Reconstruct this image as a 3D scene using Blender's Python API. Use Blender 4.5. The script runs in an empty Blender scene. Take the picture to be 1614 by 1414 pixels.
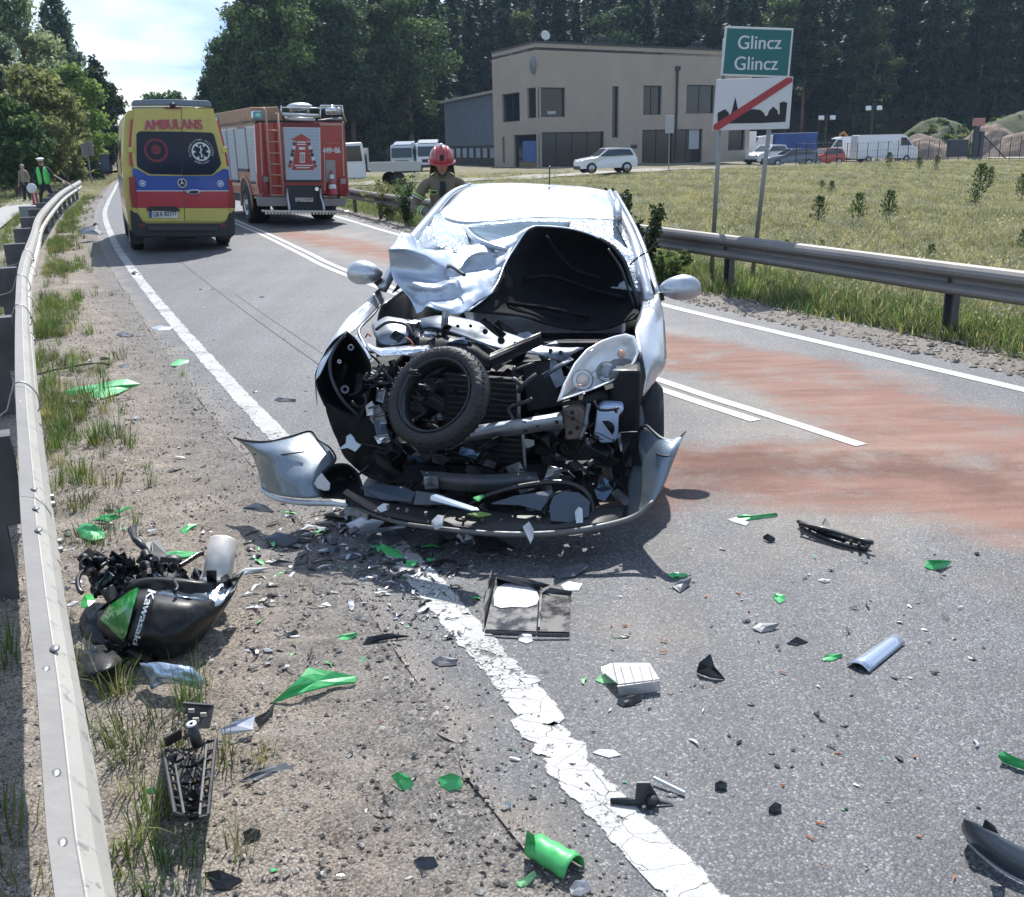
import bpy,bmesh,math,random
import numpy as np
from mathutils import Vector,Matrix,noise
from math import sin,cos,pi,radians as R_
rnd=random.Random(7)
sc=bpy.context.scene
COL=sc.collection
HCAM=1.88
FPX=1550.0
CX,CY,Y0,ROLL=807.0,707.0,225.0,0.023
_p=math.atan((CY-Y0)*math.cos(ROLL)/FPX)
_c,_s=math.cos(ROLL),math.sin(ROLL)
_f=Vector((0,math.cos(_p),-math.sin(_p)))
_u0=Vector((0,math.sin(_p),math.cos(_p)))
_r0=Vector((1,0,0))
_r=_r0*_c-_u0*_s
_u=_r0*_s+_u0*_c
cam_d=bpy.data.cameras.new("camera")
cam_d.sensor_fit='HORIZONTAL'
cam_d.sensor_width=36
cam_d.lens=FPX/1614*36
cam_d.clip_start=0.05
cam_d.clip_end=3000
cam=bpy.data.objects.new("camera",cam_d)
cam.matrix_world=Matrix(((_r.x,_u.x,-_f.x,0),(_r.y,_u.y,-_f.y,0),(_r.z,_u.z,-_f.z,HCAM),(0,0,0,1)))
COL.objects.link(cam)
sc.camera=cam
CAM=Vector((0,0,HCAM))
def ray(x,y):
 return _r*((x-CX)/FPX)+_u*(-(y-CY)/FPX)+_f
def G(x,y,z=0.0):
 "photo pixel -> point on the level z"
 d=ray(x,y)
 return CAM+d*((z-HCAM)/d.z)
def P(x,y,Y):
 "photo pixel -> point at distance Y"
 d=ray(x,y)
 return CAM+d*(Y/d.y)
SUN_EL,SUN_AZ=51.0,5.0
w=bpy.data.worlds.new("World")
sc.world=w
w.use_nodes=True
nt=w.node_tree
nt.nodes.clear()
o_=nt.nodes.new("ShaderNodeOutputWorld")
bg=nt.nodes.new("ShaderNodeBackground")
sky=nt.nodes.new("ShaderNodeTexSky")
sky.sky_type='NISHITA'
sky.sun_disc=False
sky.sun_elevation=R_(SUN_EL)
sky.sun_rotation=R_(SUN_AZ)
sky.air_density=1.0
sky.dust_density=0.6
sky.ozone_density=2.0
bg.inputs["Strength"].default_value=0.114
tc=nt.nodes.new("ShaderNodeTexCoord")
mp=nt.nodes.new("ShaderNodeMapping")
mp.inputs["Scale"].default_value=(1,1,2.6)
mp.inputs["Location"].default_value=(0.35,0.1,0.2)
nz=nt.nodes.new("ShaderNodeTexNoise")
nz.inputs["Scale"].default_value=3.2
nz.inputs["Detail"].default_value=9
nz.inputs["Roughness"].default_value=0.56
nz.inputs["Distortion"].default_value=0.25
cr=nt.nodes.new("ShaderNodeValToRGB")
cr.color_ramp.elements[0].position=0.45
cr.color_ramp.elements[0].color=(0,0,0,1)
cr.color_ramp.elements[1].position=0.58
cr.color_ramp.elements[1].color=(1,1,1,1)
nz2=nt.nodes.new("ShaderNodeTexNoise")
nz2.inputs["Scale"].default_value=6.5
nz2.inputs["Detail"].default_value=6
cr2=nt.nodes.new("ShaderNodeValToRGB")
cr2.color_ramp.elements[0].position=0.35
cr2.color_ramp.elements[0].color=(2.3,4.1,7.6,1)
cr2.color_ramp.elements[1].position=0.62
cr2.color_ramp.elements[1].color=(6.6,7.4,8.5,1)
mx=nt.nodes.new("ShaderNodeMix")
mx.data_type='RGBA'
L_=nt.links.new
L_(tc.outputs["Generated"],mp.inputs["Vector"])
L_(mp.outputs["Vector"],nz.inputs["Vector"])
L_(mp.outputs["Vector"],nz2.inputs["Vector"])
L_(nz.outputs["Fac"],cr.inputs["Fac"])
L_(nz2.outputs["Fac"],cr2.inputs["Fac"])
L_(cr.outputs["Color"],mx.inputs["Factor"])
L_(sky.outputs["Color"],mx.inputs["A"])
L_(cr2.outputs["Color"],mx.inputs["B"])
L_(mx.outputs["Result"],bg.inputs["Color"])
L_(bg.outputs[0],o_.inputs["Surface"])
sd=bpy.data.lights.new("sun",'SUN')
sd.energy=4.6
sd.angle=R_(0.55)
sd.color=(1.0,0.965,0.92)
sun=bpy.data.objects.new("sun",sd)
_az=R_(SUN_AZ)
_sdv=Vector((sin(_az)*cos(R_(SUN_EL)),cos(_az)*cos(R_(SUN_EL)),sin(R_(SUN_EL))))
sun.rotation_euler=_sdv.to_track_quat('Z','Y').to_euler()
sun.location=(0,0,30)
COL.objects.link(sun)
sc.view_settings.view_transform='Standard'
sc.view_settings.look='None'
sc.view_settings.exposure=0.58
sc.view_settings.gamma=1
sc.view_settings.use_curve_mapping=False
sc.render.engine='CYCLES'
sc.cycles.use_denoising=True
sc.cycles.max_bounces=6
sc.cycles.diffuse_bounces=2
sc.cycles.glossy_bounces=3
sc.cycles.transmission_bounces=4
sc.cycles.transparent_max_bounces=12
sc.cycles.caustics_reflective=False
sc.cycles.caustics_refractive=False
MATS={}
def _set(n,k,v):
 if k in n.inputs:
  n.inputs[k].default_value=v
def mat(name,col,rough=0.6,metal=0.0,coat=0.0,spec=0.5,var=0.0,vscale=8.0,bump=0.0,bscale=60.0,dirt=0.0,dirtcol=(0.16,0.13,0.10),trans=0.0,alpha=1.0,aniso=None,col2=None,emit=None,sheen=0.0,subs=0.0,rvar=0.0):
 if name in MATS:
  return MATS[name]
 m=bpy.data.materials.new(name)
 m.use_nodes=True
 nt=m.node_tree
 b=nt.nodes["Principled BSDF"]
 b.inputs["Base Color"].default_value=(*col,1)
 b.inputs["Roughness"].default_value=rough
 b.inputs["Metallic"].default_value=metal
 _set(b,"Coat Weight",coat)
 _set(b,"Coat Roughness",0.06)
 _set(b,"Specular IOR Level",spec)
 _set(b,"Transmission Weight",trans)
 _set(b,"Alpha",alpha)
 _set(b,"Subsurface Weight",subs)
 if emit:
  _set(b,"Emission Color",(*emit[0],1))
  _set(b,"Emission Strength",emit[1])
 l=nt.links.new
 if var or dirt or bump or rvar or col2:
  tc=nt.nodes.new("ShaderNodeTexCoord")
  src=tc.outputs["Object"]
  if var or col2:
   n=nt.nodes.new("ShaderNodeTexNoise")
   n.inputs["Scale"].default_value=vscale
   n.inputs["Detail"].default_value=6
   l(src,n.inputs["Vector"])
   c=nt.nodes.new("ShaderNodeValToRGB")
   c.color_ramp.elements[0].position=0.32
   c.color_ramp.elements[1].position=0.68
   ca=col
   cb=col2 if col2 else tuple(min(1,x*(1+var))for x in col)
   if not col2:
    ca=tuple(x*(1-var)for x in col)
   c.color_ramp.elements[0].color=(*ca,1)
   c.color_ramp.elements[1].color=(*cb,1)
   l(n.outputs["Fac"],c.inputs["Fac"])
   cur=c.outputs["Color"]
  else:
   cur=None
  if dirt:
   n2=nt.nodes.new("ShaderNodeTexNoise")
   n2.inputs["Scale"].default_value=vscale*0.6
   n2.inputs["Detail"].default_value=8
   n2.inputs["Roughness"].default_value=0.65
   l(src,n2.inputs["Vector"])
   r2=nt.nodes.new("ShaderNodeMapRange")
   r2.inputs["From Min"].default_value=0.45
   r2.inputs["From Max"].default_value=0.75
   r2.inputs["To Max"].default_value=dirt
   l(n2.outputs["Fac"],r2.inputs["Value"])
   mm=nt.nodes.new("ShaderNodeMix")
   mm.data_type='RGBA'
   l(r2.outputs["Result"],mm.inputs["Factor"])
   if cur:
    l(cur,mm.inputs["A"])
   else:
    mm.inputs["A"].default_value=(*col,1)
   mm.inputs["B"].default_value=(*dirtcol,1)
   cur=mm.outputs["Result"]
   mr=nt.nodes.new("ShaderNodeMapRange")
   mr.inputs["From Min"].default_value=0.4
   mr.inputs["From Max"].default_value=0.75
   mr.inputs["To Min"].default_value=rough
   mr.inputs["To Max"].default_value=min(1,rough+0.45)
   l(n2.outputs["Fac"],mr.inputs["Value"])
   l(mr.outputs["Result"],b.inputs["Roughness"])
  if cur:
   l(cur,b.inputs["Base Color"])
  if bump:
   n3=nt.nodes.new("ShaderNodeTexNoise")
   n3.inputs["Scale"].default_value=bscale
   n3.inputs["Detail"].default_value=5
   l(src,n3.inputs["Vector"])
   bp=nt.nodes.new("ShaderNodeBump")
   bp.inputs["Strength"].default_value=bump
   bp.inputs["Distance"].default_value=0.02
   l(n3.outputs["Fac"],bp.inputs["Height"])
   l(bp.outputs["Normal"],b.inputs["Normal"])
 MATS[name]=m
 return m
class MB:
 def __init__(s):
  s.v=[]
  s.f=[]
  s.mi=[]
 def add(s,vs,fs,mi=0):
  k=len(s.v)
  s.v+=[Vector(a)for a in vs]
  s.f+=[tuple(i+k for i in f)for f in fs]
  s.mi+=[mi]*len(fs)
  return s
 def box(s,c,d,rot=None,mi=0):
  x,y,z=(a/2 for a in d)
  vs=[Vector(a)for a in((-x,-y,-z),(x,-y,-z),(x,y,-z),(-x,y,-z),(-x,-y,z),(x,-y,z),(x,y,z),(-x,y,z))]
  if rot is not None:
   m=rot if isinstance(rot,Matrix)else Matrix.Rotation(rot[2],3,'Z')@Matrix.Rotation(rot[1],3,'Y')@Matrix.Rotation(rot[0],3,'X')
   vs=[m@a for a in vs]
  c=Vector(c)
  return s.add([a+c for a in vs],[(3,2,1,0),(4,5,6,7),(0,1,5,4),(1,2,6,5),(2,3,7,6),(3,0,4,7)],mi)
 def bbox(s,x0,x1,y0,y1,z0,z1,mi=0):
  return s.box(((x0+x1)/2,(y0+y1)/2,(z0+z1)/2),(abs(x1-x0),abs(y1-y0),abs(z1-z0)),None,mi)
 def tube(s,pts,r,n=8,caps=True,mi=0):
  pts=[Vector(p)for p in pts]
  rs=r if isinstance(r,(list,tuple))else[r]*len(pts)
  t0=(pts[1]-pts[0]).normalized()
  up=Vector((0,0,1))if abs(t0.z)<0.9 else Vector((1,0,0))
  a=t0.cross(up).normalized()
  rings=[]
  for i,p in enumerate(pts):
   if i==0:
    t=pts[1]-pts[0]
   elif i==len(pts)-1:
    t=pts[-1]-pts[-2]
   else:
    t=(pts[i+1]-pts[i]).normalized()+(pts[i]-pts[i-1]).normalized()
   t.normalize()
   a=(a-t*a.dot(t)).normalized()
   b=t.cross(a)
   rings.append([p+(a*cos(2*pi*k/n)+b*sin(2*pi*k/n))*rs[i]for k in range(n)])
  vs=[q for g in rings for q in g]
  fs=[]
  for i in range(len(pts)-1):
   for k in range(n):
    fs.append((i*n+k,i*n+(k+1)%n,(i+1)*n+(k+1)%n,(i+1)*n+k))
  if caps:
   fs.append(tuple(reversed(range(n))))
   fs.append(tuple(range((len(pts)-1)*n,len(pts)*n)))
  return s.add(vs,fs,mi)
 def cyl(s,p0,p1,r0,r1=None,n=16,mi=0):
  return s.tube([p0,p1],[r0,r0 if r1 is None else r1],n,True,mi)
 def lathe(s,prof,c,axis=(0,0,1),n=24,mi=0,close=False):
  "prof: (radius, height along axis)"
  ax=Vector(axis).normalized()
  a=ax.orthogonal().normalized()
  b=ax.cross(a)
  c=Vector(c)
  vs=[]
  for(r,h)in prof:
   for k in range(n):
    t=2*pi*k/n
    vs.append(c+ax*h+(a*cos(t)+b*sin(t))*r)
  m=len(prof)
  fs=[]
  for i in range(m if close else m-1):
   j=(i+1)%m
   for k in range(n):
    fs.append((i*n+k,i*n+(k+1)%n,j*n+(k+1)%n,j*n+k))
  return s.add(vs,fs,mi)
 def ell(s,c,r,n=12,m=8,rot=None,mi=0):
  vs=[]
  for i in range(m+1):
   t=pi*i/m
   for k in range(n):
    q=2*pi*k/n
    v=Vector((r[0]*sin(t)*cos(q),r[1]*sin(t)*sin(q),r[2]*cos(t)))
    if rot is not None:
     v=rot@v
    vs.append(v+Vector(c))
  fs=[]
  for i in range(m):
   for k in range(n):
    fs.append((i*n+k,(i+1)*n+k,(i+1)*n+(k+1)%n,i*n+(k+1)%n))
  return s.add(vs,fs,mi)
 def poly(s,pts,off,mi=0):
  "extrude a closed loop of 3D points by the vector off"
  n=len(pts)
  off=Vector(off)
  vs=[Vector(p)for p in pts]+[Vector(p)+off for p in pts]
  fs=[tuple(range(n)),tuple(reversed(range(n,2*n)))]
  for i in range(n):
   fs.append((i,i+n,(i+1)%n+n,(i+1)%n))
  return s.add(vs,fs,mi)
 def prism(s,prof,p0,p1,u,v,mi=0,closed=True,caps=True):
  "sweep a 2D profile (a,b)->a*u+b*v from p0 to p1"
  u,v,p0,p1=Vector(u),Vector(v),Vector(p0),Vector(p1)
  n=len(prof)
  vs=[p0+u*a+v*b for a,b in prof]+[p1+u*a+v*b for a,b in prof]
  fs=[(i,(i+1)%n,(i+1)%n+n,i+n)for i in range(n if closed else n-1)]
  if caps and closed:
   fs+=[tuple(reversed(range(n))),tuple(range(n,2*n))]
  return s.add(vs,fs,mi)
 def grid(s,rows,mi=0,flip=False):
  h,wd=len(rows),len(rows[0])
  vs=[p for r in rows for p in r]
  fs=[]
  for i in range(h-1):
   for j in range(wd-1):
    q=(i*wd+j,i*wd+j+1,(i+1)*wd+j+1,(i+1)*wd+j)
    fs.append(tuple(reversed(q))if flip else q)
  return s.add(vs,fs,mi)
 def xf(s,m):
  s.v=[m@a for a in s.v]
  return s
 def data(s,name,mats,smooth=False):
  me=bpy.data.meshes.new(name)
  me.from_pydata([tuple(a)for a in s.v],[],s.f)
  for m in(mats if isinstance(mats,(list,tuple))else[mats]):
   me.materials.append(m)
  if any(s.mi):
   me.polygons.foreach_set("material_index",s.mi)
  if smooth:
   me.polygons.foreach_set("use_smooth",[True]*len(me.polygons))
  me.update()
  return me
def catmull(p,n):
 "smooth a list of Vectors, n steps per span"
 out=[]
 m=len(p)
 for i in range(m-1):
  a=p[i-1]if i>0 else p[0]*2-p[1]
  b,c=p[i],p[i+1]
  d=p[i+2]if i+2<m else p[-1]*2-p[-2]
  for k in range(n):
   t=k/n
   out.append(0.5*((2*b)+(c-a)*t+(2*a-5*b+4*c-d)*t*t+(3*b-a-3*c+d)*t*t*t))
 out.append(p[-1].copy())
 return out
def smooth_grid(rows,n=4,m=4):
 rows=[catmull([Vector(q)for q in r],n)for r in rows]
 cols=list(zip(*rows))
 cols=[catmull(list(c),m)for c in cols]
 return[list(r)for r in zip(*cols)]
def ob(name,me,parent=None,loc=None):
 o=bpy.data.objects.new(name,me)
 COL.objects.link(o)
 if parent is not None:
  o.parent=parent
 if loc is not None:
  o.location=loc
 return o
def tag(o,label=None,cat=None,group=None,kind=None):
 if label:o["label"]=label
 if cat:o["category"]=cat
 if group:o["group"]=group
 if kind:o["kind"]=kind
 return o
def bevel(o,wd,seg=2,ang=35):
 b=o.modifiers.new("bevel",'BEVEL')
 b.width=wd
 b.segments=seg
 b.limit_method='ANGLE'
 b.angle_limit=R_(ang)
 return o
def solid(o,t,off=0.0):
 b=o.modifiers.new("solid",'SOLIDIFY')
 b.thickness=t
 b.offset=off
 return o
class Thing:
 def __init__(s,name,label,cat,loc=(0,0,0),rz=0.0,group=None,kind=None):
  s.o=bpy.data.objects.new(name,None)
  s.o.empty_display_size=0.1
  COL.objects.link(s.o)
  s.M=Matrix.Translation(Vector(loc))@Matrix.Rotation(rz,4,'Z')
  s.o.matrix_world=s.M
  s.Mi=s.M.inverted()
  tag(s.o,label,cat,group,kind)
 def W(s,x,y,Y):
  "photo pixel at world distance Y, in local coordinates"
  return s.Mi@P(x,y,Y)
 def L(s,x,y,yl):
  "photo pixel met with the local plane y = yl"
  d=s.Mi.to_3x3()@ray(x,y)
  c=s.Mi@CAM
  return c+d*((yl-c.y)/d.y)
 def part(s,name,mb,mats,smooth=False,bv=0,parent=None,label=None,th=0,seg=2,stuff=False,off=0.0):
  o=ob(name,mb.data(name,mats,smooth)if isinstance(mb,MB)else mb,parent or s.o)
  if th:solid(o,th,off)
  if bv:bevel(o,bv,seg)
  if label:o["label"]=label
  if stuff:o["kind"]="stuff"
  return o
def single(name,mb,mats,label,cat,group=None,kind=None,smooth=False,bv=0,th=0,loc=None):
 "a thing that is one mesh; its origin goes to the middle of its base"
 if loc is None and mb.v:
  xs=[a.x for a in mb.v];ys=[a.y for a in mb.v];zs=[a.z for a in mb.v]
  loc=Vector(((min(xs)+max(xs))/2,(min(ys)+max(ys))/2,min(zs)))
  mb.v=[a-loc for a in mb.v]
 o=ob(name,mb.data(name,mats,smooth),None,loc)
 if th:solid(o,th)
 if bv:bevel(o,bv)
 return tag(o,label,cat,group,kind)
_txt={}
def text_mesh(body,size=1.0,bold=0.0,depth=0.0,shear=0.0,sx=1.0):
 "built-in lettering as a mesh in the XZ plane facing -Y, centred"
 c=bpy.data.curves.new("lettering",'FONT')
 c.body=body
 c.size=size
 c.align_x='CENTER'
 c.align_y='CENTER'
 c.resolution_u=4
 c.extrude=depth
 c.shear=shear
 o=bpy.data.objects.new("lettering",c)
 COL.objects.link(o)
 dg=bpy.context.evaluated_depsgraph_get()
 me=bpy.data.meshes.new_from_object(o.evaluated_get(dg))
 bpy.data.objects.remove(o)
 mb=MB()
 mb.v=[Vector((a.co.x*sx,-a.co.z,a.co.y))for a in me.vertices]
 mb.f=[tuple(p.vertices)for p in me.polygons]
 mb.mi=[0]*len(mb.f)
 bpy.data.meshes.remove(me)
 if bold:
  base=list(mb.v);bf=list(mb.f)
  for i,d in enumerate((-1,1,-.5,.5)):
   mb.add([a+Vector((d*bold*size,-(i+1)*.0015,0))for a in base],bf)
 return mb
def copy_tree(o,parent=None):
 c=o.copy()
 COL.objects.link(c)
 if parent is not None:
  c.parent=parent
 for ch in o.children:
  copy_tree(ch,c)
 return c
def curve_x(kn):
 kn=sorted(kn)
 c=catmull([Vector((y,x,0))for y,x in kn],16)
 ys=np.array([q.x for q in c]);xs=np.array([q.y for q in c])
 o=np.argsort(ys)
 return ys[o],xs[o]
KL=curve_x([(-14,8.9),(-6,4.8)]+[(G(x,y).y,G(x,y).x)for x,y in((1098,1414),(890,1170),(741,1000),(629,872))]+[(6.42,-1.58),(8.44,-2.54),(11.14,-3.8),(14.52,-5.34),(17.06,-6.47),(22.15,-8.68),(31.31,-12.44),(39.2,-15.39),(52.2,-20.07),(69.2,-26.1),(100,-36),(170,-60)])
KR=curve_x([(-14,14.2),(-6,10.3),(0,7.35),(7.24,3.9),(8.51,3.3),(11.54,1.88),(16.5,-.15),(22.46,-2.54),(26.96,-4.24),(31.3,-5.9),(39.2,-8.85),(52,-13.4),(69,-19.2),(100,-29),(170,-53)])
KC=curve_x([(-14,12.3),(-6,8.2),(0,5.2),(6.05,2.06),(7.6,1.24),(11.4,-.62),(15.92,-2.72),(18.73,-3.84),(22.9,-5.5),(26.72,-7.1),(31.3,-8.95),(39,-12.0),(52,-16.6),(69,-22.5),(100,-32),(170,-56)])
KLR=curve_x([(-8,3.9),(0,-.08),(1.32,-.76),(1.81,-1.0),(2.64,-1.42),(3.45,-1.82),(5.16,-2.65),(7.8,-3.9),(10.77,-5.27),(15,-7.1),(19.8,-9.17),(26,-11.65),(33.2,-14.43),(43.6,-18.2)])
KRR=curve_x([(-10,12.6),(0,8.3),(5,6.2),(8.5,4.7),(9.5,4.26),(12.8,2.85),(18,.5),(24,-2.15),(28,-3.8),(33,-5.6),(40,-8.2),(52,-12.4),(69,-18.2)])
def fx(K,y):return np.interp(y,K[0],K[1])
XL=lambda y:fx(KL,y)
XR=lambda y:fx(KR,y)
XC=lambda y:fx(KC,y)
def terrain(x,y):
 "height of the land (numpy arrays)"
 x=np.asarray(x,float);y=np.asarray(y,float)
 lo=XL(y)-x
 ro=x-XR(y)
 z=np.full(x.shape,-0.06)
 z=z-0.28*np.clip((lo-2.1)/2.2,0,1)
 z=z+0.9*np.clip((lo-9)/25,0,1)
 z=z+0.05*np.sin(x*.7+y*.31)*np.clip((lo-3)/3,0,1)
 m=np.clip((ro-2.0)/6,0,1)
 z=z+m*(0.10*np.sin(x*.23+1)*np.cos(y*.17)+.04*np.sin(x*1.1+y*.6))
 z=z-0.6*np.clip((y-66)/22,0,1)*np.clip((x-12)/14,0,1)
 h=np.clip((y+0.12*x-132)/60,0,1)
 h=h*h*(3-2*h)
 amp=6+9*np.clip((x-20)/70,0,1)
 z=z+h*amp*np.clip((x+40)/40,0.15,1)
 return z
def tz(x,y):return float(terrain(np.array([x]),np.array([y]))[0])
def np_mesh(name,verts,faces,mats,attrs=None,smooth=True):
 me=bpy.data.meshes.new(name)
 nv,nf=len(verts),len(faces)
 k=faces.shape[1]
 me.vertices.add(nv)
 me.vertices.foreach_set("co",np.asarray(verts,np.float32).ravel())
 me.loops.add(nf*k)
 me.loops.foreach_set("vertex_index",np.asarray(faces,np.int32).ravel())
 me.polygons.add(nf)
 me.polygons.foreach_set("loop_start",np.arange(0,nf*k,k,dtype=np.int32))
 me.polygons.foreach_set("use_smooth",np.full(nf,smooth))
 me.update(calc_edges=True)
 for m in(mats if isinstance(mats,(list,tuple))else[mats]):
  me.materials.append(m)
 for an,av in(attrs or{}).items():
  a=me.attributes.new(an,'FLOAT','POINT')
  a.data.foreach_set("value",np.asarray(av,np.float32))
 return me
def grid_faces(h,w):
 i=np.arange(h-1)[:,None]*w+np.arange(w-1)[None,:]
 return np.stack([i,i+1,i+1+w,i+w],-1).reshape(-1,4)
def sd_poly(px,py,poly):
 "signed distance, inside positive"
 poly=np.array(poly)
 a,b=poly,np.roll(poly,-1,0)
 d=np.full(px.shape,1e9)
 ins=np.zeros(px.shape,bool)
 for(x0,y0),(x1,y1)in zip(a,b):
  ex,ey=x1-x0,y1-y0
  t=np.clip(((px-x0)*ex+(py-y0)*ey)/(ex*ex+ey*ey+1e-12),0,1)
  d=np.minimum(d,np.hypot(px-x0-t*ex,py-y0-t*ey))
  c=((y0>py)!=(y1>py))&(px<(x1-x0)*(py-y0)/(y1-y0+1e-12)+x0)
  ins^=c
 return np.where(ins,d,-d)
def vnoise(x,y,s,seed=0):
 "cheap smooth value noise, 0..1"
 r=np.random.RandomState(seed).rand(128,128)
 u,v=x/s+37.3,y/s+11.7
 i,j=np.floor(u).astype(int),np.floor(v).astype(int)
 f,g=u-i,v-j
 f=f*f*(3-2*f);g=g*g*(3-2*g)
 R=lambda a,b:r[a%128,b%128]
 return(R(i,j)*(1-f)+R(i+1,j)*f)*(1-g)+(R(i,j+1)*(1-f)+R(i+1,j+1)*f)*g
def fnoise(x,y,s,o=4,seed=0):
 t=0;a=.5;n=0
 for k in range(o):
  t=t+a*vnoise(x,y,s/2**k,seed+k);n+=a;a*=.5
 return t/n
class NT:
 "small node helper"
 def __init__(s,name):
  s.m=bpy.data.materials.new(name);s.m.use_nodes=True
  s.t=s.m.node_tree;s.b=s.t.nodes["Principled BSDF"];s.out=s.t.nodes["Material Output"]
  s.l=s.t.links.new
  s.co=s.n("ShaderNodeTexCoord").outputs["Object"]
 def n(s,k,**kw):
  x=s.t.nodes.new(k)
  for a,b in kw.items():setattr(x,a,b)
  return x
 def noise(s,scale,det=4,rough=.5,vec=None,dist=0):
  x=s.n("ShaderNodeTexNoise");x.inputs["Scale"].default_value=scale;x.inputs["Detail"].default_value=det
  x.inputs["Roughness"].default_value=rough;x.inputs["Distortion"].default_value=dist
  s.l(vec or s.co,x.inputs["Vector"]);return x.outputs["Fac"]
 def vor(s,scale,feat='F1',out="Distance",vec=None,rand=1.0):
  x=s.n("ShaderNodeTexVoronoi",feature=feat);x.inputs["Scale"].default_value=scale
  x.inputs["Randomness"].default_value=rand
  s.l(vec or s.co,x.inputs["Vector"]);return x.outputs[out]
 def ramp(s,fac,*st):
  x=s.n("ShaderNodeValToRGB");e=x.color_ramp.elements
  while len(e)<len(st):e.new(0.5)
  for q,(p,c)in zip(e,st):
   q.position=p
   q.color=(c,c,c,1)if isinstance(c,(int,float))else(*c,1)
  s.l(fac,x.inputs["Fac"]);return x.outputs["Color"]
 def mix(s,f,a,b,bt='MIX'):
  x=s.n("ShaderNodeMix",data_type='RGBA',blend_type=bt)
  for k,v in(("Factor",f),("A",a),("B",b)):
   if isinstance(v,(int,float)):
    x.inputs[k].default_value=v if k=="Factor" else(v,v,v,1)
   elif isinstance(v,tuple):x.inputs[k].default_value=(*v,1)
   else:s.l(v,x.inputs[k])
  return x.outputs["Result"]
 def math(s,op,a,b=0.0,c=None):
  x=s.n("ShaderNodeMath",operation=op)
  for i,v in enumerate((a,b)if c is None else(a,b,c)):
   if isinstance(v,(int,float)):x.inputs[i].default_value=v
   else:s.l(v,x.inputs[i])
  return x.outputs[0]
 def attr(s,name):
  x=s.n("ShaderNodeAttribute",attribute_name=name);return x.outputs["Fac"]
 def maprange(s,v,a,b,c=0.,d=1.):
  x=s.n("ShaderNodeMapRange");s.l(v,x.inputs["Value"])
  for k,q in zip(("From Min","From Max","To Min","To Max"),(a,b,c,d)):x.inputs[k].default_value=q
  return x.outputs["Result"]
 def bump(s,h,st,dist,prev=None):
  x=s.n("ShaderNodeBump");x.inputs["Strength"].default_value=st;x.inputs["Distance"].default_value=dist
  s.l(h,x.inputs["Height"])
  if prev is not None:s.l(prev,x.inputs["Normal"])
  return x.outputs["Normal"]
 def col(s,v):s.l(v,s.b.inputs["Base Color"])
 def nrm(s,v):s.l(v,s.b.inputs["Normal"])
a=NT("asphalt")
cellc=a.vor(125,out="Color")
celld=a.vor(125)
sep=a.n("ShaderNodeSeparateColor");a.l(cellc,sep.inputs[0])
agg=a.ramp(sep.outputs[0],(0,(.062,.066,.074)),(.5,(.118,.123,.133)),(.85,(.155,.158,.162)),(1,(.29,.29,.285)))
gap=a.ramp(celld,(.25,1.0),(.62,.48))
c=a.mix(1.0,agg,gap,'MULTIPLY')
big=a.ramp(a.noise(.9,6,.6),(.3,.88),(.7,1.22))
c=a.mix(1.0,c,big,'MULTIPLY')
streakm=a.n("ShaderNodeMapping");streakm.inputs["Rotation"].default_value=(0,0,R_(-24));streakm.inputs["Scale"].default_value=(2.4,.10,1)
a.l(a.co,streakm.inputs["Vector"])
c=a.mix(1.0,c,a.ramp(a.noise(1.3,4,.5,streakm.outputs[0]),(.35,.90),(.65,1.14)),'MULTIPLY')
crk=a.vor(.35,'DISTANCE_TO_EDGE',vec=None)
nz=a.math('SUBTRACT',a.noise(1.6,8,.62),.5)
dst=a.math('ADD',a.attr("dust"),a.math('MULTIPLY',nz,1.6))
dm=a.maprange(dst,-.1,.7,0,.62)
c=a.mix(dm,c,a.mix(.5,c,(.40,.30,.20)))
nzp=a.math('SUBTRACT',a.noise(2.2,9,.66),.5)
streak2=a.n("ShaderNodeMapping");streak2.inputs["Scale"].default_value=(.7,3.2,1);a.l(a.co,streak2.inputs["Vector"])
pw=a.math('ADD',a.attr("powder"),a.math('MULTIPLY',nzp,.8))
pw=a.math('ADD',pw,a.math('MULTIPLY',a.math('SUBTRACT',a.noise(2.0,5,.6,streak2.outputs[0]),.5),.5))
pm=a.math('MULTIPLY',a.maprange(pw,-.10,.26,0,.93),a.ramp(a.noise(1.5,10,.75),(.36,.30),(.50,1.0)))
pcol=a.ramp(a.noise(1.4,8,.62,streak2.outputs[0],.6),(.30,(.10,.050,.040)),(.5,(.205,.108,.082)),(.70,(.29,.185,.145)))
pcol=a.mix(.4,pcol,a.ramp(a.noise(70,3,.6),(.3,(.16,.08,.055)),(.7,(.36,.21,.155))))
dmp=a.maprange(a.math('ADD',a.attr('damp'),a.math('MULTIPLY',nzp,1.1)),-.05,.25,0,.75)
pcol=a.mix(dmp,pcol,a.mix(1.0,pcol,(.52,.44,.42),'MULTIPLY'))
c=a.mix(pm,c,pcol)
a.col(c)
rgh=a.maprange(pm,0,1,.66,.95)
a.l(rgh,a.b.inputs["Roughness"])
hh=a.math('MULTIPLY',celld,-1.0)
hh=a.math('MULTIPLY',hh,a.maprange(pm,0,1,1,.25))
nn=a.bump(hh,.40,.005)
nn=a.bump(a.noise(14,5),.15,.02,nn)
a.nrm(nn)
M_ASPH=a.m
def row_ys(y0,y1,d0,k):
 ys=[y0];
 while ys[-1]<y1:
  ys.append(ys[-1]+d0*max(1,(ys[-1])*k))
 return np.array(ys)
ys=np.concatenate([np.arange(-13,1.5,.5),row_ys(1.5,165,.05,.22)])
W_=130
t=np.linspace(0,1,W_)
x0=XL(ys)-.34;x1=XR(ys)+.42
X=x0[:,None]*(1-t)+x1[:,None]*t
Y=np.repeat(ys[:,None],W_,1)
X=X+0
def pxpoly(pts):
 return[tuple(G(x,y)[:2])for x,y in pts]
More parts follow.
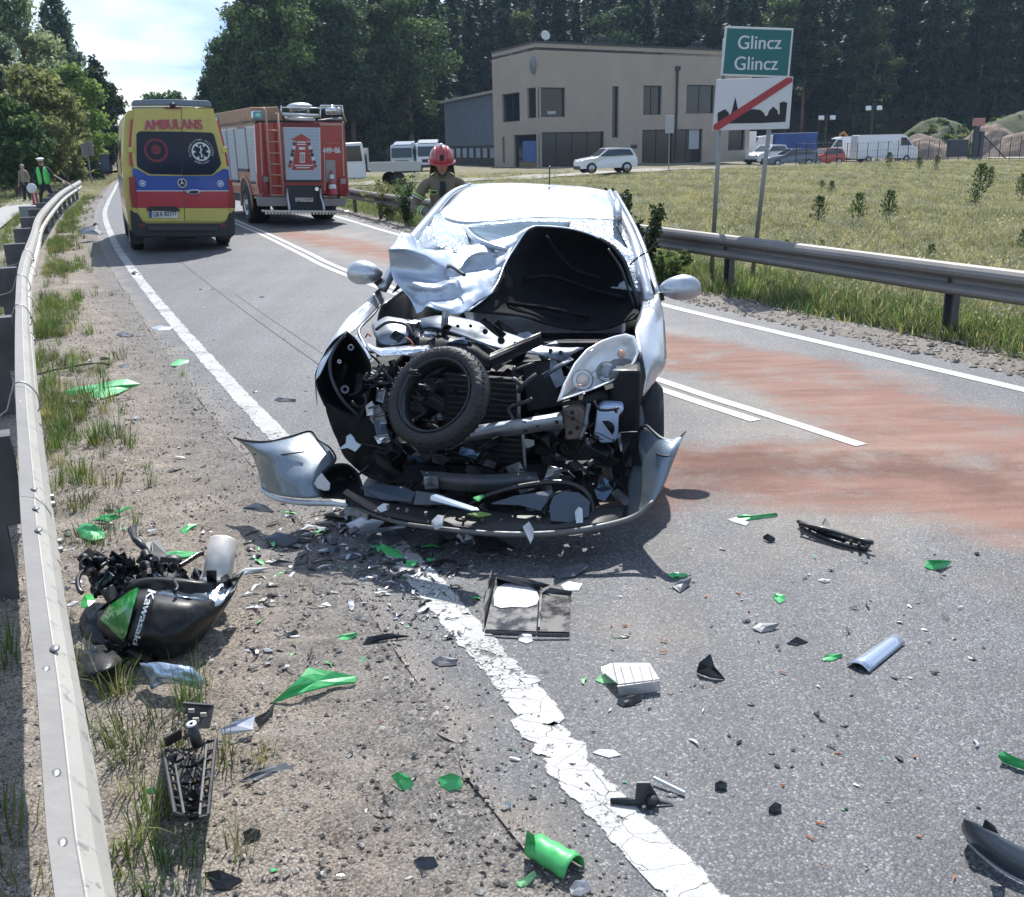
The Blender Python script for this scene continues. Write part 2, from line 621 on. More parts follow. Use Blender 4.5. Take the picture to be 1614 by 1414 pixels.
poly_a=pxpoly([(1020,560),(1050,527),(1130,538),(1250,560),(1400,590),(1480,632),(1614,655),(1720,700),(1720,905),(1614,862),(1500,822),(1420,803),(1300,793),(1200,794),(1100,800),(1030,812),(960,800),(960,705),(1040,702),(1200,702),(1300,697),(1322,688),(1268,650),(1205,618),(1120,588),(1050,583)])
poly_b=pxpoly([(415,368),(470,362),(540,372),(700,400),(900,470),(1050,527),(1050,583),(900,520),(700,440),(560,405),(470,385)])
sdp=np.maximum(sd_poly(X,Y,poly_a)+.10,sd_poly(X,Y,poly_b)*.8-.05)
poly_d=pxpoly([(380,358),(560,360),(1050,500),(1614,640),(1900,760),(1800,1010),(1500,900),(1250,905),(1130,960),(1040,1040),(960,1000),(1020,820),(1040,700),(1040,600),(700,460),(480,400)])
damp=sd_poly(X,Y,pxpoly([(1020,702),(1180,706),(1400,715),(1640,735),(1640,800),(1450,775),(1280,770),(1160,790),(1030,802)]))
dust=sd_poly(X,Y,poly_d)*.55-.05
dust=np.maximum(dust,.34-(X-x0[:,None])*1.9)
Z=0.0+0*X
road=ob("road",np_mesh("road",np.stack([X,Y,Z],-1).reshape(-1,3),grid_faces(len(ys),W_),M_ASPH,{"powder":np.clip(sdp,-3,3).ravel(),"dust":np.clip(dust,-3,3).ravel(),"damp":np.clip(damp,-3,3).ravel()}))
tag(road,kind="structure")
def line_mat(name,wear,cracks,colr=(.45,.45,.44),powder=False):
 q=NT(name)
 q.b.inputs["Roughness"].default_value=.62
 g1=q.noise(2.6,8,.7);g2=q.noise(24,6,.7)
 s_=q.math('ADD',q.math('ADD',q.math('MULTIPLY',g1,.35),q.math('MULTIPLY',q.noise(9,6,.7),.35)),q.math('MULTIPLY',g2,.3))
 e_=q.math('MULTIPLY',q.math('SUBTRACT',q.attr("edge"),0.0),1.0)
 v=q.math('ADD',s_,e_)
 m1=q.maprange(v,wear-.015,wear+.02)
 if cracks:
  cm=q.n("ShaderNodeMapping");cm.inputs["Rotation"].default_value=(0,0,R_(-30));cm.inputs["Scale"].default_value=(1,1.5,1)
  nn_=q.n("ShaderNodeVectorMath",operation='ADD')
  nz_=q.n("ShaderNodeTexNoise");nz_.inputs["Scale"].default_value=9;nz_.inputs["Detail"].default_value=4
  q.l(q.co,nz_.inputs["Vector"])
  sc_=q.n("ShaderNodeVectorMath",operation='SCALE');sc_.inputs["Scale"].default_value=.10
  q.l(nz_.outputs["Color"],sc_.inputs[0]);q.l(q.co,nn_.inputs[0]);q.l(sc_.outputs[0],nn_.inputs[1]);q.l(nn_.outputs[0],cm.inputs["Vector"])
  d=q.vor(7.0,'DISTANCE_TO_EDGE',vec=cm.outputs[0])
  m1=q.math('MULTIPLY',m1,q.maprange(d,.003,.012))
  d2=q.vor(24.0,'DISTANCE_TO_EDGE',vec=cm.outputs[0])
  m1=q.math('MULTIPLY',m1,q.math('MAXIMUM',q.maprange(d2,.01,.05),q.maprange(g1,.44,.5)))
 q.col(q.mix(1.0,q.ramp(q.noise(5,6,.6),(.3,tuple(x*.78 for x in colr)),(.7,colr)),q.ramp(q.noise(160,3,.6),(.3,.72),(.6,1.05)),'MULTIPLY'))
 q.nrm(q.bump(q.noise(150,3),.25,.003))
 tr=q.n("ShaderNodeBsdfTransparent");ms=q.n("ShaderNodeMixShader")
 q.l(m1,ms.inputs[0]);q.l(tr.outputs[0],ms.inputs[1]);q.l(q.b.outputs[0],ms.inputs[2]);q.l(ms.outputs[0],q.out.inputs["Surface"])
 return q.m
M_LINE1=line_mat("edge_line_paint",.50,True)
M_LINE2=line_mat("thin_line_paint",.42,False,(.55,.55,.53))
def paint(name,K,off,wd,y0,y1,m,z=.004):
 ys=row_ys(max(y0,1.5),y1,.04,.2)
 if y0<1.5:ys=np.concatenate([np.arange(y0,1.5,.4),ys])
 xs=fx(K,ys);dx=np.gradient(xs,ys);n=np.hypot(1,dx)
 nx,ny=1/n,-dx/n
 u=np.linspace(-.5,.5,9)
 X=(xs+nx*off)[:,None]+nx[:,None]*u*wd
 Y=(ys+ny*off)[:,None]+ny[:,None]*u*wd
 e=np.repeat((.07-np.maximum(0,np.abs(u)-.42)*1.3)[None,:],len(ys),0)
 return tag(ob(name,np_mesh(name,np.stack([X,Y,X*0+z],-1).reshape(-1,3),grid_faces(len(ys),9),m,{"edge":e.ravel()})),kind="structure")
paint("edge_line_marking",KL,0,.155,-8,120,M_LINE1)
paint("far_edge_line_marking",KR,0,.13,-8,120,M_LINE2)
paint("centre_line_marking",KC,.085,.10,5.9,110,M_LINE2)
paint("second_centre_line_marking",KC,-.085,.10,6.6,110,M_LINE2)
paint("road_crack",KL,.86,.008,7,24,mat("crack_tar",(.06,.06,.062),.8),.0035)
paint("road_seam",KL,1.02,.005,6.2,13,mat("crack_tar",(.06,.06,.062),.8),.0035)
g=NT("ground_grass")
gc=g.ramp(g.noise(.35,8,.65),(.3,(.095,.098,.036)),(.5,(.15,.14,.062)),(.7,(.20,.17,.09)))
gc=g.mix(.45,gc,g.ramp(g.noise(6,7,.7),(.3,(.045,.06,.02)),(.7,(.20,.18,.09))))
soil=g.ramp(g.noise(1.7,6,.6),(.3,(.16,.125,.095)),(.7,(.27,.215,.17)))
gc=g.mix(g.maprange(g.math('ADD',g.attr("soil"),g.math('MULTIPLY',g.math('SUBTRACT',g.noise(2.4,6,.65),.5),.9)),.3,.6),gc,soil)
wood=g.ramp(g.noise(.3,6,.6),(.3,(.03,.03,.018)),(.7,(.10,.065,.045)))
gc=g.mix(g.attr("wood"),gc,wood)
g.col(gc);g.b.inputs["Roughness"].default_value=.95
g.nrm(g.bump(g.noise(9,8,.7),.7,.06))
ax=np.concatenate([np.arange(-420,-60,12.),np.arange(-60,-12,1.2),np.arange(-12,12,.3),np.arange(12,70,1.2),np.arange(70,430,12.)])
ay=np.concatenate([np.arange(-60,-4,6.),np.arange(-4,22,.3),np.arange(22,90,1.2),np.arange(90,230,5.),np.arange(230,900,40.)])
GX,GY=np.meshgrid(ax,ay)
GZ=terrain(GX,GY)
inroad=(GX>XL(GY)-1.0)&(GX<XR(GY)+.9)&(GY<168)
GZ=np.where(inroad,np.minimum(GZ,-.09),GZ)
lo=XL(GY)-GX;ro=GX-XR(GY)
soil_=np.clip(1.25-np.abs(lo-1.0)/1.4,0,1)+np.clip(1.1-np.abs(ro)/1.0,0,1)
soil_=np.maximum(soil_,((GY>70)&(GX>-12)&(GY<118))*.42)
soil_=np.maximum(soil_,((GY<5)&(lo>0))*.55)
wood_=np.clip((GY+.12*GX-128)/8,0,1)
tag(ob("ground",np_mesh("ground",np.stack([GX,GY,GZ],-1).reshape(-1,3),grid_faces(len(ay),len(ax)),g.m,{"soil":soil_.ravel(),"wood":wood_.ravel()})),kind="structure")
s=NT("gravel_sand")
sc1=s.ramp(s.noise(3,8,.65),(.3,(.225,.188,.15)),(.52,(.305,.262,.213)),(.72,(.39,.345,.29)))
peb=s.vor(120,out="Color");sp=s.n("ShaderNodeSeparateColor");s.l(peb,sp.inputs[0])
sc1=s.mix(1.0,sc1,s.ramp(sp.outputs[0],(0,.30),(.2,.85),(.8,1.05),(1,1.35)),'MULTIPLY')
sc1=s.mix(1.0,sc1,s.ramp(s.vor(120),(.3,1.05),(.7,.55)),'MULTIPLY')
grav=s.ramp(sp.outputs[1],(0,(.05,.05,.05)),(.6,(.14,.135,.13)),(1,(.3,.28,.26)))
gm=s.maprange(s.math('ADD',s.attr("grav"),s.math('MULTIPLY',s.math('SUBTRACT',s.noise(4,6,.65),.5),1.0)),.3,.75,0,.75)
sc1=s.mix(gm,sc1,grav)
s.col(sc1);s.b.inputs["Roughness"].default_value=.95
s.nrm(s.bump(s.noise(130,6,.75),.7,.008,s.bump(s.math('MULTIPLY',s.vor(120),-1),.35,.006)))
M_SAND=s.m
def verge(name,K,sgn,o0,o1,y0,y1,nu,d0,k,amp,gfun):
 ys=row_ys(max(y0,1.2),y1,d0,k)
 if y0<1.2:ys=np.concatenate([np.arange(y0,1.2,.1),ys])
 u=np.linspace(0,1,nu)
 off=o0+(o1-o0)*u
 base=fx(K,ys)
 X=base[:,None]+sgn*off[None,:]
 Y=np.repeat(ys[:,None],nu,1)
 n=fnoise(X,Y,.12,4,3)-.5
 n2=fnoise(X,Y,.9,3,9)-.5
 edge=np.clip((off[None,:]-o0)/.30,0,1)
 Z=-.012+.016*edge+n*amp*(.35+.65*edge)+n2*.022*edge
 Z=Z-.05*np.clip((off[None,:]-(o1-.5))/.5,0,1)-.02*np.clip(1-edge*2,0,1)
 return tag(ob(name,np_mesh(name,np.stack([X,Y,Z],-1).reshape(-1,3),grid_faces(len(ys),nu),M_SAND,{"grav":gfun(off[None,:]+0*X,Y).ravel()})),kind="structure")
verge("gravel_verge",KL,-1,.16,2.5,-6,60,150,.016,.28,.040,lambda o,y:np.clip(1.0-(o-.3)/.75,0,1)*.8+.12)
verge("far_gravel_verge",KR,1,.30,1.5,-6,60,36,.05,.1,.03,lambda o,y:.55+0*o)
def stones(name,n,fpos,rmin,rmax,m,seed):
 r=np.random.RandomState(seed)
 base=np.array([(1,0,0),(-1,0,0),(0,1,0),(0,-1,0),(0,0,1),(0,0,-1)],float)
 tri=np.array([(0,2,4),(2,1,4),(1,3,4),(3,0,4),(2,0,5),(1,2,5),(3,1,5),(0,3,5)])
 pos=fpos(n,r)
 n=len(pos)
 sz=rmin+(rmax-rmin)*r.rand(n)**3
 V=base[None]*(sz[:,None,None]*(0.6+.8*r.rand(n,6,1)))
 V[:,:,2]*=.65
 an=r.rand(n)*6.28
 c_,s_=np.cos(an)[:,None],np.sin(an)[:,None]
 x,y=V[:,:,0]*c_-V[:,:,1]*s_,V[:,:,0]*s_+V[:,:,1]*c_
 V=np.stack([x,y,V[:,:,2]],-1)+pos[:,None,:]
 F=(tri[None]+(np.arange(n)*6)[:,None,None]).reshape(-1,3)
 o=ob(name,np_mesh(name,V.reshape(-1,3),F,m,None,False))
 return tag(o,kind="stuff")
q=NT("stone")
ri=q.n("ShaderNodeNewGeometry").outputs["Random Per Island"]
q.col(q.ramp(ri,(0,(.11,.10,.09)),(.15,(.21,.18,.15)),(.7,(.32,.28,.235)),(1,(.46,.43,.38))))
q.b.inputs["Roughness"].default_value=.9
M_STONE=q.m
def pos_verge(n,r):
 y=1.2+13*r.rand(n)**1.7
 o=.30+1.6*r.rand(n)
 x=XL(y)-o
 return np.stack([x,y,.006+0*x],-1)
def pos_edge(n,r):
 y=1.4+9*r.rand(n)**1.6
 o=.10+np.abs(r.randn(n))*.16
 x=XL(y)-.42+o*.9
 return np.stack([x,y,.004+0*x],-1)
stones("verge_gravel_stones",15000,pos_verge,.003,.013,M_STONE,1)
stones("asphalt_edge_grit",2600,pos_edge,.002,.008,M_STONE,2)
def pos_right(n,r):
 y=6+24*r.rand(n)**1.3
 x=XR(y)+.34+.9*r.rand(n)
 return np.stack([x,y,.008+0*x],-1)
stones("far_verge_gravel_stones",3500,pos_right,.012,.035,M_STONE,4)
pm_=mat("footpath_concrete",(.33,.32,.30),.9,var=.15,vscale=3)
ys=np.arange(4,60,.5)
xs=np.interp(ys,[4,13,23,30,37,60],[-5.4,-8.6,-12.5,-15.3,-18.1,-27])
ys2=np.repeat(ys[:,None],3,1)
X=xs[:,None]+np.array([-1.1,0,.35])[None,:]
tag(ob("footpath",np_mesh("footpath",np.stack([X,ys2,terrain(X,ys2)+.06],-1).reshape(-1,3),grid_faces(len(ys),3),pm_)),kind="structure")
yard=mat("yard_gravel",(.31,.285,.255),.95,var=.2,vscale=1.2)
def strip(name,pts,wd,m,dz):
 p=catmull([Vector((a,b,0))for a,b in pts],12)
 rows=[]
 for i,q in enumerate(p):
  t_=(p[min(i+1,len(p)-1)]-p[max(i-1,0)]).normalized()
  n_=Vector((-t_.y,t_.x,0))*wd/2
  rows.append([Vector((a.x,a.y,tz(a.x,a.y)+dz))for a in(q-n_,q,q+n_)])
 mb=MB().grid(rows)
 return tag(ob(name,mb.data(name,m,True)),kind="structure")
strip("yard_road",[(-22,49),(-9,53),(-3,57),(5,63),(14,70),(30,79),(60,92)],3.4,yard,.05)
strip("side_track",[(47,100),(54,96),(64,93),(90,92)],3.0,mat("track_pale",(.5,.46,.42),.95),.12)
def leaf_mat(name,c1,c2,c3,trans=.35,rough=.6):
 q=NT(name)
 ri=q.n("ShaderNodeNewGeometry").outputs["Random Per Island"]
 c=q.ramp(ri,(0,c1),(.5,c2),(1,c3))
 oi=q.n("ShaderNodeObjectInfo").outputs["Random"]
 c=q.mix(1.0,c,q.ramp(oi,(0,(.55,.62,.70)),(.6,(1,1,1)),(1,(1.6,1.5,1.2))),'MULTIPLY')
 q.col(c);q.b.inputs["Roughness"].default_value=rough
 _set(q.b,"Specular IOR Level",.3)
 tl=q.n("ShaderNodeBsdfTranslucent");ms=q.n("ShaderNodeMixShader");ms.inputs[0].default_value=trans
 q.l(c,tl.inputs["Color"]);q.l(q.b.outputs[0],ms.inputs[1]);q.l(tl.outputs[0],ms.inputs[2]);q.l(ms.outputs[0],q.out.inputs["Surface"])
 return q.m
M_LF_DK=leaf_mat("leaves_dark",(.022,.038,.014),(.035,.058,.020),(.06,.085,.03))
M_LF_OL=leaf_mat("leaves_olive",(.14,.165,.055),(.21,.23,.08),(.32,.32,.14),.62)
M_LF_GR=leaf_mat("leaves_green",(.07,.125,.036),(.115,.185,.055),(.18,.25,.08),.58)
M_LF_GY=leaf_mat("leaves_greygreen",(.12,.17,.095),(.19,.25,.14),(.29,.34,.21),.62)
M_NEEDLE=leaf_mat("needles_dark",(.012,.028,.017),(.024,.048,.026),(.055,.085,.04),.25)
M_YPINE=leaf_mat("needles_young",(.04,.07,.022),(.075,.12,.038),(.13,.18,.06),.4)
M_BARK=mat("bark",(.13,.095,.07),.9,var=.3,vscale=6,bump=.5,bscale=20)
M_BARKP=mat("bark_pine",(.14,.085,.06),.9,var=.3,vscale=5)
M_GRASS=leaf_mat("grass_blades",(.075,.115,.03),(.13,.165,.05),(.25,.24,.10),.45)
M_GRASSY=leaf_mat("meadow_blades",(.18,.185,.07),(.29,.28,.115),(.44,.41,.24),.45)
M_GRASSG=leaf_mat("lush_blades",(.06,.12,.025),(.10,.18,.04),(.19,.26,.08),.45)
def leaf_cloud(blobs,n,size,r,flat=.0,shell=.55,droop=0.):
 "quads spread through the outer volume of ellipsoid blobs: (cx,cy,cz,rx,ry,rz)"
 B=np.array(blobs,float)
 vol=(B[:,3]*B[:,4]*B[:,5])**.7
 k=r.choice(len(B),n,p=vol/vol.sum())
 d=r.randn(n,3);d/=np.linalg.norm(d,axis=1)[:,None]
 rad=(shell+(1-shell)*r.rand(n))**1.0
 rad*=1+.16*np.sin(d[:,0]*5+k)*np.cos(d[:,2]*6+k*2)+.10*r.randn(n)
 c=B[k,:3]+d*B[k,3:]*rad[:,None]
 nrm=d+.9*r.randn(n,3);nrm[:,2]+=flat
 nrm/=np.linalg.norm(nrm,axis=1)[:,None]
 t=np.cross(nrm,r.randn(n,3));t/=np.linalg.norm(t,axis=1)[:,None]
 b=np.cross(nrm,t)
 s=size*(.5+r.rand(n))[:,None]
 t=t*s;b=b*s*.55
 V=np.stack([c-t,c-b*.9+t*.1,c+t,c+b],1)
 V[:,2,2]-=droop*s[:,0]
 return V.reshape(-1,3),np.arange(4*n).reshape(-1,4)
def crown_mesh(name,blobs,n,size,m,seed,**kw):
 V,F=leaf_cloud(blobs,n,size,np.random.RandomState(seed),**kw)
 return np_mesh(name,V,F,m,None,False)
def trunk_mesh(name,H,r0,seed,m,limbs=7,spread=2.2,lean=0.0,start=.3):
 r=random.Random(seed)
 mb=MB()
 pts=[Vector((lean*(i/6)**1.5*H+r.uniform(-.06,.06)*i*.5,r.uniform(-.06,.06)*i*.5,H*i/6))for i in range(7)]
 pts[0]=Vector((0,0,-.15))
 mb.tube(pts,[r0*(1.15 if i==0 else 1-.14*i)for i in range(7)],8)
 for k in range(limbs):
  t_=start+(.92-start)*k/max(1,limbs-1)
  i=min(5,int(t_*6));p=pts[i].lerp(pts[i+1],t_*6-i)
  a=r.uniform(0,6.28)
  L=spread*(1.1-t_*.6)
  e=p+Vector((cos(a)*L,sin(a)*L,L*.8))
  mb.tube([p,p.lerp(e,.5)+Vector((0,0,-.12*L)),e],[r0*.4*(1.1-t_),r0*.25*(1.1-t_),.02],5)
 return mb.data(name,m,True)
def tree(name,x,y,crown_me,trunk_me,label,cat="tree",group=None,sc_=1.0,rz=0.0,z=None):
 o=bpy.data.objects.new(name,None);COL.objects.link(o)
 o.location=(x,y,tz(x,y)if z is None else z);o.rotation_euler=(0,0,rz);o.scale=(sc_,sc_,sc_)
 tag(o,label,cat,group)
 ob("trunk",trunk_me,o);ob("crown",crown_me,o)
 return o
def blobs_poplar(H,w,r,n=22,base=.18):
 out=[]
 for i in range(n):
  t_=base+(1-base)*i/(n-1)
  ww=w*(math.sin(pi*min(1,(t_-base)/(1-base)*.92+.12))**.7)
  a=r.uniform(0,6.28);q=r.uniform(.2,.75)*ww
  out.append((cos(a)*q,sin(a)*q,H*t_,ww*r.uniform(.35,.55),ww*r.uniform(.35,.55),H*.07*r.uniform(.8,1.6)))
 return out
def blobs_round(H,w,r,n=24,base=.25):
 out=[]
 for i in range(n):
  t_=base+(1-base)*r.random()**.8
  ww=w*math.sin(pi*(.14+.80*(t_-base)/(1-base)))**.8
  a=r.uniform(0,6.28);q=r.uniform(.3,.85)*ww
  s_=r.uniform(.22,.42)*w
  out.append((cos(a)*q,sin(a)*q,H*t_-s_*.5,s_,s_,s_*r.uniform(.6,.9)))
 return out
rr=random.Random(5)
P1=lambda x,Y:P(x,250,Y).x
def atpx(x,Y):return P(x,250,Y).x
tall=trunk_mesh("trunk",15,.34,2,M_BARK,12,3.0)
for i,(px_,Y_,H,wd,sd_,lab)in enumerate([(62,86,17.8,3.6,11,"tallest loose-crowned poplar rising against the clouds beside the road"),(118,92,16.2,2.8,12,"tall poplar leaning into the gap of sky above the ambulance side"),(12,80,12.6,3.4,13,"grey-green poplar at the very edge of the picture behind the path"),(170,108,11.6,2.6,15,"dark round-topped tree between the poplars and the gap of sky")]):
 x=atpx(px_,Y_)
 m_=(M_LF_GY,M_LF_GY,M_LF_GY,M_LF_DK)[i]
 cm=crown_mesh("crown",blobs_poplar(H,wd,rr,34,.10),17000,.20,m_,sd_,shell=.2,droop=.4)
 tree("poplar_tree",x,Y_,cm,trunk_mesh("trunk",H*.86,.34,sd_,M_BARK,12,wd*.8),lab,"tree",None,1.0,rr.uniform(0,6))
 bpy.data.objects[-1]if False else None
for i,(px_,Y_,H,wd,m_,lab)in enumerate([(66,58,6.9,2.5,M_LF_OL,"olive broad-leaved tree with yellowing crown behind the policeman"),(20,55,5.2,2.4,M_LF_GR,"bushy green tree shading the footpath at the picture edge"),(128,72,8.0,2.7,M_LF_GR,"leafy green tree standing close to the end of the guardrail"),(165,84,8.6,2.2,M_LF_DK,"dark green tree beside the wing mirror of the ambulance"),(100,66,5.6,2.3,M_LF_OL,"low spreading olive tree over the embankment path")]):
 x=atpx(px_,Y_)
 cm=crown_mesh("crown",blobs_round(H,wd,rr,34,.16),8500,.15,m_,30+i,shell=.35)
 tree("broadleaf_tree",x,Y_,cm,trunk_mesh("trunk",H*.8,.17,40+i,M_BARK,9,wd*.8),lab,"tree",None,1.0,rr.uniform(0,6))
for i,(px_,Y_,s_)in enumerate([(30,66,2.0),(70,72,2.2),(110,80,1.9),(-10,62,2.4),(140,88,1.8),(150,70,.9)]):
 x=atpx(px_,Y_)
 o=ob("shrub",crown_mesh("shrub",blobs_round(s_*1.2,s_,rr,10,.0),2200,.13,(M_LF_DK,M_LF_GR)[i%2],60+i,shell=.4),None,(x,Y_,tz(x,Y_)-.2))
 tag(o,"dark shrub in the undergrowth beneath the roadside trees","shrub","shrubs beneath the roadside trees")
x=atpx(272,120)
tree("broadleaf_tree",x,120,crown_mesh("crown",blobs_round(9.4,3.4,rr,26,.1),6000,.24,M_LF_GR,71,shell=.35),trunk_mesh("trunk",7,.2,71,M_BARK),"low rounded green tree showing just above the roof of the ambulance","tree")
conif=[]
def spruce_mesh(name,H,w,seed,m,n=2600,size=.42,base=.12):
 r=np.random.RandomState(seed)
 t_=base+(1-base)*(1-r.rand(n)**.62)
 a=r.rand(n)*6.283
 layer=.72+.28*np.sin(t_*60+a*0)
 rad=w*(1-(t_-base)/(1-base))**.8*(.35+.65*r.rand(n)**.5)*layer+.1
 c=np.stack([np.cos(a)*rad,np.sin(a)*rad,H*t_-rad*.25],-1)
 d=np.stack([np.cos(a),np.sin(a),-.35+.5*r.randn(n)],-1)
 d/=np.linalg.norm(d,axis=1)[:,None]
 sd_=np.cross(d,np.array([0,0,1.0])+.5*r.randn(n,3));sd_/=np.linalg.norm(sd_,axis=1)[:,None]
 s=size*(.6+.9*r.rand(n))[:,None]
 V=np.stack([c-d*s,c-sd_*s*.35,c+d*s,c+sd_*s*.35],1)
 return np_mesh(name,V.reshape(-1,3),np.arange(4*n).reshape(-1,4),m,None,False)
M_BL=leaf_mat("wood_leaves",(.03,.06,.024),(.055,.095,.036),(.12,.17,.062),.45)
M_BLL=leaf_mat("wood_leaves_light",(.04,.06,.018),(.065,.09,.026),(.12,.15,.045),.4)
sp_me=[spruce_mesh("crown",22,3.4,80,M_NEEDLE),spruce_mesh("crown",19,3.0,81,M_NEEDLE,2400),spruce_mesh("crown",24,3.0,82,M_NEEDLE,2600,.45,.35)]
bl_me=[crown_mesh("crown",blobs_round(18,5.0,rr,30,.12),11000,.21,M_BL,90,shell=.4),crown_mesh("crown",blobs_round(15,4.4,rr,28,.08),10000,.20,M_BL,91,shell=.4),crown_mesh("crown",blobs_round(16,3.6,rr,28,.1),9000,.20,M_BLL,92,shell=.4)]
tr_me=[trunk_mesh("trunk",20,.26,95,M_BARKP,8,1.6),trunk_mesh("trunk",14,.3,96,M_BARK,8,3)]
def wood_tree(kind,x,y,s_,lab,grp,nm):
 me=(sp_me+bl_me)[kind]
 return tree(nm,x,y,me,tr_me[0 if kind<3 else 1],lab,"tree",grp,s_,rr.uniform(0,6.28))
for(px_,Y_,k,s_)in[(336,112,4,.60),(356,112,5,.70),(378,112,3,.80),(402,114,4,1.12),(428,112,5,1.12),(452,112,3,1.12),(480,116,4,1.2),(440,126,3,1.3),(520,118,3,1.1),(560,118,4,1.15),(610,120,5,1.05),(650,122,3,1.12)]:
 wood_tree(k,atpx(px_,Y_),Y_,s_,"broad-leaved tree on the wood's corner, "+("above the fire engine's cab" if px_<400 else "above the fire engine's roof gear" if px_<500 else "between fire engine and storage hall"),"broadleaf trees at the corner of the wood","broadleaf_tree")
k=0
for px_ in range(585,1700,27):
 Y_=134+5*math.sin(k*1.7)-(4 if px_>1000 else 0)
 kk=(0,2,1,0,3,2,1,0,2,5)[k%10]
 where=[q_ for lim,q_ in((720,"above the parked lorries"),(800,"above the storage hall"),(960,"behind the left half of the office roof"),(1120,"behind the right half of the office roof"),(1290,"above the town sign"),(1440,"above the white vans"),(1560,"above the grassy mound"),(9999,"above the bank at the picture's edge"))if px_<lim][0]
 wood_tree(kk,atpx(px_,Y_+18),Y_+18,.95+.2*rr.random(),("dark conifer in the wood's front row, " if kk<3 else "broad-leaved tree in the wood's front row, ")+where,("conifers of the wood " if kk<3 else "leafy trees of the wood ")+where,"spruce_tree" if kk<3 else "broadleaf_tree")
 k+=1
def hidden_coll(name,meshes):
 c=bpy.data.collections.new(name)
 for i,me in enumerate(meshes):
  o=bpy.data.objects.new("%s_%02d"%(name,i),me)
  c.objects.link(o)
 return c
def scatter(name,coll,pos,rot,scl,idx,kind="stuff"):
 me=bpy.data.meshes.new(name)
 n=len(pos)
 me.vertices.add(n)
 me.vertices.foreach_set("co",np.asarray(pos,np.float32).ravel())
 for an,ty,av,key in(("rot",'FLOAT_VECTOR',rot,"vector"),("scl",'FLOAT',scl,"value"),("idx",'INT',idx,"value")):
  at_=me.attributes.new(an,ty,'POINT')
  at_.data.foreach_set(key,np.asarray(av,np.int32 if ty=='INT' else np.float32).ravel())
 o=ob(name,me)
 ng=bpy.data.node_groups.new(name,'GeometryNodeTree')
 ng.interface.new_socket("Geometry",in_out='INPUT',socket_type='NodeSocketGeometry')
 ng.interface.new_socket("Geometry",in_out='OUTPUT',socket_type='NodeSocketGeometry')
 N=ng.nodes.new;l=ng.links.new
 gi,go=N("NodeGroupInput"),N("NodeGroupOutput")
 ip=N("GeometryNodeInstanceOnPoints");ci=N("GeometryNodeCollectionInfo")
 ci.inputs["Collection"].default_value=coll
 ci.inputs["Separate Children"].default_value=True
 ci.inputs["Reset Children"].default_value=True
 def na(nm,ty):
  x=N("GeometryNodeInputNamedAttribute");x.data_type=ty;x.inputs["Name"].default_value=nm
  return[q for q in x.outputs if q.enabled and q.name=="Attribute"][0]
 l(gi.outputs[0],ip.inputs["Points"]);l(ci.outputs[0],ip.inputs["Instance"])
 ip.inputs["Pick Instance"].default_value=True
 l(na("idx",'INT'),ip.inputs["Instance Index"])
 e=N("FunctionNodeEulerToRotation");l(na("rot",'FLOAT_VECTOR'),e.inputs[0]);l(e.outputs[0],ip.inputs["Rotation"])
 l(na("scl",'FLOAT'),ip.inputs["Scale"]);l(ip.outputs[0],go.inputs[0])
 md=o.modifiers.new("scatter",'NODES');md.node_group=ng
 return tag(o,kind=kind)
def tuft(name,n,h,spread,wd,m,seed,bend=.5,seg=3):
 r=random.Random(seed);mb=MB()
 for i in range(n):
  a=r.uniform(0,6.28);q=spread*r.random()**.7
  b0=Vector((cos(a)*q*.5,sin(a)*q*.5,0))
  d=Vector((cos(a+r.uniform(-1,1)),sin(a+r.uniform(-1,1)),0))*r.uniform(.2,1)*bend
  hh_=h*r.uniform(.45,1.0)
  s_=Vector((-d.y,d.x,0)).normalized()*wd*.5 if d.length>.01 else Vector((wd*.5,0,0))
  pv=[]
  for k in range(seg+1):
   t_=k/seg
   c_=b0+Vector((0,0,hh_*(t_-.22*bend*t_*t_)))+d*hh_*t_*t_
   w_=(1-t_**1.6)
   pv+=[c_-s_*w_,c_+s_*w_]
  mb.add(pv,[(2*k,2*k+1,2*k+3,2*k+2)for k in range(seg)])
 return mb.data(name,m,False)
M_SEED=leaf_mat("seed_heads",(.30,.29,.17),(.42,.40,.26),(.55,.53,.40),.3)
def flower_tuft(name,n,h,spread,seed):
 me=tuft(name,n,h,spread,.010,M_GRASSY,seed,.8,2);r=random.Random(seed)
 vs=[tuple(v.co)for v in me.vertices];fs=[tuple(f_.vertices)for f_ in me.polygons];k0=len(fs)
 for i in range(n):
  c=vs[i*6+4];s_=r.uniform(.012,.03);b=len(vs)
  vs+=[(c[0]-s_,c[1],c[2]),(c[0],c[1]-s_*.6,c[2]+s_),(c[0]+s_,c[1],c[2]+.3*s_),(c[0],c[1]+s_,c[2]-s_)];fs.append((b,b+1,b+2,b+3))
 m2=bpy.data.meshes.new(name);m2.from_pydata(vs,[],fs);m2.materials.append(M_GRASSY);m2.materials.append(M_SEED)
 m2.polygons.foreach_set("material_index",[0]*k0+[1]*n)
 return m2
C_MEAD=hidden_coll("meadow_tuft",[tuft("mt",22,.34,.40,.013,M_GRASSY,1,1.0,2),tuft("mt",24,.26,.46,.014,M_GRASSY,2,1.3,2),flower_tuft("mt",14,.42,.36,3),tuft("mt",22,.24,.42,.015,M_GRASS,4,1.1,2)])
C_VERG=hidden_coll("verge_tuft",[tuft("vt",26,.20,.14,.006,M_GRASS,5,.7),tuft("vt",22,.26,.12,.006,M_GRASSG,6,.5),tuft("vt",30,.13,.16,.006,M_GRASS,7,.9),tuft("vt",18,.22,.16,.007,M_GRASSY,8,.8)])
rs=np.random.RandomState(21)
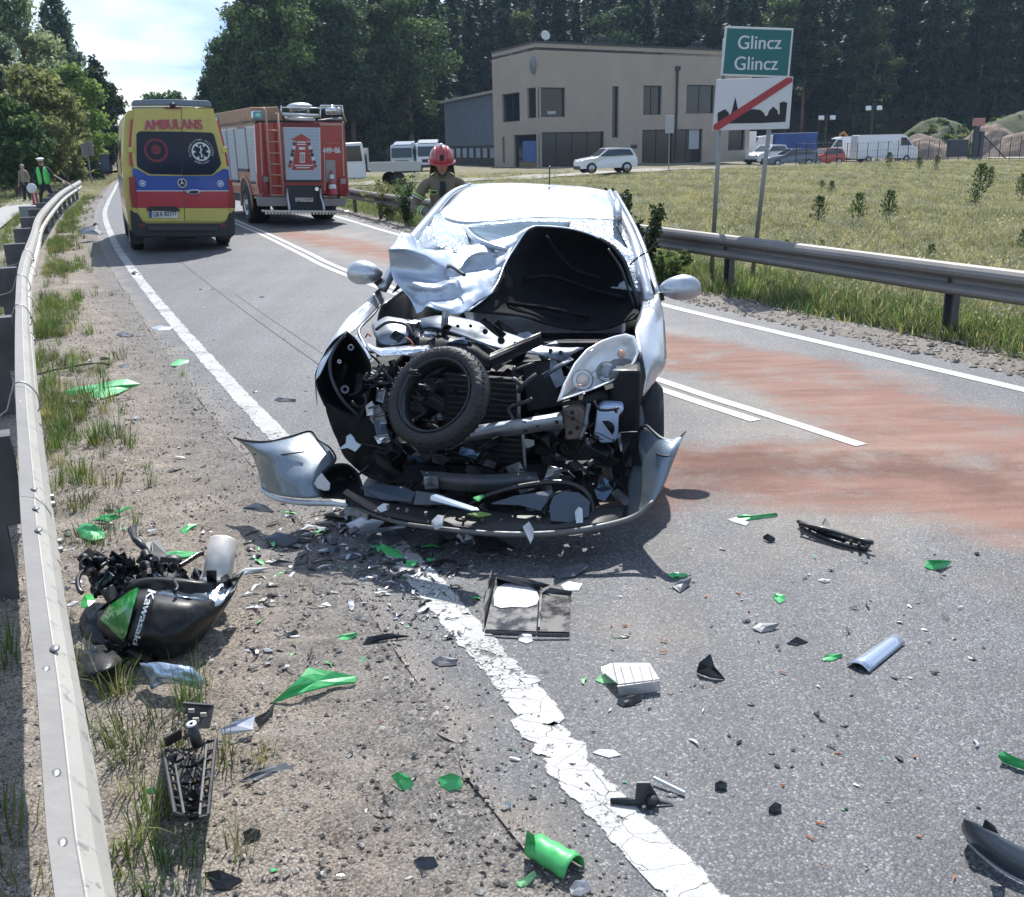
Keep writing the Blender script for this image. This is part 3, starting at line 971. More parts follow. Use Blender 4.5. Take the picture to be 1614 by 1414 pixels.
def place_scatter(name,coll,x,y,s0,s1,probs,zoff=0.0,tz_=None):
 n=len(x)
 z=terrain(x,y)+zoff if tz_ is None else tz_
 rot=np.stack([rs.randn(n)*.1,rs.randn(n)*.1,rs.rand(n)*6.28],-1)
 return scatter(name,coll,np.stack([x,y,z],-1),rot,s0+(s1-s0)*rs.rand(n),rs.choice(len(probs),n,p=probs))
n=70000
y=5+78*rs.rand(n)**1.15
x=fx(KRR,y)+.5+(58*(y/60)+14)*rs.rand(n)
vis=(x<.56*y+6)&(x>XR(y)+1.6)
keep=vis&~((y>60)&(np.abs(y-(63+(x-5)*.8))<3.2))&(y<66+np.clip(x-8,0,25)*.9)&(rs.rand(n)<np.clip(.45+8/y,0,1))
pat=fnoise(x,y,7,3,5)
x,y,pat=x[keep],y[keep],pat[keep]
place_scatter("meadow_grass",C_MEAD,x,y,.5,.95,[.36,.30,.2,.14])
n=15000
y=4+44*rs.rand(n)**1.1
o=.95+1.9*rs.rand(n)
x=XR(y)+o
k_=rs.rand(n)<np.clip((o-.85)*1.1,0.02,1)
x,y=x[k_],y[k_]
C_VF=hidden_coll("strip_tuft",[tuft("st",14,.24,.26,.014,M_GRASS,15,.6,2),tuft("st",14,.30,.24,.014,M_GRASSG,16,.5,2),tuft("st",12,.24,.28,.015,M_GRASSY,18,.7,2)])
place_scatter("strip_grass",C_VF,x,y,.6,1.2,[.4,.28,.32])
n=8500
y=2.2+42*rs.rand(n)**1.0
o=-.02+np.abs(rs.randn(n))*.30
x=fx(KLR,y)+o+.08
dn=fnoise(x,y,.8,5,8)
k_=(rs.rand(n)<np.where(y>6.2,.5,.10)*np.clip((dn-.34)*3.0,0.03,1)*np.exp(-np.maximum(0,o-.25)*1.5))
place_scatter("inner_verge_grass",C_VERG,x[k_],y[k_],.45,1.1,[.35,.25,.2,.2],0,np.zeros(k_.sum()))
n=14000
y=-1+60*rs.rand(n)**1.35
o=.25+5.5*rs.rand(n)**.9
x=fx(KLR,np.minimum(y,43))-np.maximum(0,y-43)*.42-o
dn=fnoise(x,y,.8,3,18)
px0=np.interp(y,[4,13,23,30,37,60],[-5.4,-8.6,-12.5,-15.3,-18.1,-27])
k_=(np.abs(x-px0+.4)>.85)&(rs.rand(n)<np.clip((dn-.40)*7,0,1))
place_scatter("outer_verge_grass",C_VERG,x[k_],y[k_],.8,1.7,[.3,.35,.15,.2])
n=1500
y=-.5+6.5*rs.rand(n)
x=fx(KLR,y)-.12-2.4*rs.rand(n)
k_=fnoise(x,y,.5,3,31)>.45
place_scatter("near_outer_weeds",C_VERG,x[k_],y[k_],.5,1.3,[.35,.3,.25,.1])
n=16000
y=16+70*rs.rand(n)
x=XL(y)-5-30*rs.rand(n)
px0=np.interp(y,[4,13,23,30,37,60,90],[-5.4,-8.6,-12.5,-15.3,-18.1,-27,-38])
k_=np.abs(x-px0+.4)>1.1
place_scatter("bank_grass",C_MEAD,x[k_],y[k_],.6,1.1,[.3,.3,.2,.2])
n=5000
y=44+60*rs.rand(n)
x=XL(y)-.6-4.4*rs.rand(n)
place_scatter("far_bank_grass",C_MEAD,x,y,.5,1.0,[.3,.3,.1,.3])
C_WOOD=hidden_coll("wood",[sp_me[0],sp_me[1],bl_me[0],bl_me[1]])
xs_,ys_=[],[]
for row in range(4):
 Y_=163+row*9
 for px_ in np.arange(470,1720,17):
  xs_.append(atpx(px_+rr.uniform(-8,8),Y_));ys_.append(Y_+rr.uniform(-3,3))
for row in range(2):
 Y_=132+row*10
 for px_ in np.arange(455,700,19):
  xs_.append(atpx(px_+rr.uniform(-8,8),Y_));ys_.append(Y_+rr.uniform(-3,3))
xs_,ys_=np.array(xs_),np.array(ys_)
nw=len(xs_)
scatter("forest",C_WOOD,np.stack([xs_,ys_,terrain(xs_,ys_)-.3],-1),np.stack([0*xs_,0*xs_,rs.rand(nw)*6.28],-1),.95+.3*rs.rand(nw),rs.choice(4,nw,p=[.4,.3,.15,.15]))
n=420
x=18+90*rs.rand(n);y=122+26*rs.rand(n)
C_BUSH=hidden_coll("bank_bush",[crown_mesh("bb",blobs_round(1.6,1.3,rr,8,0),420,.16,M_LF_GR,97,shell=.4),crown_mesh("bb",blobs_round(1.2,1.5,rr,8,0),420,.16,M_LF_DK,98,shell=.4)])
k_=rs.rand(n)<np.clip(.25+(x-40)/60,.15,.9)
place_scatter("bank_undergrowth",C_BUSH,x[k_],y[k_],.6,1.5,[.4,.6])
def near_tuft(px_,py_,n,h,spr,m,seed,label,wd=.005,bend=1.1):
 p=G(px_,py_);n=int(n*1.4);h=h*.78
 o=ob("grass_tuft",tuft("grass_tuft",n,h,spr,wd,m,seed,bend,4),None,(p.x,p.y,0.0))
 return tag(o,label,"grass tuft")
near_tuft(255,1395,60,.24,.26,M_GRASSG,101,"sprawling green grass tuft by the foot of the guardrail, nearest the camera")
near_tuft(215,1330,22,.30,.14,M_GRASS,107,"thin upright grass stalks just above the nearest sprawling tuft")
near_tuft(225,1170,90,.17,.32,M_GRASS,102,"wide grass tuft in front of the wrecked motorcycle tank")
near_tuft(300,1120,24,.34,.12,M_GRASSG,103,"tall thin blades standing in front of the motorcycle fairing",.005,.35)
near_tuft(175,1075,60,.18,.24,M_GRASSG,104,"grass tuft pressed under the near end of the motorcycle wreck")
near_tuft(150,850,90,.16,.30,M_GRASS,105,"grass clump beside the crumpled lime green shard")
near_tuft(115,800,70,.15,.26,M_GRASS,106,"low grass clump against the guardrail above the motorcycle")
near_tuft(105,690,80,.20,.30,M_GRASSG,108,"thick green weed clump below the long bent green panel")
near_tuft(90,610,50,.16,.26,M_GRASS,109,"grass clump against the guardrail above the long green panel")
near_tuft(200,900,30,.12,.2,M_GRASS,110,"sparse grass behind the motorcycle fork")
def young_pine(px_,py_,hpx,label,group=None,seed=0):
 y_=max(10,min(75,G(px_,py_,-.05).y))
 b_=P(px_,py_,y_);H=hpx/FPX*y_
 r=np.random.RandomState(seed)
 n=400
 t_=r.rand(n)**.8
 a_=np.floor(r.rand(n)*7)/7*6.283+np.floor(t_*5)*.7
 rad=H*.30*(1-t_)**.6*r.rand(n)+.01
 c=np.stack([np.cos(a_)*rad,np.sin(a_)*rad,H*(t_*.86)+rad*.7],-1)
 d=np.stack([np.cos(a_)*.7,np.sin(a_)*.7,.9+.3*r.randn(n)],-1)+.4*r.randn(n,3)
 d/=np.linalg.norm(d,axis=1)[:,None]
 sd_=np.cross(d,r.randn(n,3));sd_/=np.linalg.norm(sd_,axis=1)[:,None]
 L=H*.09*(.6+r.rand(n))[:,None]
 V=np.stack([c,c+d*L*.5-sd_*L*.16,c+d*L,c+d*L*.5+sd_*L*.16],1)
 o=bpy.data.objects.new("young_pine",None);COL.objects.link(o)
 o.location=(b_.x,y_,tz(b_.x,y_))
 tag(o,label,"pine",group)
 tb=MB().tube([(0,0,-.05),(0,0,H*.9)],[.012*H+.006,.004],5)
 for k in range(6):
  q=k*1.9
  tb.tube([(0,0,H*(.1+.1*k)),(cos(q)*H*.2*(1-k*.1),sin(q)*H*.2*(1-k*.1),H*(.25+.1*k))],[.006,.002],4)
 ob("trunk",tb.data("trunk",M_BARK),o)
 ob("crown",np_mesh("crown",V.reshape(-1,3),np.arange(4*n).reshape(-1,4),M_YPINE,None,False),o)
for i,(x,y,h,lab)in enumerate([(1290,351,46,"leftmost of the three young pines in the middle of the meadow"),(1352,348,50,"middle one of the three young pines in the meadow"),(1400,347,52,"darkest young pine, last in the row of three in the meadow"),(1295,300,20,"small pine seedling behind the row of three pines"),(1310,308,24,"slim pine seedling just beyond the row of three"),(1543,312,58,"large young pine near the picture edge in the meadow"),(1535,332,34,"young pine in front of the large one at the meadow edge"),(1610,315,44,"young pine cut by the picture edge, upper one"),(1613,398,40,"young pine cut by the picture edge, lower one"),(1466,410,34,"thin seedling standing alone in the lower meadow"),(1448,250+20,22,"small pine near the top of the meadow"),(1400,268,26,"bushy pine at the top of the meadow below the white vans"),(1475,270,24,"pine at the top of the meadow near the gate"),(1560,290,30,"pine between the gate and the large young pine"),(1295,392,22,"pale seedling by the guardrail right of the sign poles"),(1240,392,22,"weedy seedling just right of the sign poles")]):
 young_pine(x,y,h,lab,None,200+i)
def sapling(name,px_,py_,hpx,Y_,wd,m,n,label,seed):
 b_=P(px_,py_,Y_);H=hpx/FPX*Y_
 r=random.Random(seed)
 o=bpy.data.objects.new(name,None);COL.objects.link(o);o.location=(b_.x,Y_,0)
 tag(o,label,"shrub")
 mb=MB();bl=[]
 for k in range(9):
  a_=r.uniform(0,6.28);L=wd*r.uniform(.1,.8)
  tip=Vector((cos(a_)*L,sin(a_)*L,H*r.uniform(.5,1.0)))
  mb.tube([Vector((cos(a_)*.05,sin(a_)*.05,-.05)),tip*.5+Vector((0,0,H*.1)),tip],[.012,.008,.003],4)
  for q in range(5):
   c=tip*(.25+.19*q)
   bl.append((c.x,c.y,c.z,wd*.22,wd*.22,H*.10))
 ob("stems",mb.data("stems",M_BARK),o)
 ob("foliage",crown_mesh("foliage",bl,n,.035,m,seed,shell=.1),o)
sapling("roadside_sapling",972,402,140,13.6,.45,M_LF_DK,4000,"dark leafy sapling just beyond the guardrail beside the silver car's roof",301)
sapling("roadside_sapling",1008,402,135,13.2,.50,M_LF_DK,4500,"broader dark sapling behind the car's windscreen pillar",302)
sapling("roadside_weed",1048,395,60,13.4,.40,M_LF_GR,900,"lower leafy weed between the saplings and the sign poles",303)
sapling("roadside_weed",640,335,78,24.5,.75,M_LF_GR,1700,"yellow-green willow bush behind the guardrail beside the firefighter",304)
sapling("roadside_weed",612,318,60,26.5,.8,M_LF_OL,1500,"pale bush behind the guardrail between fire engine and firefighter",305)
M_GALV=mat("galvanised_steel",(.30,.295,.28),.5,.35,var=.10,vscale=3,dirt=.35,dirtcol=(.20,.18,.16))
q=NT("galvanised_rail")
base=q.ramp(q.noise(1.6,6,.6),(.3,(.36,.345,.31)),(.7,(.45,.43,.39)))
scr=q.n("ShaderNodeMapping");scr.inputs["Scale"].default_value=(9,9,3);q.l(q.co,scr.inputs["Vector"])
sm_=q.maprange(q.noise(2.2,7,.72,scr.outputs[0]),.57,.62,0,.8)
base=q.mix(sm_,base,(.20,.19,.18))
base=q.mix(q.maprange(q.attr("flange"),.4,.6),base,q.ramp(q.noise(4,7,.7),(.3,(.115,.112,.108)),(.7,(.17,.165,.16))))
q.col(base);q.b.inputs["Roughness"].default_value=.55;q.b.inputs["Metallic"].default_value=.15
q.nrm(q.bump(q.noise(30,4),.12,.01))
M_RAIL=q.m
q=NT("weathered_rail")
base=q.ramp(q.noise(1.2,6,.6),(.3,(.15,.145,.14)),(.7,(.23,.22,.205)))
q.col(base);q.b.inputs["Roughness"].default_value=.6;q.b.inputs["Metallic"].default_value=.3
M_RAIL2=q.m
M_POST=mat("post_dark_steel",(.10,.10,.105),.7,.2,var=.25,vscale=5)
M_BOLT=mat("bolt_steel",(.22,.22,.22),.45,.6)
M_WIRE=mat("tie_wire",(.38,.38,.37),.4,.7)
WPROF=[(-.004,.752),(.036,.740),(.041,.737),(.066,.706),(.080,.672),(.074,.640),(.008,.592),(.003,.572),(.008,.552),(.072,.508),(.083,.482),(.076,.458),(.03,.430)]
def rail_frames(K,y0,y1,n):
 ys=np.linspace(y0,y1,n);xs=fx(K,ys);dx=np.gradient(xs,ys);m=np.hypot(1,dx)
 return[(Vector((x,y,0)),Vector((1/k,-d/k,0)))for x,y,d,k in zip(xs,ys,dx,m)]
def guardrail(label,K,sgn,ys0,ys1,step,post_ys,m,zs=1.0,endcap=False,pw=(.11,.07),postmat=None,bolts=True,pback=.0):
 th=Thing("guardrail",label,"guardrail",(float(fx(K,post_ys[0])),post_ys[0],0))
 y=ys0;i=0
 while y<ys1-.1:
  y2=min(ys1,y+step)
  fr=rail_frames(K,y-.10,y2+.16,10)
  mb=MB()
  lift=.004*(i%2)
  rows=[[p+nrm*(sgn*(d+lift))+Vector((0,0,z*zs))for d,z in WPROF]for p,nrm in fr]
  mb.grid([[th.Mi@v for v in r]for r in rows])
  me=mb.data("rail_section",m,False)
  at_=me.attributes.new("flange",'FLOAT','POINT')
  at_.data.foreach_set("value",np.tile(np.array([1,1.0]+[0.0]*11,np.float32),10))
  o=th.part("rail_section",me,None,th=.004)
  if bolts and y<22:
   b=MB()
   for(p,nrm)in(rail_frames(K,y+.02,y+.1,2)):
    for z_ in(.662,.484,.59):
     d_=.083 if z_!=.59 else .02
     c=p+nrm*(sgn*(d_+lift+.003))+Vector((0,0,z_*zs))
     b.cyl(th.Mi@c,th.Mi@(c+nrm*sgn*.012),.013,.011,8)
   b_o=th.part("bolt",b,M_BOLT,parent=o)
  y=y2;i+=1
 for py in post_ys:
  x=float(fx(K,py));d=(float(fx(K,py+.2))-x)/.2;nrm=Vector((1,-d,0)).normalized();tn=Vector((d,1,0)).normalized()
  mb=MB()
  w_,t_=pw
  c=Vector((x,py,0))-nrm*sgn*(pback+t_/2+.01)
  zt=(.70 if t_<.2 else .735)*zs
  if t_>.2:
   mb.box(th.Mi@(c+Vector((0,0,zt-.20))),(w_,t_,.40),Matrix.Rotation(math.atan2(tn.y,tn.x),3,'Z'));zt-=.40;t_=.11
  prof=[(-w_/2,-t_/2),(w_/2,-t_/2),(w_/2,t_/2),(w_/2-.012,t_/2),(w_/2-.012,-t_/2+.01),(-w_/2+.012,-t_/2+.01),(-w_/2+.012,t_/2),(-w_/2,t_/2)]
  u=(th.Mi.to_3x3()@tn);v=(th.Mi.to_3x3()@nrm)*sgn
  mb.prism(prof,th.Mi@(c+Vector((0,0,-.4))),th.Mi@(c+Vector((0,0,zt))),u,v)
  mb.cyl(th.Mi@(c+Vector((0,0,.57*zs))),th.Mi@(c+nrm*sgn*(.10+pback)+Vector((0,0,.57*zs))),.02,.02,8)
  th.part("post",mb,postmat or M_POST)
 return th
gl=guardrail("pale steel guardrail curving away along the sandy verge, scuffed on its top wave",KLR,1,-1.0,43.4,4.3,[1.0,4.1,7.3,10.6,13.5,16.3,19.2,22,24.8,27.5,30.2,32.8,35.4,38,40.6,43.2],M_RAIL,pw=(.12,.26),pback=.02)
for yy in(1.42,1.62,2.02,2.12,2.9,3.1,3.3,4.6,6.4,8.6):
 x=float(fx(KLR,yy));gl.part("bolt_head",MB().ell(gl.Mi@Vector((x+.018+.03*(int(yy*10)%2),yy,.745)),(.012,.019,.005),12,5,Matrix.Rotation(R_(24),3,'Z')),M_BOLT,True)
for yy in(4.9,7.6,9.6,12.2):
 x=float(fx(KLR,yy));nrm=Vector((.92,.40,0))
 c=Vector((x,yy,0))
 pts=[c+nrm*d+Vector((0,0,z))for d,z in((-.42,.56),(-.1,.60),(-.03,.70),(.0,.765),(.05,.76),(.092,.70),(.095,.62),(.05,.58),(.095,.52),(.09,.45),(.0,.41))]
 gl.part("tie_wire",MB().tube([gl.Mi@a for a in catmull(pts,3)],.0045,5),M_WIRE,True)
guardrail("grey weathered guardrail on the far side of the road in front of the meadow",KRR,-1,-8,52,4.0,[-2.5,1.2,5.6,9.5,12.85,16.3,19.8,23.3,27.0,30.0,33.2,36.5,40,44,48],M_RAIL2,.92,pw=(.12,.08))
wd_=mat("railing_timber",(.30,.24,.13),.8,var=.2)
fn=Thing("path_railing","low yellowish timber railing along the grass beyond the footpath","railing",(atpx(10,27),27,0))
for i in range(7):
 y_=21+i*1.6;x_=float(np.interp(y_,[13,23,30,37],[-8.6,-12.5,-15.3,-18.1]))-1.9
 z_=tz(x_,y_)
 fn.part("post",MB().tube([fn.Mi@Vector((x_,y_,z_-.2)),fn.Mi@Vector((x_,y_,z_+.75))],.045,7),wd_)
 if i<6:
  y2=y_+1.6;x2=float(np.interp(y2,[13,23,30,37],[-8.6,-12.5,-15.3,-18.1]))-1.9
  for h_ in(.38,.70):
   fn.part("rail",MB().tube([fn.Mi@Vector((x_+.05,y_-.05,z_+h_)),fn.Mi@Vector((x2+.05,y2+.05,tz(x2,y2)+h_))],.035,6),wd_)
M_WHITE=mat("sign_white",(.62,.62,.63),.45)
M_GREEN=mat("sign_green",(.008,.125,.125),.4)
M_SRED=mat("sign_red",(.36,.035,.045),.45)
M_SBLK=mat("sign_black",(.012,.014,.02),.5)
M_POLE=mat("sign_pole",(.26,.26,.25),.45,.6,var=.1)
M_SBACK=mat("sign_back",(.30,.30,.30),.5,.5)
SY=13.6
sp0=P(1124,385,SY);sp1=P(1191,395,SY+.1)
sg=Thing("town_sign","green and white town-end road sign on two leaning grey poles in the meadow","road sign",(sp0.x,SY,tz(sp0.x,SY)))
def spt(x,y,dy=0.0):return sg.W(x,y,SY+dy)
def sgl(x,y,yl=0.0):
 return sg.L(x,y,yl)
def vec_dn(a):return Vector((a.x,a.y,-1.2))
for(xt,yt,xb,yb)in((1143,60,1124,385),(1229,60,1190,398)):
 a_,b_=sgl(xt,yt,.05),sgl(xb,yb,.05)
 d_=(b_-a_).normalized()
 sg.part("pole",MB().tube([a_,b_+d_*.9],.030,12),M_POLE,True)
def panel(name,pts,th,m,yl,bv=.0,lab=None):
 v=[sgl(x,y,yl)for x,y in pts]
 mb=MB().poly(v,(0,th,0))
 return sg.part(name,mb,m,bv=bv,label=lab)
pg=panel("green_board",[(1143,41),(1251,45),(1244,123),(1136,119)],.02,M_WHITE,0,.004)
v=[sgl(x,y,-.0035)for x,y in[(1146.5,44.5),(1248,48),(1241,119.5),(1139.5,116)]]
sg.part("green_field",MB().poly(v,(0,.0025,0)),M_GREEN,parent=pg)
def sgtext(s_,cx,cy,wpx,yl,ang,par,m,sx=.95):
 mb=text_mesh(s_,1.0,.012)
 w_=max(a.x for a in mb.v)-min(a.x for a in mb.v)
 k=(sgl(cx+wpx/2,cy,yl).x-sgl(cx-wpx/2,cy,yl).x)/w_
 mb.xf(Matrix.Rotation(ang,4,'Y')@Matrix.Diagonal((k,k,k*1.04,1)))
 mb.xf(Matrix.Translation(sgl(cx,cy,yl)))
 return sg.part("lettering",mb,m,parent=par)
sgtext("Glincz",1197,68,69,-.005,.02,pg,M_WHITE)
sgtext("Glincz",1191.5,101,69,-.005,.02,pg,M_WHITE)
pw_=panel("white_board",[(1130,125),(1250.5,121),(1244,203),(1123,206)],.02,M_WHITE,.0,.004)
sky_px=[(1131,195),(1131,178),(1143,172),(1149,178),(1149,182),(1153,178),(1159,153),(1164,176),(1170,172),(1178,176),(1184,172),(1198,173),(1204,178),(1206,183),(1210,182),(1212,175),(1219,168),(1226,175),(1226,180),(1229,180),(1229,162),(1235,160),(1241,162),(1238,192),(1200,194)]
def flat_px(pts,m,yl,name,par,th=.002):
 v=[sgl(x,y,yl)for x,y in pts]
 return sg.part(name,MB().poly(v,(0,th,0)),m,parent=par)
flat_px(sky_px,M_SBLK,-.004,"town_silhouette",pw_)
flat_px([(1124.5,204.5),(1124.5,197),(1240,122.5),(1249,122.3),(1249,129),(1133,205)],M_SRED,-.0075,"red_stroke",pw_)
for(x,y)in((1150,80),(1232,80),(1140,165),(1222,165)):
 sg.part("bracket",MB().box(sgl(x,y,.035),(.12,.03,.03)),M_POLE)
q=NT("beige_render")
bs=q.ramp(q.noise(.5,5,.6),(.3,(.335,.285,.235)),(.7,(.385,.33,.278)))
q.col(q.mix(1.0,bs,q.ramp(q.noise(30,3),(.3,.93),(.7,1.05)),'MULTIPLY'));q.b.inputs["Roughness"].default_value=.9
M_BEIGE=q.m
M_GLASSD=mat("dark_window_glass",(.012,.02,.032),.07,0,spec=.6)
M_FRAMED=mat("window_frame_dark",(.03,.035,.04),.5)
M_GREYM=mat("hall_cladding",(.12,.145,.185),.6,.1,var=.06,vscale=1)
M_DKM=mat("dark_trim",(.04,.042,.046),.6)
M_BLIND=mat("pale_blind",(.36,.38,.40),.8)
M_BLUEP=mat("blue_poster",(.03,.10,.30),.5)
B0,B1,B2=Vector((2.45,80,-.2)),Vector((22.2,93.5,-.2)),Vector((-.95,88.4,-.2))
BH=9.25
bd=Thing("office_building","two-storey beige office building with dark windows in front of the wood","building",B0)
def wall_frame(a,b):
 d=(b-a);L=math.hypot(d.x,d.y);u=Vector((d.x/L,d.y/L,0));n=Vector((u.y,-u.x,0))
 return a,u,n,L
F1=wall_frame(B0,B1);F2=wall_frame(B2,B0)
def wpix(F,x,y):
 a,u,n,L=F
 d=ray(x,y);t_=(a-CAM).dot(n)/d.dot(n);p=CAM+d*t_
 return(p-a).dot(u),p.z-a.z
def wpt(F,s_,z,o=0.0):
 a,u,n,L=F
 return bd.Mi@(a+u*s_+n*o+Vector((0,0,z)))
depth=Vector((-F1[1].y,F1[1].x,0))*12
def wall_with_holes(name,F,H,holes,m):
 a,u,n,L=F
 ss=sorted({0,L}|{h[0]for h in holes}|{h[1]for h in holes});zs=sorted({0,H}|{h[2]for h in holes}|{h[3]for h in holes})
 mb=MB()
 for i in range(len(ss)-1):
  for j in range(len(zs)-1):
   cs,cz=(ss[i]+ss[i+1])/2,(zs[j]+zs[j+1])/2
   if any(h[0]<cs<h[1]and h[2]<cz<h[3]for h in holes):continue
   mb.add([wpt(F,ss[i],zs[j]),wpt(F,ss[i+1],zs[j]),wpt(F,ss[i+1],zs[j+1]),wpt(F,ss[i],zs[j+1])],[(0,1,2,3)])
 for h in holes:
  s0,s1,z0,z1=h[:4];d_=-.28
  for(p,r_)in(((s0,z0),(s0,z1)),((s0,z1),(s1,z1)),((s1,z1),(s1,z0)),((s1,z0),(s0,z0))):
   mb.add([wpt(F,*p),wpt(F,*r_),wpt(F,*r_,d_),wpt(F,*p,d_)],[(0,1,2,3)])
 return bd.part(name,mb,m)
def window(F,h,nm=2,kind="window"):
 s0,s1,z0,z1=h[:4];d_=-.22
 fr=MB();a,u,n,L=F
 def bar(sa,sb,za,zb,o0=d_-.04,o1=d_+.04):
  c=[wpt(F,sa,za,o1),wpt(F,sb,za,o1),wpt(F,sb,zb,o1),wpt(F,sa,zb,o1)]
  fr.poly(c,(bd.Mi.to_3x3()@n)*(o0-o1))
 t_=.07
 bar(s0,s1,z0,z0+t_);bar(s0,s1,z1-t_,z1);bar(s0,s0+t_,z0+t_,z1-t_);bar(s1-t_,s1,z0+t_,z1-t_)
 for k in range(1,nm):
  c=s0+(s1-s0)*k/nm;bar(c-.03,c+.03,z0+t_,z1-t_)
 o=bd.part(kind,fr,M_FRAMED)
 for k in range(nm):
  a0=s0+(s1-s0)*k/nm+.03;a1=s0+(s1-s0)*(k+1)/nm-.03
  bd.part("pane",MB().poly([wpt(F,a0,z0+t_,d_),wpt(F,a1,z0+t_,d_),wpt(F,a1,z1-t_,d_),wpt(F,a0,z1-t_,d_)],(bd.Mi.to_3x3()@n)*-.02),M_GLASSD,parent=o)
 return o
def rectpx(F,x0,x1,y0,y1):
 s0,za=wpix(F,x0,(y0+y1)/2);s1,zb=wpix(F,x1,(y0+y1)/2)
 zt=wpix(F,(x0+x1)/2,y0)[1];zl=wpix(F,(x0+x1)/2,y1)[1]
 return[max(.02,s0),min(F[3]-.02,s1),max(.02,zl),min(BH-.3,zt)]
HB=[rectpx(F1,x0,x1,y0,y1)+[k]for x0,x1,y0,y1,k in[(852.6,891,138,184.5,1),(965,975,136,217,1),(1014,1043,135,181,2),(1082,1126,134,179,2),(854,952,208,256,4),(1012,1107,204,253,4),(1148,1174,203,237,1)]]
for h in HB[4:6]:h[2]=.05
w1=wall_with_holes("front_wall",F1,BH,HB,M_BEIGE)
for h in HB:window(F1,h,h[4])
HA=[rectpx(F2,x0,x1,y0,y1)+[k]for x0,x1,y0,y1,k in[(791.5,819,147,192,2),(831,852.4,138,186,2),(810,852.4,212,256,1),(792,795.5,216,257,1)]]
HA[2][2]=.05
wall_with_holes("side_wall",F2,BH,HA,M_BEIGE)
for h in HA:window(F2,h,h[4])
q3,q2,q1,q0=[bd.Mi@(v_)for v_ in(B2+Vector((1.2,9,0)),B2,B0,B1)]
q4=bd.Mi@(B1+Vector((-3,8,0)))
up=Vector((0,0,BH))
bd.part("back_wall",MB().add([q3,q3+up,q4+up,q4],[(0,1,2,3)]).add([q4,q4+up,q0+up,q0],[(0,1,2,3)]).add([q3,q2,q2+up,q3+up],[(0,1,2,3)]),M_BEIGE)
bd.part("roof",MB().poly([a+Vector((0,0,BH-.5))for a in(q2,q1,q0,q4,q3)],(0,0,.2)),M_DKM)
cap=MB()
for(F,)in((F1,),(F2,)):
 a,u,n,L=F
 cap.poly([wpt(F,-.05 if F is F2 else 0,BH,.06),wpt(F,L+.04,BH,.06),wpt(F,L+.04,BH,-.35),wpt(F,-.05 if F is F2 else 0,BH,-.35)],(0,0,.14 if F is F1 else .137))
bd.part("parapet_cap",cap,M_DKM)
s_,z_=wpix(F1,1067,108)
bd.part("drainpipe",MB().tube([wpt(F1,s_,z_,.10),wpt(F1,s_,.3,.10)],.10,8).box(wpt(F1,s_,z_,.12),(.4,.3,.35)),M_DKM)
s_,z_=wpix(F2,842,103)
lg=MB().lathe([(0,.1),(.55,.1),(.62,0)],wpt(F2,s_,z_,.06),bd.Mi.to_3x3()@F2[2],20)
bd.part("round_wall_lamp",lg,mat("lamp_grey",(.16,.17,.18),.5),True)
s_,z_=wpix(F1,872.5,70)
c=wpt(F1,1.4,BH+.6,-.6)
bd.part("satellite_dish",MB().lathe([(0,0),(.22,.03),(.36,.10)],c,(.3,-1,.25),16).tube([c,c+Vector((0,.1,-.6))],.03,6),mat("dish_white",(.6,.6,.6),.5),True,th=.02)
for k in range(2):
 p_=wpt(F1,8.6+k*10.5,BH+.25,-2.2)
 bd.part("roof_vent",MB().box(p_,(1.6,1.0,.6)).lathe([(.0,.5),(.45,.45),(.45,.2),(.3,.2),(.3,0)],p_+Vector((0,0,.2)),(0,0,1),12),M_DKM)
def sticker(F,x0,x1,y0,y1,m,nm,o=-.17):
 h=rectpx(F,x0,x1,y0,y1)
 bd.part(nm,MB().poly([wpt(F,h[0],h[2],o),wpt(F,h[1],h[2],o),wpt(F,h[1],h[3],o),wpt(F,h[0],h[3],o)],(bd.Mi.to_3x3()@F[2])*-.02),m)
sticker(F2,821,842,222,255,M_BLUEP,"window_banner")
sticker(F1,1088,1104,204,235,M_BLIND,"window_blind")
sticker(F1,994,1004,228,234,M_DKM,"letter_box",.03)
sticker(F1,865,878,175,180,M_BLIND,"desk_chair")
H0,H1=P(704,250,104),P(788,250,92)
H0.z=H1.z=-.3
hl=Thing("storage_hall","blue-grey metal-clad hall with a low pitched roof beside the beige office","building",H0)
zt0,zt1=P(704,163,104).z+.3,P(788,146,92).z+.3
u=(H1-H0);L=u.length;u=u/L;n=Vector((u.y,-u.x,0));bk=-n*18
def hp(s_,z,o=0.0):return hl.Mi@(H0+u*s_+n*o+Vector((0,0,z)))
N=34
for k in range(N):
 s0,s1=L*k/N,L*(k+1)/N-.06
 za,zb=zt0+(zt1-zt0)*k/N,zt0+(zt1-zt0)*(k+1)/N
 hl.part("cladding_panel",MB().poly([hp(s0,2.0,.05),hp(s1,2.0,.05),hp(s1,zb,.05),hp(s0,za,.05)],(hl.Mi.to_3x3()@n)*-.05),M_GREYM)
hl.part("wall",MB().add([hp(0,0),hp(L,0),hp(L,zt1-.02),hp(0,zt0-.02)],[(0,1,2,3)]).add([hp(0,0),hp(0,zt0-.02),hp(0,zt0-.02,-18),hp(0,0,-18)],[(0,1,2,3)]),M_DKM)
hl.part("roof",MB().poly([hp(-.3,zt0+.02,.4),hp(L,zt1+.02,.4),hp(L,zt1+.02,-18),hp(-.3,zt0+.02,-18)],(0,0,.22)),mat("roof_sheet",(.30,.30,.27),.6,.3))
for k in range(7):
 s0=L*(.10+.125*k)
 hl.part("window",MB().poly([hp(s0,.9,.09),hp(s0+1.0,.9,.09),hp(s0+1.0,1.75,.09),hp(s0,1.75,.09)],(hl.Mi.to_3x3()@n)*-.05),mat("hall_window",(.25,.30,.36),.15))
c=hp(L*.82,zt1+.3,-1)
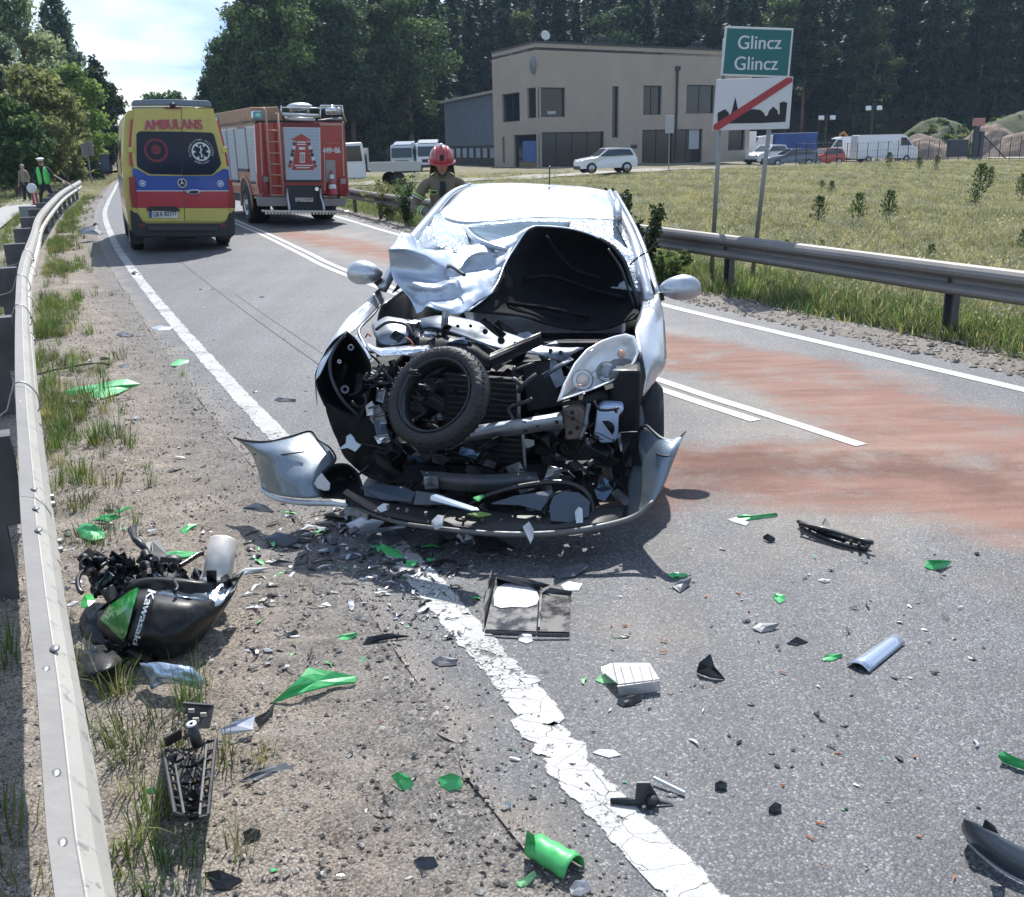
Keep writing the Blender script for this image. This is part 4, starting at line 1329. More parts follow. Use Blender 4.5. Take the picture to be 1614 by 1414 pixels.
hl.part("roof_fan",MB().lathe([(.0,1.4),(.18,1.3),(.2,1.0),(.45,.9),(.45,.5),(.25,.4),(.25,-.3)],c,(0,0,1),12),mat("fan_grey",(.45,.50,.55),.4,.4),True)
M_CARW=mat("car_white",(.72,.74,.76),.25,coat=.5)
M_CARG=mat("car_bluegrey",(.12,.15,.20),.3,.3,coat=.5)
M_CARR=mat("car_red",(.45,.07,.035),.3,coat=.5)
M_TYRE=mat("tyre_rubber",(.016,.016,.017),.75,var=.2,vscale=20)
M_HUB=mat("hub_silver",(.42,.43,.45),.35,.6)
M_CGLASS=mat("vehicle_glass",(.015,.022,.03),.05,0,spec=.7)
M_BLKPL=mat("black_plastic",(.018,.019,.021),.5)
M_LENSW=mat("lamp_clear",(.6,.62,.62),.12)
M_LENSR=mat("lamp_red",(.24,.015,.02),.2,coat=.4)
def far_car(name,label,x,y,z,rz,L,W,H,m,prof=None,kind="hatch",group=None):
 "side profile swept across the width; local x = forward"
 t_=Thing(name,label,"car" if kind in("hatch",)else kind,(x,y,z),rz,group)
 if kind=="hatch":
  pr=[(-.50,.22),(-.50,.55),(-.47,.72),(-.40,.97),(-.20,1.0),(.02,.99),(.20,.66),(.42,.58),(.50,.48),(.50,.20)]
  gl_=[(-.43,.70),(-.37,.92),(-.20,.94),(.01,.93),(.165,.67)]
 else:
  pr=[(-.5,.16),(-.5,.98),(-.46,1.0),(.22,1.0),(.30,.93),(.42,.55),(.49,.47),(.5,.38),(.5,.14)]
  gl_=[(.20,.60),(.20,.88),(.285,.88),(.385,.60)]
 n=len(pr)
 mb=MB()
 for sidx,(wy,ins)in enumerate(((-.5,0),(-.44,1),(.44,1),(.5,0))):
  for(a,b)in pr:
   k_=.90 if(ins==0 and b>.62)else 1
   wyy=wy*(.86 if b>.8 and ins==0 else 1)
   mb.v.append(Vector((a*L,wyy*W,b*H*(1 if ins else .985))))
 for s_ in range(3):
  for i in range(n):
   j=(i+1)%n
   mb.f.append((s_*n+i,s_*n+j,(s_+1)*n+j,(s_+1)*n+i))
 mb.f.append(tuple(reversed(range(n))));mb.f.append(tuple(range(3*n,4*n)));mb.mi=[0]*len(mb.f)
 t_.part("body",mb,m,bv=.03)
 for sg_ in(-1,1):
  yy=sg_*W*.505*(.97)
  pts=[Vector((a*L,yy*(.93 if b>.8 else 1.0),b*H))for a,b in gl_]
  t_.part("side_window",MB().poly(pts,(0,sg_*.015,0)),M_CGLASS)
  for wx in(-.31,.31):
   r_=.32 if kind!="truck" else .45
   w_=t_.part("wheel",MB().lathe([(0,.10),(r_*.6,.10),(r_,.07),(r_,-.1),(0,-.1)],(wx*L,sg_*W*.47,r_),(0,sg_,0),16),M_TYRE,True)
   t_.part("hubcap",MB().lathe([(0,.115),(r_*.58,.108),(r_*.6,.1)],(wx*L,sg_*W*.47,r_),(0,sg_,0),12),M_HUB,True,parent=w_)
 if kind=="hatch":
  t_.part("windscreen",MB().poly([Vector((.03*L,-.36*W,.955*H)),Vector((.03*L,.36*W,.955*H)),Vector((.19*L,.42*W,.69*H)),Vector((.19*L,-.42*W,.69*H))],(.02*1,0,.025)),M_CGLASS)
 else:
  t_.part("windscreen",MB().poly([Vector((.305*L,-.40*W,.905*H)),Vector((.305*L,.40*W,.905*H)),Vector((.415*L,.43*W,.57*H)),Vector((.415*L,-.43*W,.57*H))],(.03,0,.02)),M_CGLASS)
 for sg_ in(-1,1):
  t_.part("headlight",MB().ell((.475*L,sg_*.37*W,.50*H),(.10,.14,.09),8,6),M_LENSW,True)
 t_.part("bumper",MB().bbox(.44*L,.51*L,-.44*W,.44*W,.16*H,.30*H),M_BLKPL,bv=.02)
 return t_
cx_=P(954,262,62)
far_car("small_car","small white hatchback parked alone before the beige office",cx_.x,62,.0,R_(180+12),3.55,1.6,1.46,M_CARW)
yz=lambda px_,Y_:(P(px_,240,Y_).x,Y_)
for(nm,lab,px_,Y_,rz,L,W,H,m,kd)in[("delivery_van","long white van parked side-on behind the wire fence of the yard",1393,98,R_(2),5.9,2.0,2.55,M_CARW,"van"),("delivery_van","white van half hidden behind the long one, next to the red car",1338,103,R_(180),5.2,2.0,2.4,M_CARW,"van"),("small_car","orange-red hatchback parked beside the white vans",1298,94,R_(200),3.7,1.65,1.5,M_CARR,"hatch"),("estate_car","blue-grey car parked in front of the blue truck",1246,90,R_(184),4.5,1.75,1.52,M_CARG,"hatch"),("estate_car","silver-white car nose just right of the office corner",1208,94,R_(215),4.3,1.75,1.75,M_CARW,"hatch")]:
 x_,y_=yz(px_,Y_)
 far_car(nm,lab,x_,y_,tz(x_,y_),rz,L,W,H,m,kind=kd)
x_,y_=yz(1242,106)
bt=Thing("tarpaulin_truck","truck with a blue tarpaulin body behind the parked cars","truck",(x_,y_,tz(x_,y_)),R_(180))
bt.part("cargo_cover",MB().bbox(-2.6,1.7,-1.2,1.2,1.0,2.75),mat("tarp_blue",(.02,.07,.26),.5,var=.2,vscale=2),bv=.05)
bt.part("cab",MB().poly([(1.9,-1.1,.6),(3.7,-1.1,.6),(3.7,-1.1,1.6),(3.3,-1.1,2.5),(1.9,-1.1,2.6)],(0,2.2,0)),M_CARW,bv=.06)
bt.part("windscreen",MB().poly([(3.66,-.95,1.6),(3.66,.95,1.6),(3.36,.95,2.35),(3.36,-.95,2.35)],(.06,0,.03)),M_CGLASS)
for wx in(-3,2.6):
 for sg_ in(-1,1):
  bt.part("wheel",MB().lathe([(0,.12),(.3,.12),(.48,.08),(.48,-.1),(0,-.1)],(wx,sg_*1.05,.48),(0,sg_,0),14),M_TYRE,True)
def lorry(label,px_,pyb,Y_,rz,s_,body_m,blue=False):
 p_=P(px_,pyb,Y_);x_=p_.x
 t_=Thing("lorry",label,"truck",(x_,Y_,tz(x_,Y_)),rz)
 cab=[(0,0,.55),(0,0,1.25),(.10,0,2.35),(.25,0,2.55),(1.7,0,2.6),(1.8,0,.55)]
 t_.part("cab",MB().poly([Vector((-1.15,a[0],a[2]))*s_ for a in cab],(2.3*s_,0,0)),M_CARW if not blue else mat("lorry_paleblue",(.45,.5,.56),.3,coat=.4),bv=.06)
 t_.part("windscreen",MB().poly([Vector(a)*s_ for a in((-1.02,-.01,1.38),(1.02,-.01,1.38),(.98,.07,2.28),(-.98,.07,2.28))],(0,-.03,.0)),M_CGLASS)
 t_.part("grille",MB().poly([Vector(a)*s_ for a in((-.6,-.03,.82),(.6,-.03,.82),(.66,-.03,1.12),(-.66,-.03,1.12))],(0,.04,0)),M_BLKPL)
 t_.part("bumper",MB().bbox(-1.15*s_,1.15*s_,-.12*s_,.1*s_,.35*s_,.62*s_),M_DKM,bv=.02)
 for sg_ in(-1,1):
  t_.part("headlight",MB().box((sg_*.9*s_,-.10*s_,.78*s_),(.3*s_,.1,.16*s_)),M_LENSW,bv=.02)
  m_=t_.part("wing_mirror",MB().box((sg_*1.38*s_,.0,1.85*s_),(.2*s_,.12,.5*s_)).tube([(sg_*1.1*s_,.05,2.15*s_),(sg_*1.4*s_,0,2.2*s_)],.025,5),M_BLKPL,bv=.02)
  for wy in(.95,3.7):
   t_.part("wheel",MB().lathe([(0,.14),(.3,.14),(.48*s_,.1),(.48*s_,-.12),(0,-.12)],(sg_*.98*s_,wy*s_,.48*s_),(sg_,0,0),14),M_TYRE,True)
 t_.part("cargo_body",MB().bbox(-1.2*s_,1.2*s_,2.0*s_,6.2*s_,.9*s_,2.2*s_),body_m,bv=.03)
 t_.part("air_deflector",MB().poly([Vector(a)*s_ for a in((-.9,.2,2.6),(-.7,.5,2.85),(-.7,1.2,2.9),(-.9,1.5,2.6))],(1.8*s_,0,0)),M_CARW)
 return t_
lorry("pale blue lorry facing the road, between pickup and firefighter",634,262,78,R_(-8),.78,mat("lorry_dark",(.03,.05,.12),.6),True)
lorry("white lorry cab partly hidden behind the firefighter's helmet",676,260,78,R_(12),.80,mat("lorry_dark",(.03,.05,.12),.6))
pk=Thing("crew_pickup","white crew-cab flatbed pickup parked just behind the fire engine","pickup truck",(P(556,285,46).x,46,.05),R_(-62))
cabp=[(2.45,.45),(2.45,1.0),(2.15,1.12),(1.55,1.95),(-.35,2.0),(-.45,1.05),(-.45,.45)]
pk.o.rotation_euler=(0,0,R_(200));pk.M=Matrix.Translation(pk.o.location)@Matrix.Rotation(R_(200),4,'Z');pk.Mi=pk.M.inverted()
pk.part("cab",MB().poly([(a,-.95,b)for a,b in cabp],(0,1.9,0)),M_CARW,bv=.08)
for sg_ in(-1,1):
 pk.part("side_window",MB().poly([(1.45,sg_*.955,1.2),(1.25,sg_*.955,1.8),(.62,sg_*.955,1.84),(.62,sg_*.955,1.2)],(0,sg_*.012,0)),M_CGLASS)
 pk.part("side_window",MB().poly([(.48,sg_*.955,1.2),(.48,sg_*.955,1.84),(-.22,sg_*.955,1.86),(-.30,sg_*.955,1.2)],(0,sg_*.012,0)),M_CGLASS)
 for wx in(1.6,-1.9):
  w_=pk.part("wheel",MB().lathe([(0,.1),(.2,.1),(.34,.08),(.34,-.1),(0,-.1)],(wx,sg_*.85,.34),(0,sg_,0),16),M_TYRE,True)
 pk.part("wing_mirror",MB().box((1.45,sg_*1.12,1.3),(.1,.16,.26)),M_BLKPL,bv=.02)
pk.part("windscreen",MB().poly([(2.13,-.82,1.17),(2.13,.82,1.17),(1.60,.76,1.88),(1.60,-.76,1.88)],(.03,0,.03)),M_CGLASS)
pk.part("flatbed",MB().bbox(-2.9,-.6,-1.0,1.0,.72,.82).bbox(-2.9,-.6,-1.0,-.96,.82,1.12).bbox(-2.9,-.6,.96,1.0,.82,1.12).bbox(-2.94,-2.9,-1.0,1.0,.72,1.12).bbox(-.58,-.5,-1.0,1.0,.82,1.75),mat("flatbed_alu",(.45,.45,.45),.5,.5))
pk.part("bumper",MB().bbox(2.42,2.55,-.9,.9,.32,.58),M_BLKPL,bv=.03)
fm=mat("fence_wire",(.02,.022,.022),.6)
wf=Thing("wire_fence","thin dark wire-mesh fence with a gate along the far edge of the meadow","fence",(P(1300,245,88).x,88,-.6))
for i in range(24):
 px_=1255+i*16
 Y_=88
 b_=P(px_,245,Y_);z0=tz(b_.x,Y_)
 wf.part("post",MB().tube([wf.Mi@Vector((b_.x,Y_,z0)),wf.Mi@Vector((b_.x,Y_,z0+2.0))],.035,5),fm)
 if i<23 and i not in(15,16):
  c_=P(px_+16,245,Y_);mb=MB()
  for h_ in(.3,.8,1.3,1.95):
   mb.tube([wf.Mi@Vector((b_.x,Y_,z0+h_)),wf.Mi@Vector((c_.x,Y_,z0+h_))],.012,3)
  for k in range(1,4):
   xx=b_.x+(c_.x-b_.x)*k/4
   mb.tube([wf.Mi@Vector((xx,Y_,z0+.2)),wf.Mi@Vector((xx,Y_,z0+1.95))],.008,3)
  wf.part("mesh_panel",mb,fm)
gt=Thing("gate_post_box","dark box and gate posts in the wire fence below the earth mounds","gate",(P(1512,240,87).x,87,tz(P(1512,240,87).x,87)))
gt.part("box",MB().bbox(-1.0,.6,-.3,.3,.5,1.9),mat("gate_dark",(.03,.04,.055),.5),bv=.03)
gt.part("post",MB().bbox(1.1,1.45,-.2,.2,0,2.9),mat("gate_dark",(.03,.04,.055),.5))
gt.part("post",MB().bbox(1.6,1.9,-.2,.2,0,2.5),mat("gate_dark",(.03,.04,.055),.5))
gt.part("brace",MB().tube([(1.9,0,2.2),(4.1,0,.2)],.06,6),mat("gate_dark",(.03,.04,.055),.5))
def lamp_post(px_,Y_,ytop,label,n=2):
 x_,_=yz(px_,Y_);zt=P(px_,ytop,Y_).z;z0=tz(x_,Y_)
 t_=Thing("yard_lamp",label,"lamp post",(x_,Y_,z0))
 H=zt-z0
 t_.part("pole",MB().tube([(0,0,0),(0,0,H)],.09,7),fm)
 t_.part("crossbar",MB().tube([(-.6,0,H-.25),(.6,0,H-.2)],.05,6),fm)
 for k in range(n):
  t_.part("floodlight",MB().box(((-.55,.55)[k],-.12,H-.45-.0*k),(.5,.22,.36),(R_(-25),0,0)),mat("floodlight_pale",(.65,.70,.72),.3))
lamp_post(1371,104,163,"tall thin floodlight mast standing behind the white vans")
lamp_post(1299,100,178,"shorter floodlight mast behind the red car")
x_,y_=yz(1329,110)
ex=Thing("excavator","orange excavator arm rising behind the parked vans","excavator",(x_,y_,tz(x_,y_)))
mo=mat("excavator_orange",(.42,.20,.05),.5)
ex.part("body",MB().bbox(-1.6,1.4,-1.2,1.2,.8,2.1),mo,bv=.1)
ex.part("cab",MB().bbox(-1.4,-.3,-1.1,.1,2.1,2.9),mo,bv=.06)
ex.part("boom",MB().tube([(.6,0,1.6),(.5,0,3.3),(-.1,0,4.0),(-.5,0,3.9)],[.28,.26,.22,.16],6),mo)
ex.part("stick",MB().tube([(-.5,0,3.9),(-1.1,0,2.7)],[.18,.12],6),mo)
ex.o.scale=(.7,.7,.7)
ex.part("track",MB().bbox(-1.8,1.8,-1.25,-.75,0,.8).bbox(-1.8,1.8,.75,1.25,0,.8),M_BLKPL,bv=.1)
x_,y_=yz(1537,90)
ws=Thing("warning_sign","small faded red sign on a pole by the earth mounds","sign",(x_,y_,tz(x_,y_)))
H=P(1537,192,90).z-tz(x_,y_)
ws.part("pole",MB().tube([(0,0,0),(0,0,H+.2)],.06,7),M_POLE)
ws.part("panel",MB().bbox(-.55,.55,-.08,-.05,H-.35,H+.3),mat("sign_faded_red",(.42,.2,.17),.6),bv=.03)
x_=P(1054,255,66).x
os_=Thing("information_sign","small pale rectangular sign on a thin pole in front of the office","sign",(x_,66,tz(x_,66)))
za,zb=P(1054,182,66).z-tz(x_,66),P(1054,210,66).z-tz(x_,66)
os_.part("pole",MB().tube([(0,0,0),(0,0,za)],.035,7),M_POLE)
os_.part("panel",MB().bbox(-.28,.28,-.06,-.04,zb,za),mat("panel_grey",(.34,.35,.37),.5),bv=.01)
x_=P(139,250,62).x
bs_=Thing("road_sign","grey back of a road sign standing against the dark roadside trees","road sign",(x_,62,tz(x_,62)))
za,zb=P(139,224,62).z-tz(x_,62),P(139,246,62).z-tz(x_,62)
bs_.part("pole",MB().tube([(0,0,-.1),(0,0,za)],.04,7),M_POLE)
bs_.part("panel",MB().bbox(-.38,.38,.05,.08,zb,za),M_SBACK,bv=.02)
x_=P(1183,240,96).x
tag(ob("white_pillar",MB().bbox(-.4,.4,-.3,.3,0,2.9).data("white_pillar",M_CARW),None,(x_,96,tz(x_,96))),"narrow white panel van end standing at the office's far corner","panel")
def mound(name,label,px_,Y_,rx,ry,h,m,seed,z=None):
 x_,_=yz(px_,Y_)
 n=40
 u=np.linspace(-1,1,n)
 X,Y=np.meshgrid(u,u)
 r=np.hypot(X,Y)
 Z=np.clip(1-r**1.7,0,1)*h*(.72+.5*fnoise(X*3,Y*3,1.2,5,seed))-.15
 me=np_mesh(name,np.stack([X*rx,Y*ry,Z],-1).reshape(-1,3),grid_faces(n,n),m)
 return tag(ob(name,me,None,(x_,Y_,tz(x_,Y_)if z is None else z)),label,"mound")
me_=mat("earth_pile",(.16,.115,.085),.95,col2=(.26,.20,.155),vscale=1.5,bump=.6,bscale=6)
mg_=mat("overgrown_pile",(.04,.055,.022),.95,col2=(.09,.10,.045),vscale=2.5,bump=.8,bscale=6)
mound("earth_mound","brown earth mound directly behind the wire gate",1452,102,4.8,3,2.4,me_,1)
mound("overgrown_mound","grass-covered green mound behind the brown earth heaps",1478,112,6.0,6,4.3,mg_,2)
mound("earth_mound","grey-brown earth heap between the gate and the picture edge",1560,104,4.2,3,3.6,me_,3)
mound("earth_mound","sloping spoil heap cut by the picture edge beyond the gate",1625,102,5.5,3,3.0,me_,4)
mound("overgrown_mound","tall overgrown bank at the very edge of the picture",1616,122,11,8,5.4,mg_,5)
mx_,my_,mzz=[],[],[]
rm=np.random.RandomState(8)
for(px_,Y_,rx,ry,h,n_)in((1478,112,5.6,5.5,3.7,260),(1616,122,10,7,4.7,300),(1560,104,4,3,2.2,24)):
 x0_,_=yz(px_,Y_);a_=rm.rand(n_)*6.283;q_=np.sqrt(rm.rand(n_))*.95
 X=np.cos(a_)*q_;Yv=np.sin(a_)*q_
 mx_.append(x0_+X*rx);my_.append(Y_+Yv*ry);mzz.append(np.full(n_,tz(x0_,Y_))+np.clip(1-q_**1.7,0,1)*h*.85-.2)
X,Y2,Z2=np.concatenate(mx_),np.concatenate(my_),np.concatenate(mzz)
C_WEED=hidden_coll("mound_weed",[crown_mesh("mw",blobs_round(1.0,.8,rr,7,0),260,.13,M_LF_GR,197,shell=.3),crown_mesh("mw",blobs_round(.8,1.0,rr,7,0),260,.13,M_LF_OL,198,shell=.3)])
n_=len(X)
scatter("mound_weeds",C_WEED,np.stack([X,Y2,Z2],-1),np.stack([0*X,0*X,rm.rand(n_)*6.28],-1),.5+.7*rm.rand(n_),rm.choice(2,n_))
M_AYEL=mat("ambulance_yellow",(.52,.44,.10),.32,coat=.4,dirt=.25,vscale=3)
M_ABLU=mat("ambulance_blue",(.006,.055,.29),.35,coat=.5)
M_ARED=mat("ambulance_red",(.36,.018,.03),.35,coat=.5)
M_AGLS=mat("ambulance_glass",(.012,.018,.035),.10,spec=.22)
M_SILV=mat("silver_trim",(.50,.51,.53),.35,.6)
M_LBAR=mat("lightbar_housing",(.10,.14,.19),.3,coat=.5)
M_WHT=mat("sticker_white",(.60,.63,.66),.5)
M_DRED=mat("sticker_dull_red",(.16,.02,.03),.5)
M_PLATE=mat("plate_white",(.62,.62,.60),.4)
A=Thing("ambulance","yellow ambulance with blue and red bands seen from behind, parked in the near lane","ambulance",(-6.26,19.45,0),R_(21.8))
def az(y,x=288):return A.L(x,y,0).z
zb=dict(bot=.42,yel=az(350),red=az(328),blu=az(301),win=az(277),top=az(172))
TOP=zb["top"]
def hw(z):
 return float(np.interp(z,[.3,.45,1.1,1.5,2.0,TOP-.12,TOP],[.93,.965,.985,.965,.89,.80,.70]))
zs_=[.45,zb["yel"],zb["red"],zb["blu"],zb["win"],(zb["win"]+TOP)/2,TOP-.28,TOP-.10,TOP-.02,TOP+.03]
def hw2(z):return hw(z)if z<TOP-.01 else(.66 if z<TOP+.02 else .40)
def a_ring(y,top=1.0,wk=1.0,zlim=None):
 L_=[]
 for z in zs_:
  zz=min(z,zlim)if zlim else z
  L_.append(Vector((-hw2(z)*wk,y,zz)))
 return L_+[Vector((-v.x,v.y,v.z))for v in reversed(L_)]
body_m=[M_AYEL,M_ABLU,M_ARED,M_BLKPL]
secs=[(0.03,.99,None),(.10,1,None),(1.5,1,None),(3.2,1,None),(4.4,.99,None),(4.9,.97,2.15),(5.25,.94,1.45),(5.75,.88,1.05),(5.95,.78,.75)]
mb=MB()
rings=[]
for y,wk,zl in secs:rings.append(a_ring(y,1,wk,zl))
n=len(rings[0]);mb.v=[v for r in rings for v in r]
bandmat=[0,0,2,1,0,0,0,0,0];bandmat=[3 if i==0 else m for i,m in enumerate(bandmat)]
for i in range(len(rings)-1):
 for j in range(n-1):
  jj=j if j<len(zs_)-1 else(n-2-j if j>len(zs_)-1 else 8)
  mb.f.append((i*n+j,(i+1)*n+j,(i+1)*n+j+1,i*n+j+1));mb.mi.append(bandmat[min(jj,8)]if jj>=0 else 0)
mb.f.append(tuple(range(n)));mb.mi.append(0)
mb.f.append(tuple(reversed(range((len(rings)-1)*n,len(rings)*n))));mb.mi.append(0)
A.part("body",mb,body_m,bv=.02)
def apx(pts,m,name,yl,th=.012,par=None,bv=0,lab=None):
 v=[A.L(x,y,yl)for x,y in pts]
 return A.part(name,MB().poly(v,(0,th,0)),m,parent=par,bv=bv,label=lab)
S=288.5
def seam(y):return 286+(y-172)*.030
def door(sgn,nm="rear_door"):
 o_=.9
 def edge(y):
  return float(np.interp(y,[172,232,283,335,350],[336,352.5,362,362,355]))if sgn>0 else float(np.interp(y,[170,235,280,335,350],[211.5,206,214,216,226]))
 def quad(y0,y1,m,n_,yl=-.012,par=None,cut=None):
  ys_=np.linspace(y0,y1,7)
  outer=[(edge(y),y)for y in ys_];inner=[(seam(y)+.7*sgn,y)for y in reversed(ys_)]
  return apx(outer+inner,m,n_,yl,.03,par)
 d=quad(171,277.5,M_AYEL,nm)
 quad(278,300.3,M_ABLU,"blue_band",-.012,d)
 quad(301.5,327.5,M_ARED,"red_band",-.012,d)
 quad(328.3,349,M_AYEL,"lower_panel",-.012,d)
 ys_=[300.3,301.5]
 apx([(edge(300.3),300.2),(edge(301.5),301.6),(seam(301)+.7*sgn,301.6),(seam(301)+.7*sgn,300.2)],M_SILV,"reflective_strip",-.016,.03,d)
 return d
dl,dr=door(-1),door(1)
apx([(209,265),(216,266),(234,276.5),(288,278),(288,280),(209,279)],M_ABLU,"blue_corner",-.016,.02,dl)
apx([(360,267),(352,266),(334,277),(289,278),(289,280),(362,280)],M_ABLU,"blue_corner",-.016,.02,dr)
apx([(218,208.5),(221,207),(286,207.5),(286,275.5),(237,274.5),(231,272),(217,263.5),(215.5,258),(215,212)],M_AGLS,"window_glass",-.030,.02,dl)
apx([(288,207.6),(333,209),(337,212),(341,226),(348.5,257),(347,261.5),(338,272),(333,275.5),(288,276)],M_AGLS,"window_glass",-.030,.02,dr)
apx([(286,207.5),(288,207.6),(288,276),(286,275.7)],M_BLKPL,"window_seam",-.024,.02,dr)
def a_disc(cx,cy,r,m,nm,yl,par,inner=0,th=.004,n=28):
 c=A.L(cx,cy,yl);k=(A.L(cx+1,cy,yl)-A.L(cx,cy,yl)).length
 mb=MB()
 if inner:
  vs=[]
  for q_ in(r,inner):
   vs+=[c+Vector((cos(2*pi*i/n)*q_*k,0,sin(2*pi*i/n)*q_*k))for i in range(n)]
  mb.add(vs,[(i,(i+1)%n,(i+1)%n+n,i+n)for i in range(n)])
  return A.part(nm,mb,m,parent=par,th=th)
 mb.poly([c+Vector((cos(2*pi*i/n)*r*k,0,sin(2*pi*i/n)*r*k))for i in range(n)],(0,th,0))
 return A.part(nm,mb,m,parent=par)
a_disc(316.8,239,14.8,M_WHT,"emblem_disc",-.036,dr)
c=A.L(316.8,239,-.040);k=(A.L(317.8,239,0)-A.L(316.8,239,0)).length
mb=MB()
for i in range(3):mb.box(c,(24.5*k,.004,7.4*k),(0,R_(30+60*i),0))
A.part("star_emblem",mb,M_AGLS,parent=dr)
A.part("staff",MB().box(c+Vector((0,-.004,0)),(1.6*k,.003,20*k)).tube([c+Vector((sin(t_*1.6)*2.4*k,-.006,(t_-3.5)*2.2*k))for t_ in range(8)],.010,5),M_WHT,parent=dr)
def arc_text(s_,cx,cy,r,a0,a1,m,size,par,flip=False):
 c=A.L(cx,cy,-.036);k=(A.L(cx+1,cy,0)-A.L(cx,cy,0)).length
 mb=MB()
 for i,ch in enumerate(s_):
  if ch==' ':continue
  t_=R_(a0+(a1-a0)*i/max(1,len(s_)-1))
  g_=text_mesh(ch,size*k,.01*k)
  p_=c+Vector((cos(t_)*r*k,0,sin(t_)*r*k))
  g_.xf(Matrix.Translation(p_)@Matrix.Rotation((pi/2-t_)if not flip else(-pi/2-t_),4,'Y'))
  mb.add(g_.v,g_.f)
 A.part("ring_lettering",mb,m,parent=par)
arc_text("RATOWNICTWO MEDYCZNE",316.8,239,18.3,200,-20,M_WHT,4.0,dr)
arc_text("AMBULANS",316.8,239,18.3,235,305,M_WHT,4.0,dr,True)
a_disc(246,237,19,M_DRED,"round_sticker",-.034,dl,15)
a_disc(246,236,8,M_DRED,"round_sticker",-.034,dl)
g_=text_mesh("AMBULANS",1,.045);w_=max(a.x for a in g_.v)-min(a.x for a in g_.v);k=(A.L(319,197,0)-A.L(227,196,0)).length/w_
for nm_,bo,yl,m_ in(("lettering_outline",.095,-.030,M_WHT),("lettering",.060,-.042,M_ARED)):
 g_=text_mesh("AMBULANS",1,bo)
 g_.xf(Matrix.Diagonal((k,1,k*1.22,1)))
 g_.v=[Vector((a.x,a.y,a.z+(a.x**2)*-.05))for a in g_.v]
 g_.xf(Matrix.Translation(A.L(273.5,196.5,yl)))
 A.part(nm_,g_,m_,parent=dl)
a_disc(287,288.6,7.4,M_SILV,"badge_ring",-.05,dl,6.0,.02)
c=A.L(287,288.6,-.05);k=.0126
mb=MB()
for i in range(3):
 t_=pi/2+i*2*pi/3
 mb.poly([c+Vector((cos(t_)*.083,0,sin(t_)*.083)),c+Vector((cos(t_+1.05)*.016,0,sin(t_+1.05)*.016)),c+Vector((0,-.008,0)),c+Vector((cos(t_-1.05)*.016,0,sin(t_-1.05)*.016))],(0,.01,0))
A.part("badge_star",mb,M_SILV,parent=dl)
a_disc(287,288.6,6.1,M_BLKPL,"badge_field",-.036,dl)
hc=A.L(305.5,302.5,-.03)
A.part("handle_recess",MB().ell(hc,(.135,.02,.05),20,8),M_SILV,True,parent=dr)
A.part("handle",MB().ell(hc+Vector((0,-.012,0)),(.095,.025,.028),16,8),M_BLKPL,True,parent=dr)
for(x,y,p_)in((224.6,289,dl),(347.5,289.5,dr)):
 a_disc(x,y,5.2,M_WHT,"round_marker",-.03,p_)
 a_disc(x,y,3.8,M_ABLU,"marker_print",-.033,p_,2.4,.002)
v=apx([(231,330),(236,325.5),(276,325.5),(283,330),(283,333),(231,332)],M_BLKPL,"plate_light_housing",-.055,.05,dl,.008)
pl=apx([(234.8,331.5),(280.3,332.3),(280,343.6),(235.3,343)],M_PLATE,"number_plate",-.03,.02,dl)
apx([(234.8,331.5),(239.3,331.6),(239.6,343.1),(235.3,343)],M_ABLU,"plate_band",-.033,.01,pl)
g_=text_mesh("GKA 82777",1,.015);w_=max(a.x for a in g_.v)-min(a.x for a in g_.v);k_=(A.L(278.5,337,0)-A.L(241,337,0)).length/w_
g_.xf(Matrix.Diagonal((k_,1,k_*1.35,1)));g_.xf(Matrix.Translation(A.L(259.7,337.7,-.034)));A.part("plate_characters",g_,M_SBLK,parent=pl)
for pts in([(203.2,279),(212,279),(214.5,300),(215.5,327),(208,327),(204,300)],[(358.5,281),(365.5,283),(369.3,310),(369.8,327),(362,327),(361,300)]):
 t_=apx(pts,M_LENSR,"tail_lamp",-.035,.06,bv=.008)
for pts in([(208,328.2),(216,328.2),(216.5,336),(209.5,336)],[(361,328.2),(369.6,328.2),(369.6,336),(361.5,336)]):
 apx(pts,mat("lamp_amber",(.45,.35,.08),.2),"fog_lamp",-.035,.06,bv=.005)
for(x0,x1,x2,x3)in((206,209.6,203.2,206.6),(341.5,344.5,351.5,354.5)):
 apx([(x0,188),(x1,188),(x3,232),(x2,232)]if x0<300 else[(x0,190),(x1,190),(x3,230),(x2,230)],M_ARED,"red_strip",-.016,.02)
for pts in([(203.5,240),(207.5,240),(210.5,262),(204.6,262)],[(354.5,241),(357.5,241),(361,262),(357.5,262)]):
 apx(pts,M_ARED,"red_strip",-.016,.02)
for(x,y)in((206,236),(354,236)):
 A.part("hinge",MB().box(A.L(x,y,-.03),(.10,.05,.10)),M_AYEL,bv=.012)
sp_=MB().poly([A.L(x,y,-.02)for x,y in((207.5,167),(208,160),(212,157.5),(268,156.5),(328,158.5),(332,162),(334.5,169),(268,166.5))],(0,.35,0))
A.part("roof_spoiler",sp_,M_LBAR,bv=.02)
A.part("brake_light",MB().poly([A.L(x,y,-.04)for x,y in((259,169),(286,169),(285,171.5),(260,171.5))],(0,.06,0)),M_DRED)
A.part("camera",MB().ell(A.L(272,166,-.05),(.06,.05,.05),10,6),M_BLKPL,True)
bp=[(205,331),(219,339),(224,349.5),(232,352.5),(352,352.5),(360,346),(362,338),(370,331),(371,368),(366,374),(215,374),(207,366)]
A.part("bumper",MB().poly([A.L(x,y,-.06)for x,y in bp],(0,.35,0)),M_BLKPL,bv=.02)
A.part("step",MB().poly([A.L(x,y,-.12)for x,y in((232,357),(345,357),(343,364),(234,364))],(0,.1,0)),mat("step_rubber",(.04,.042,.045),.6),bv=.012)
for(x)in(224,352):
 A.part("reflector",MB().box(A.L(x,350+6,-.068),(.12,.01,.05)),M_DRED)
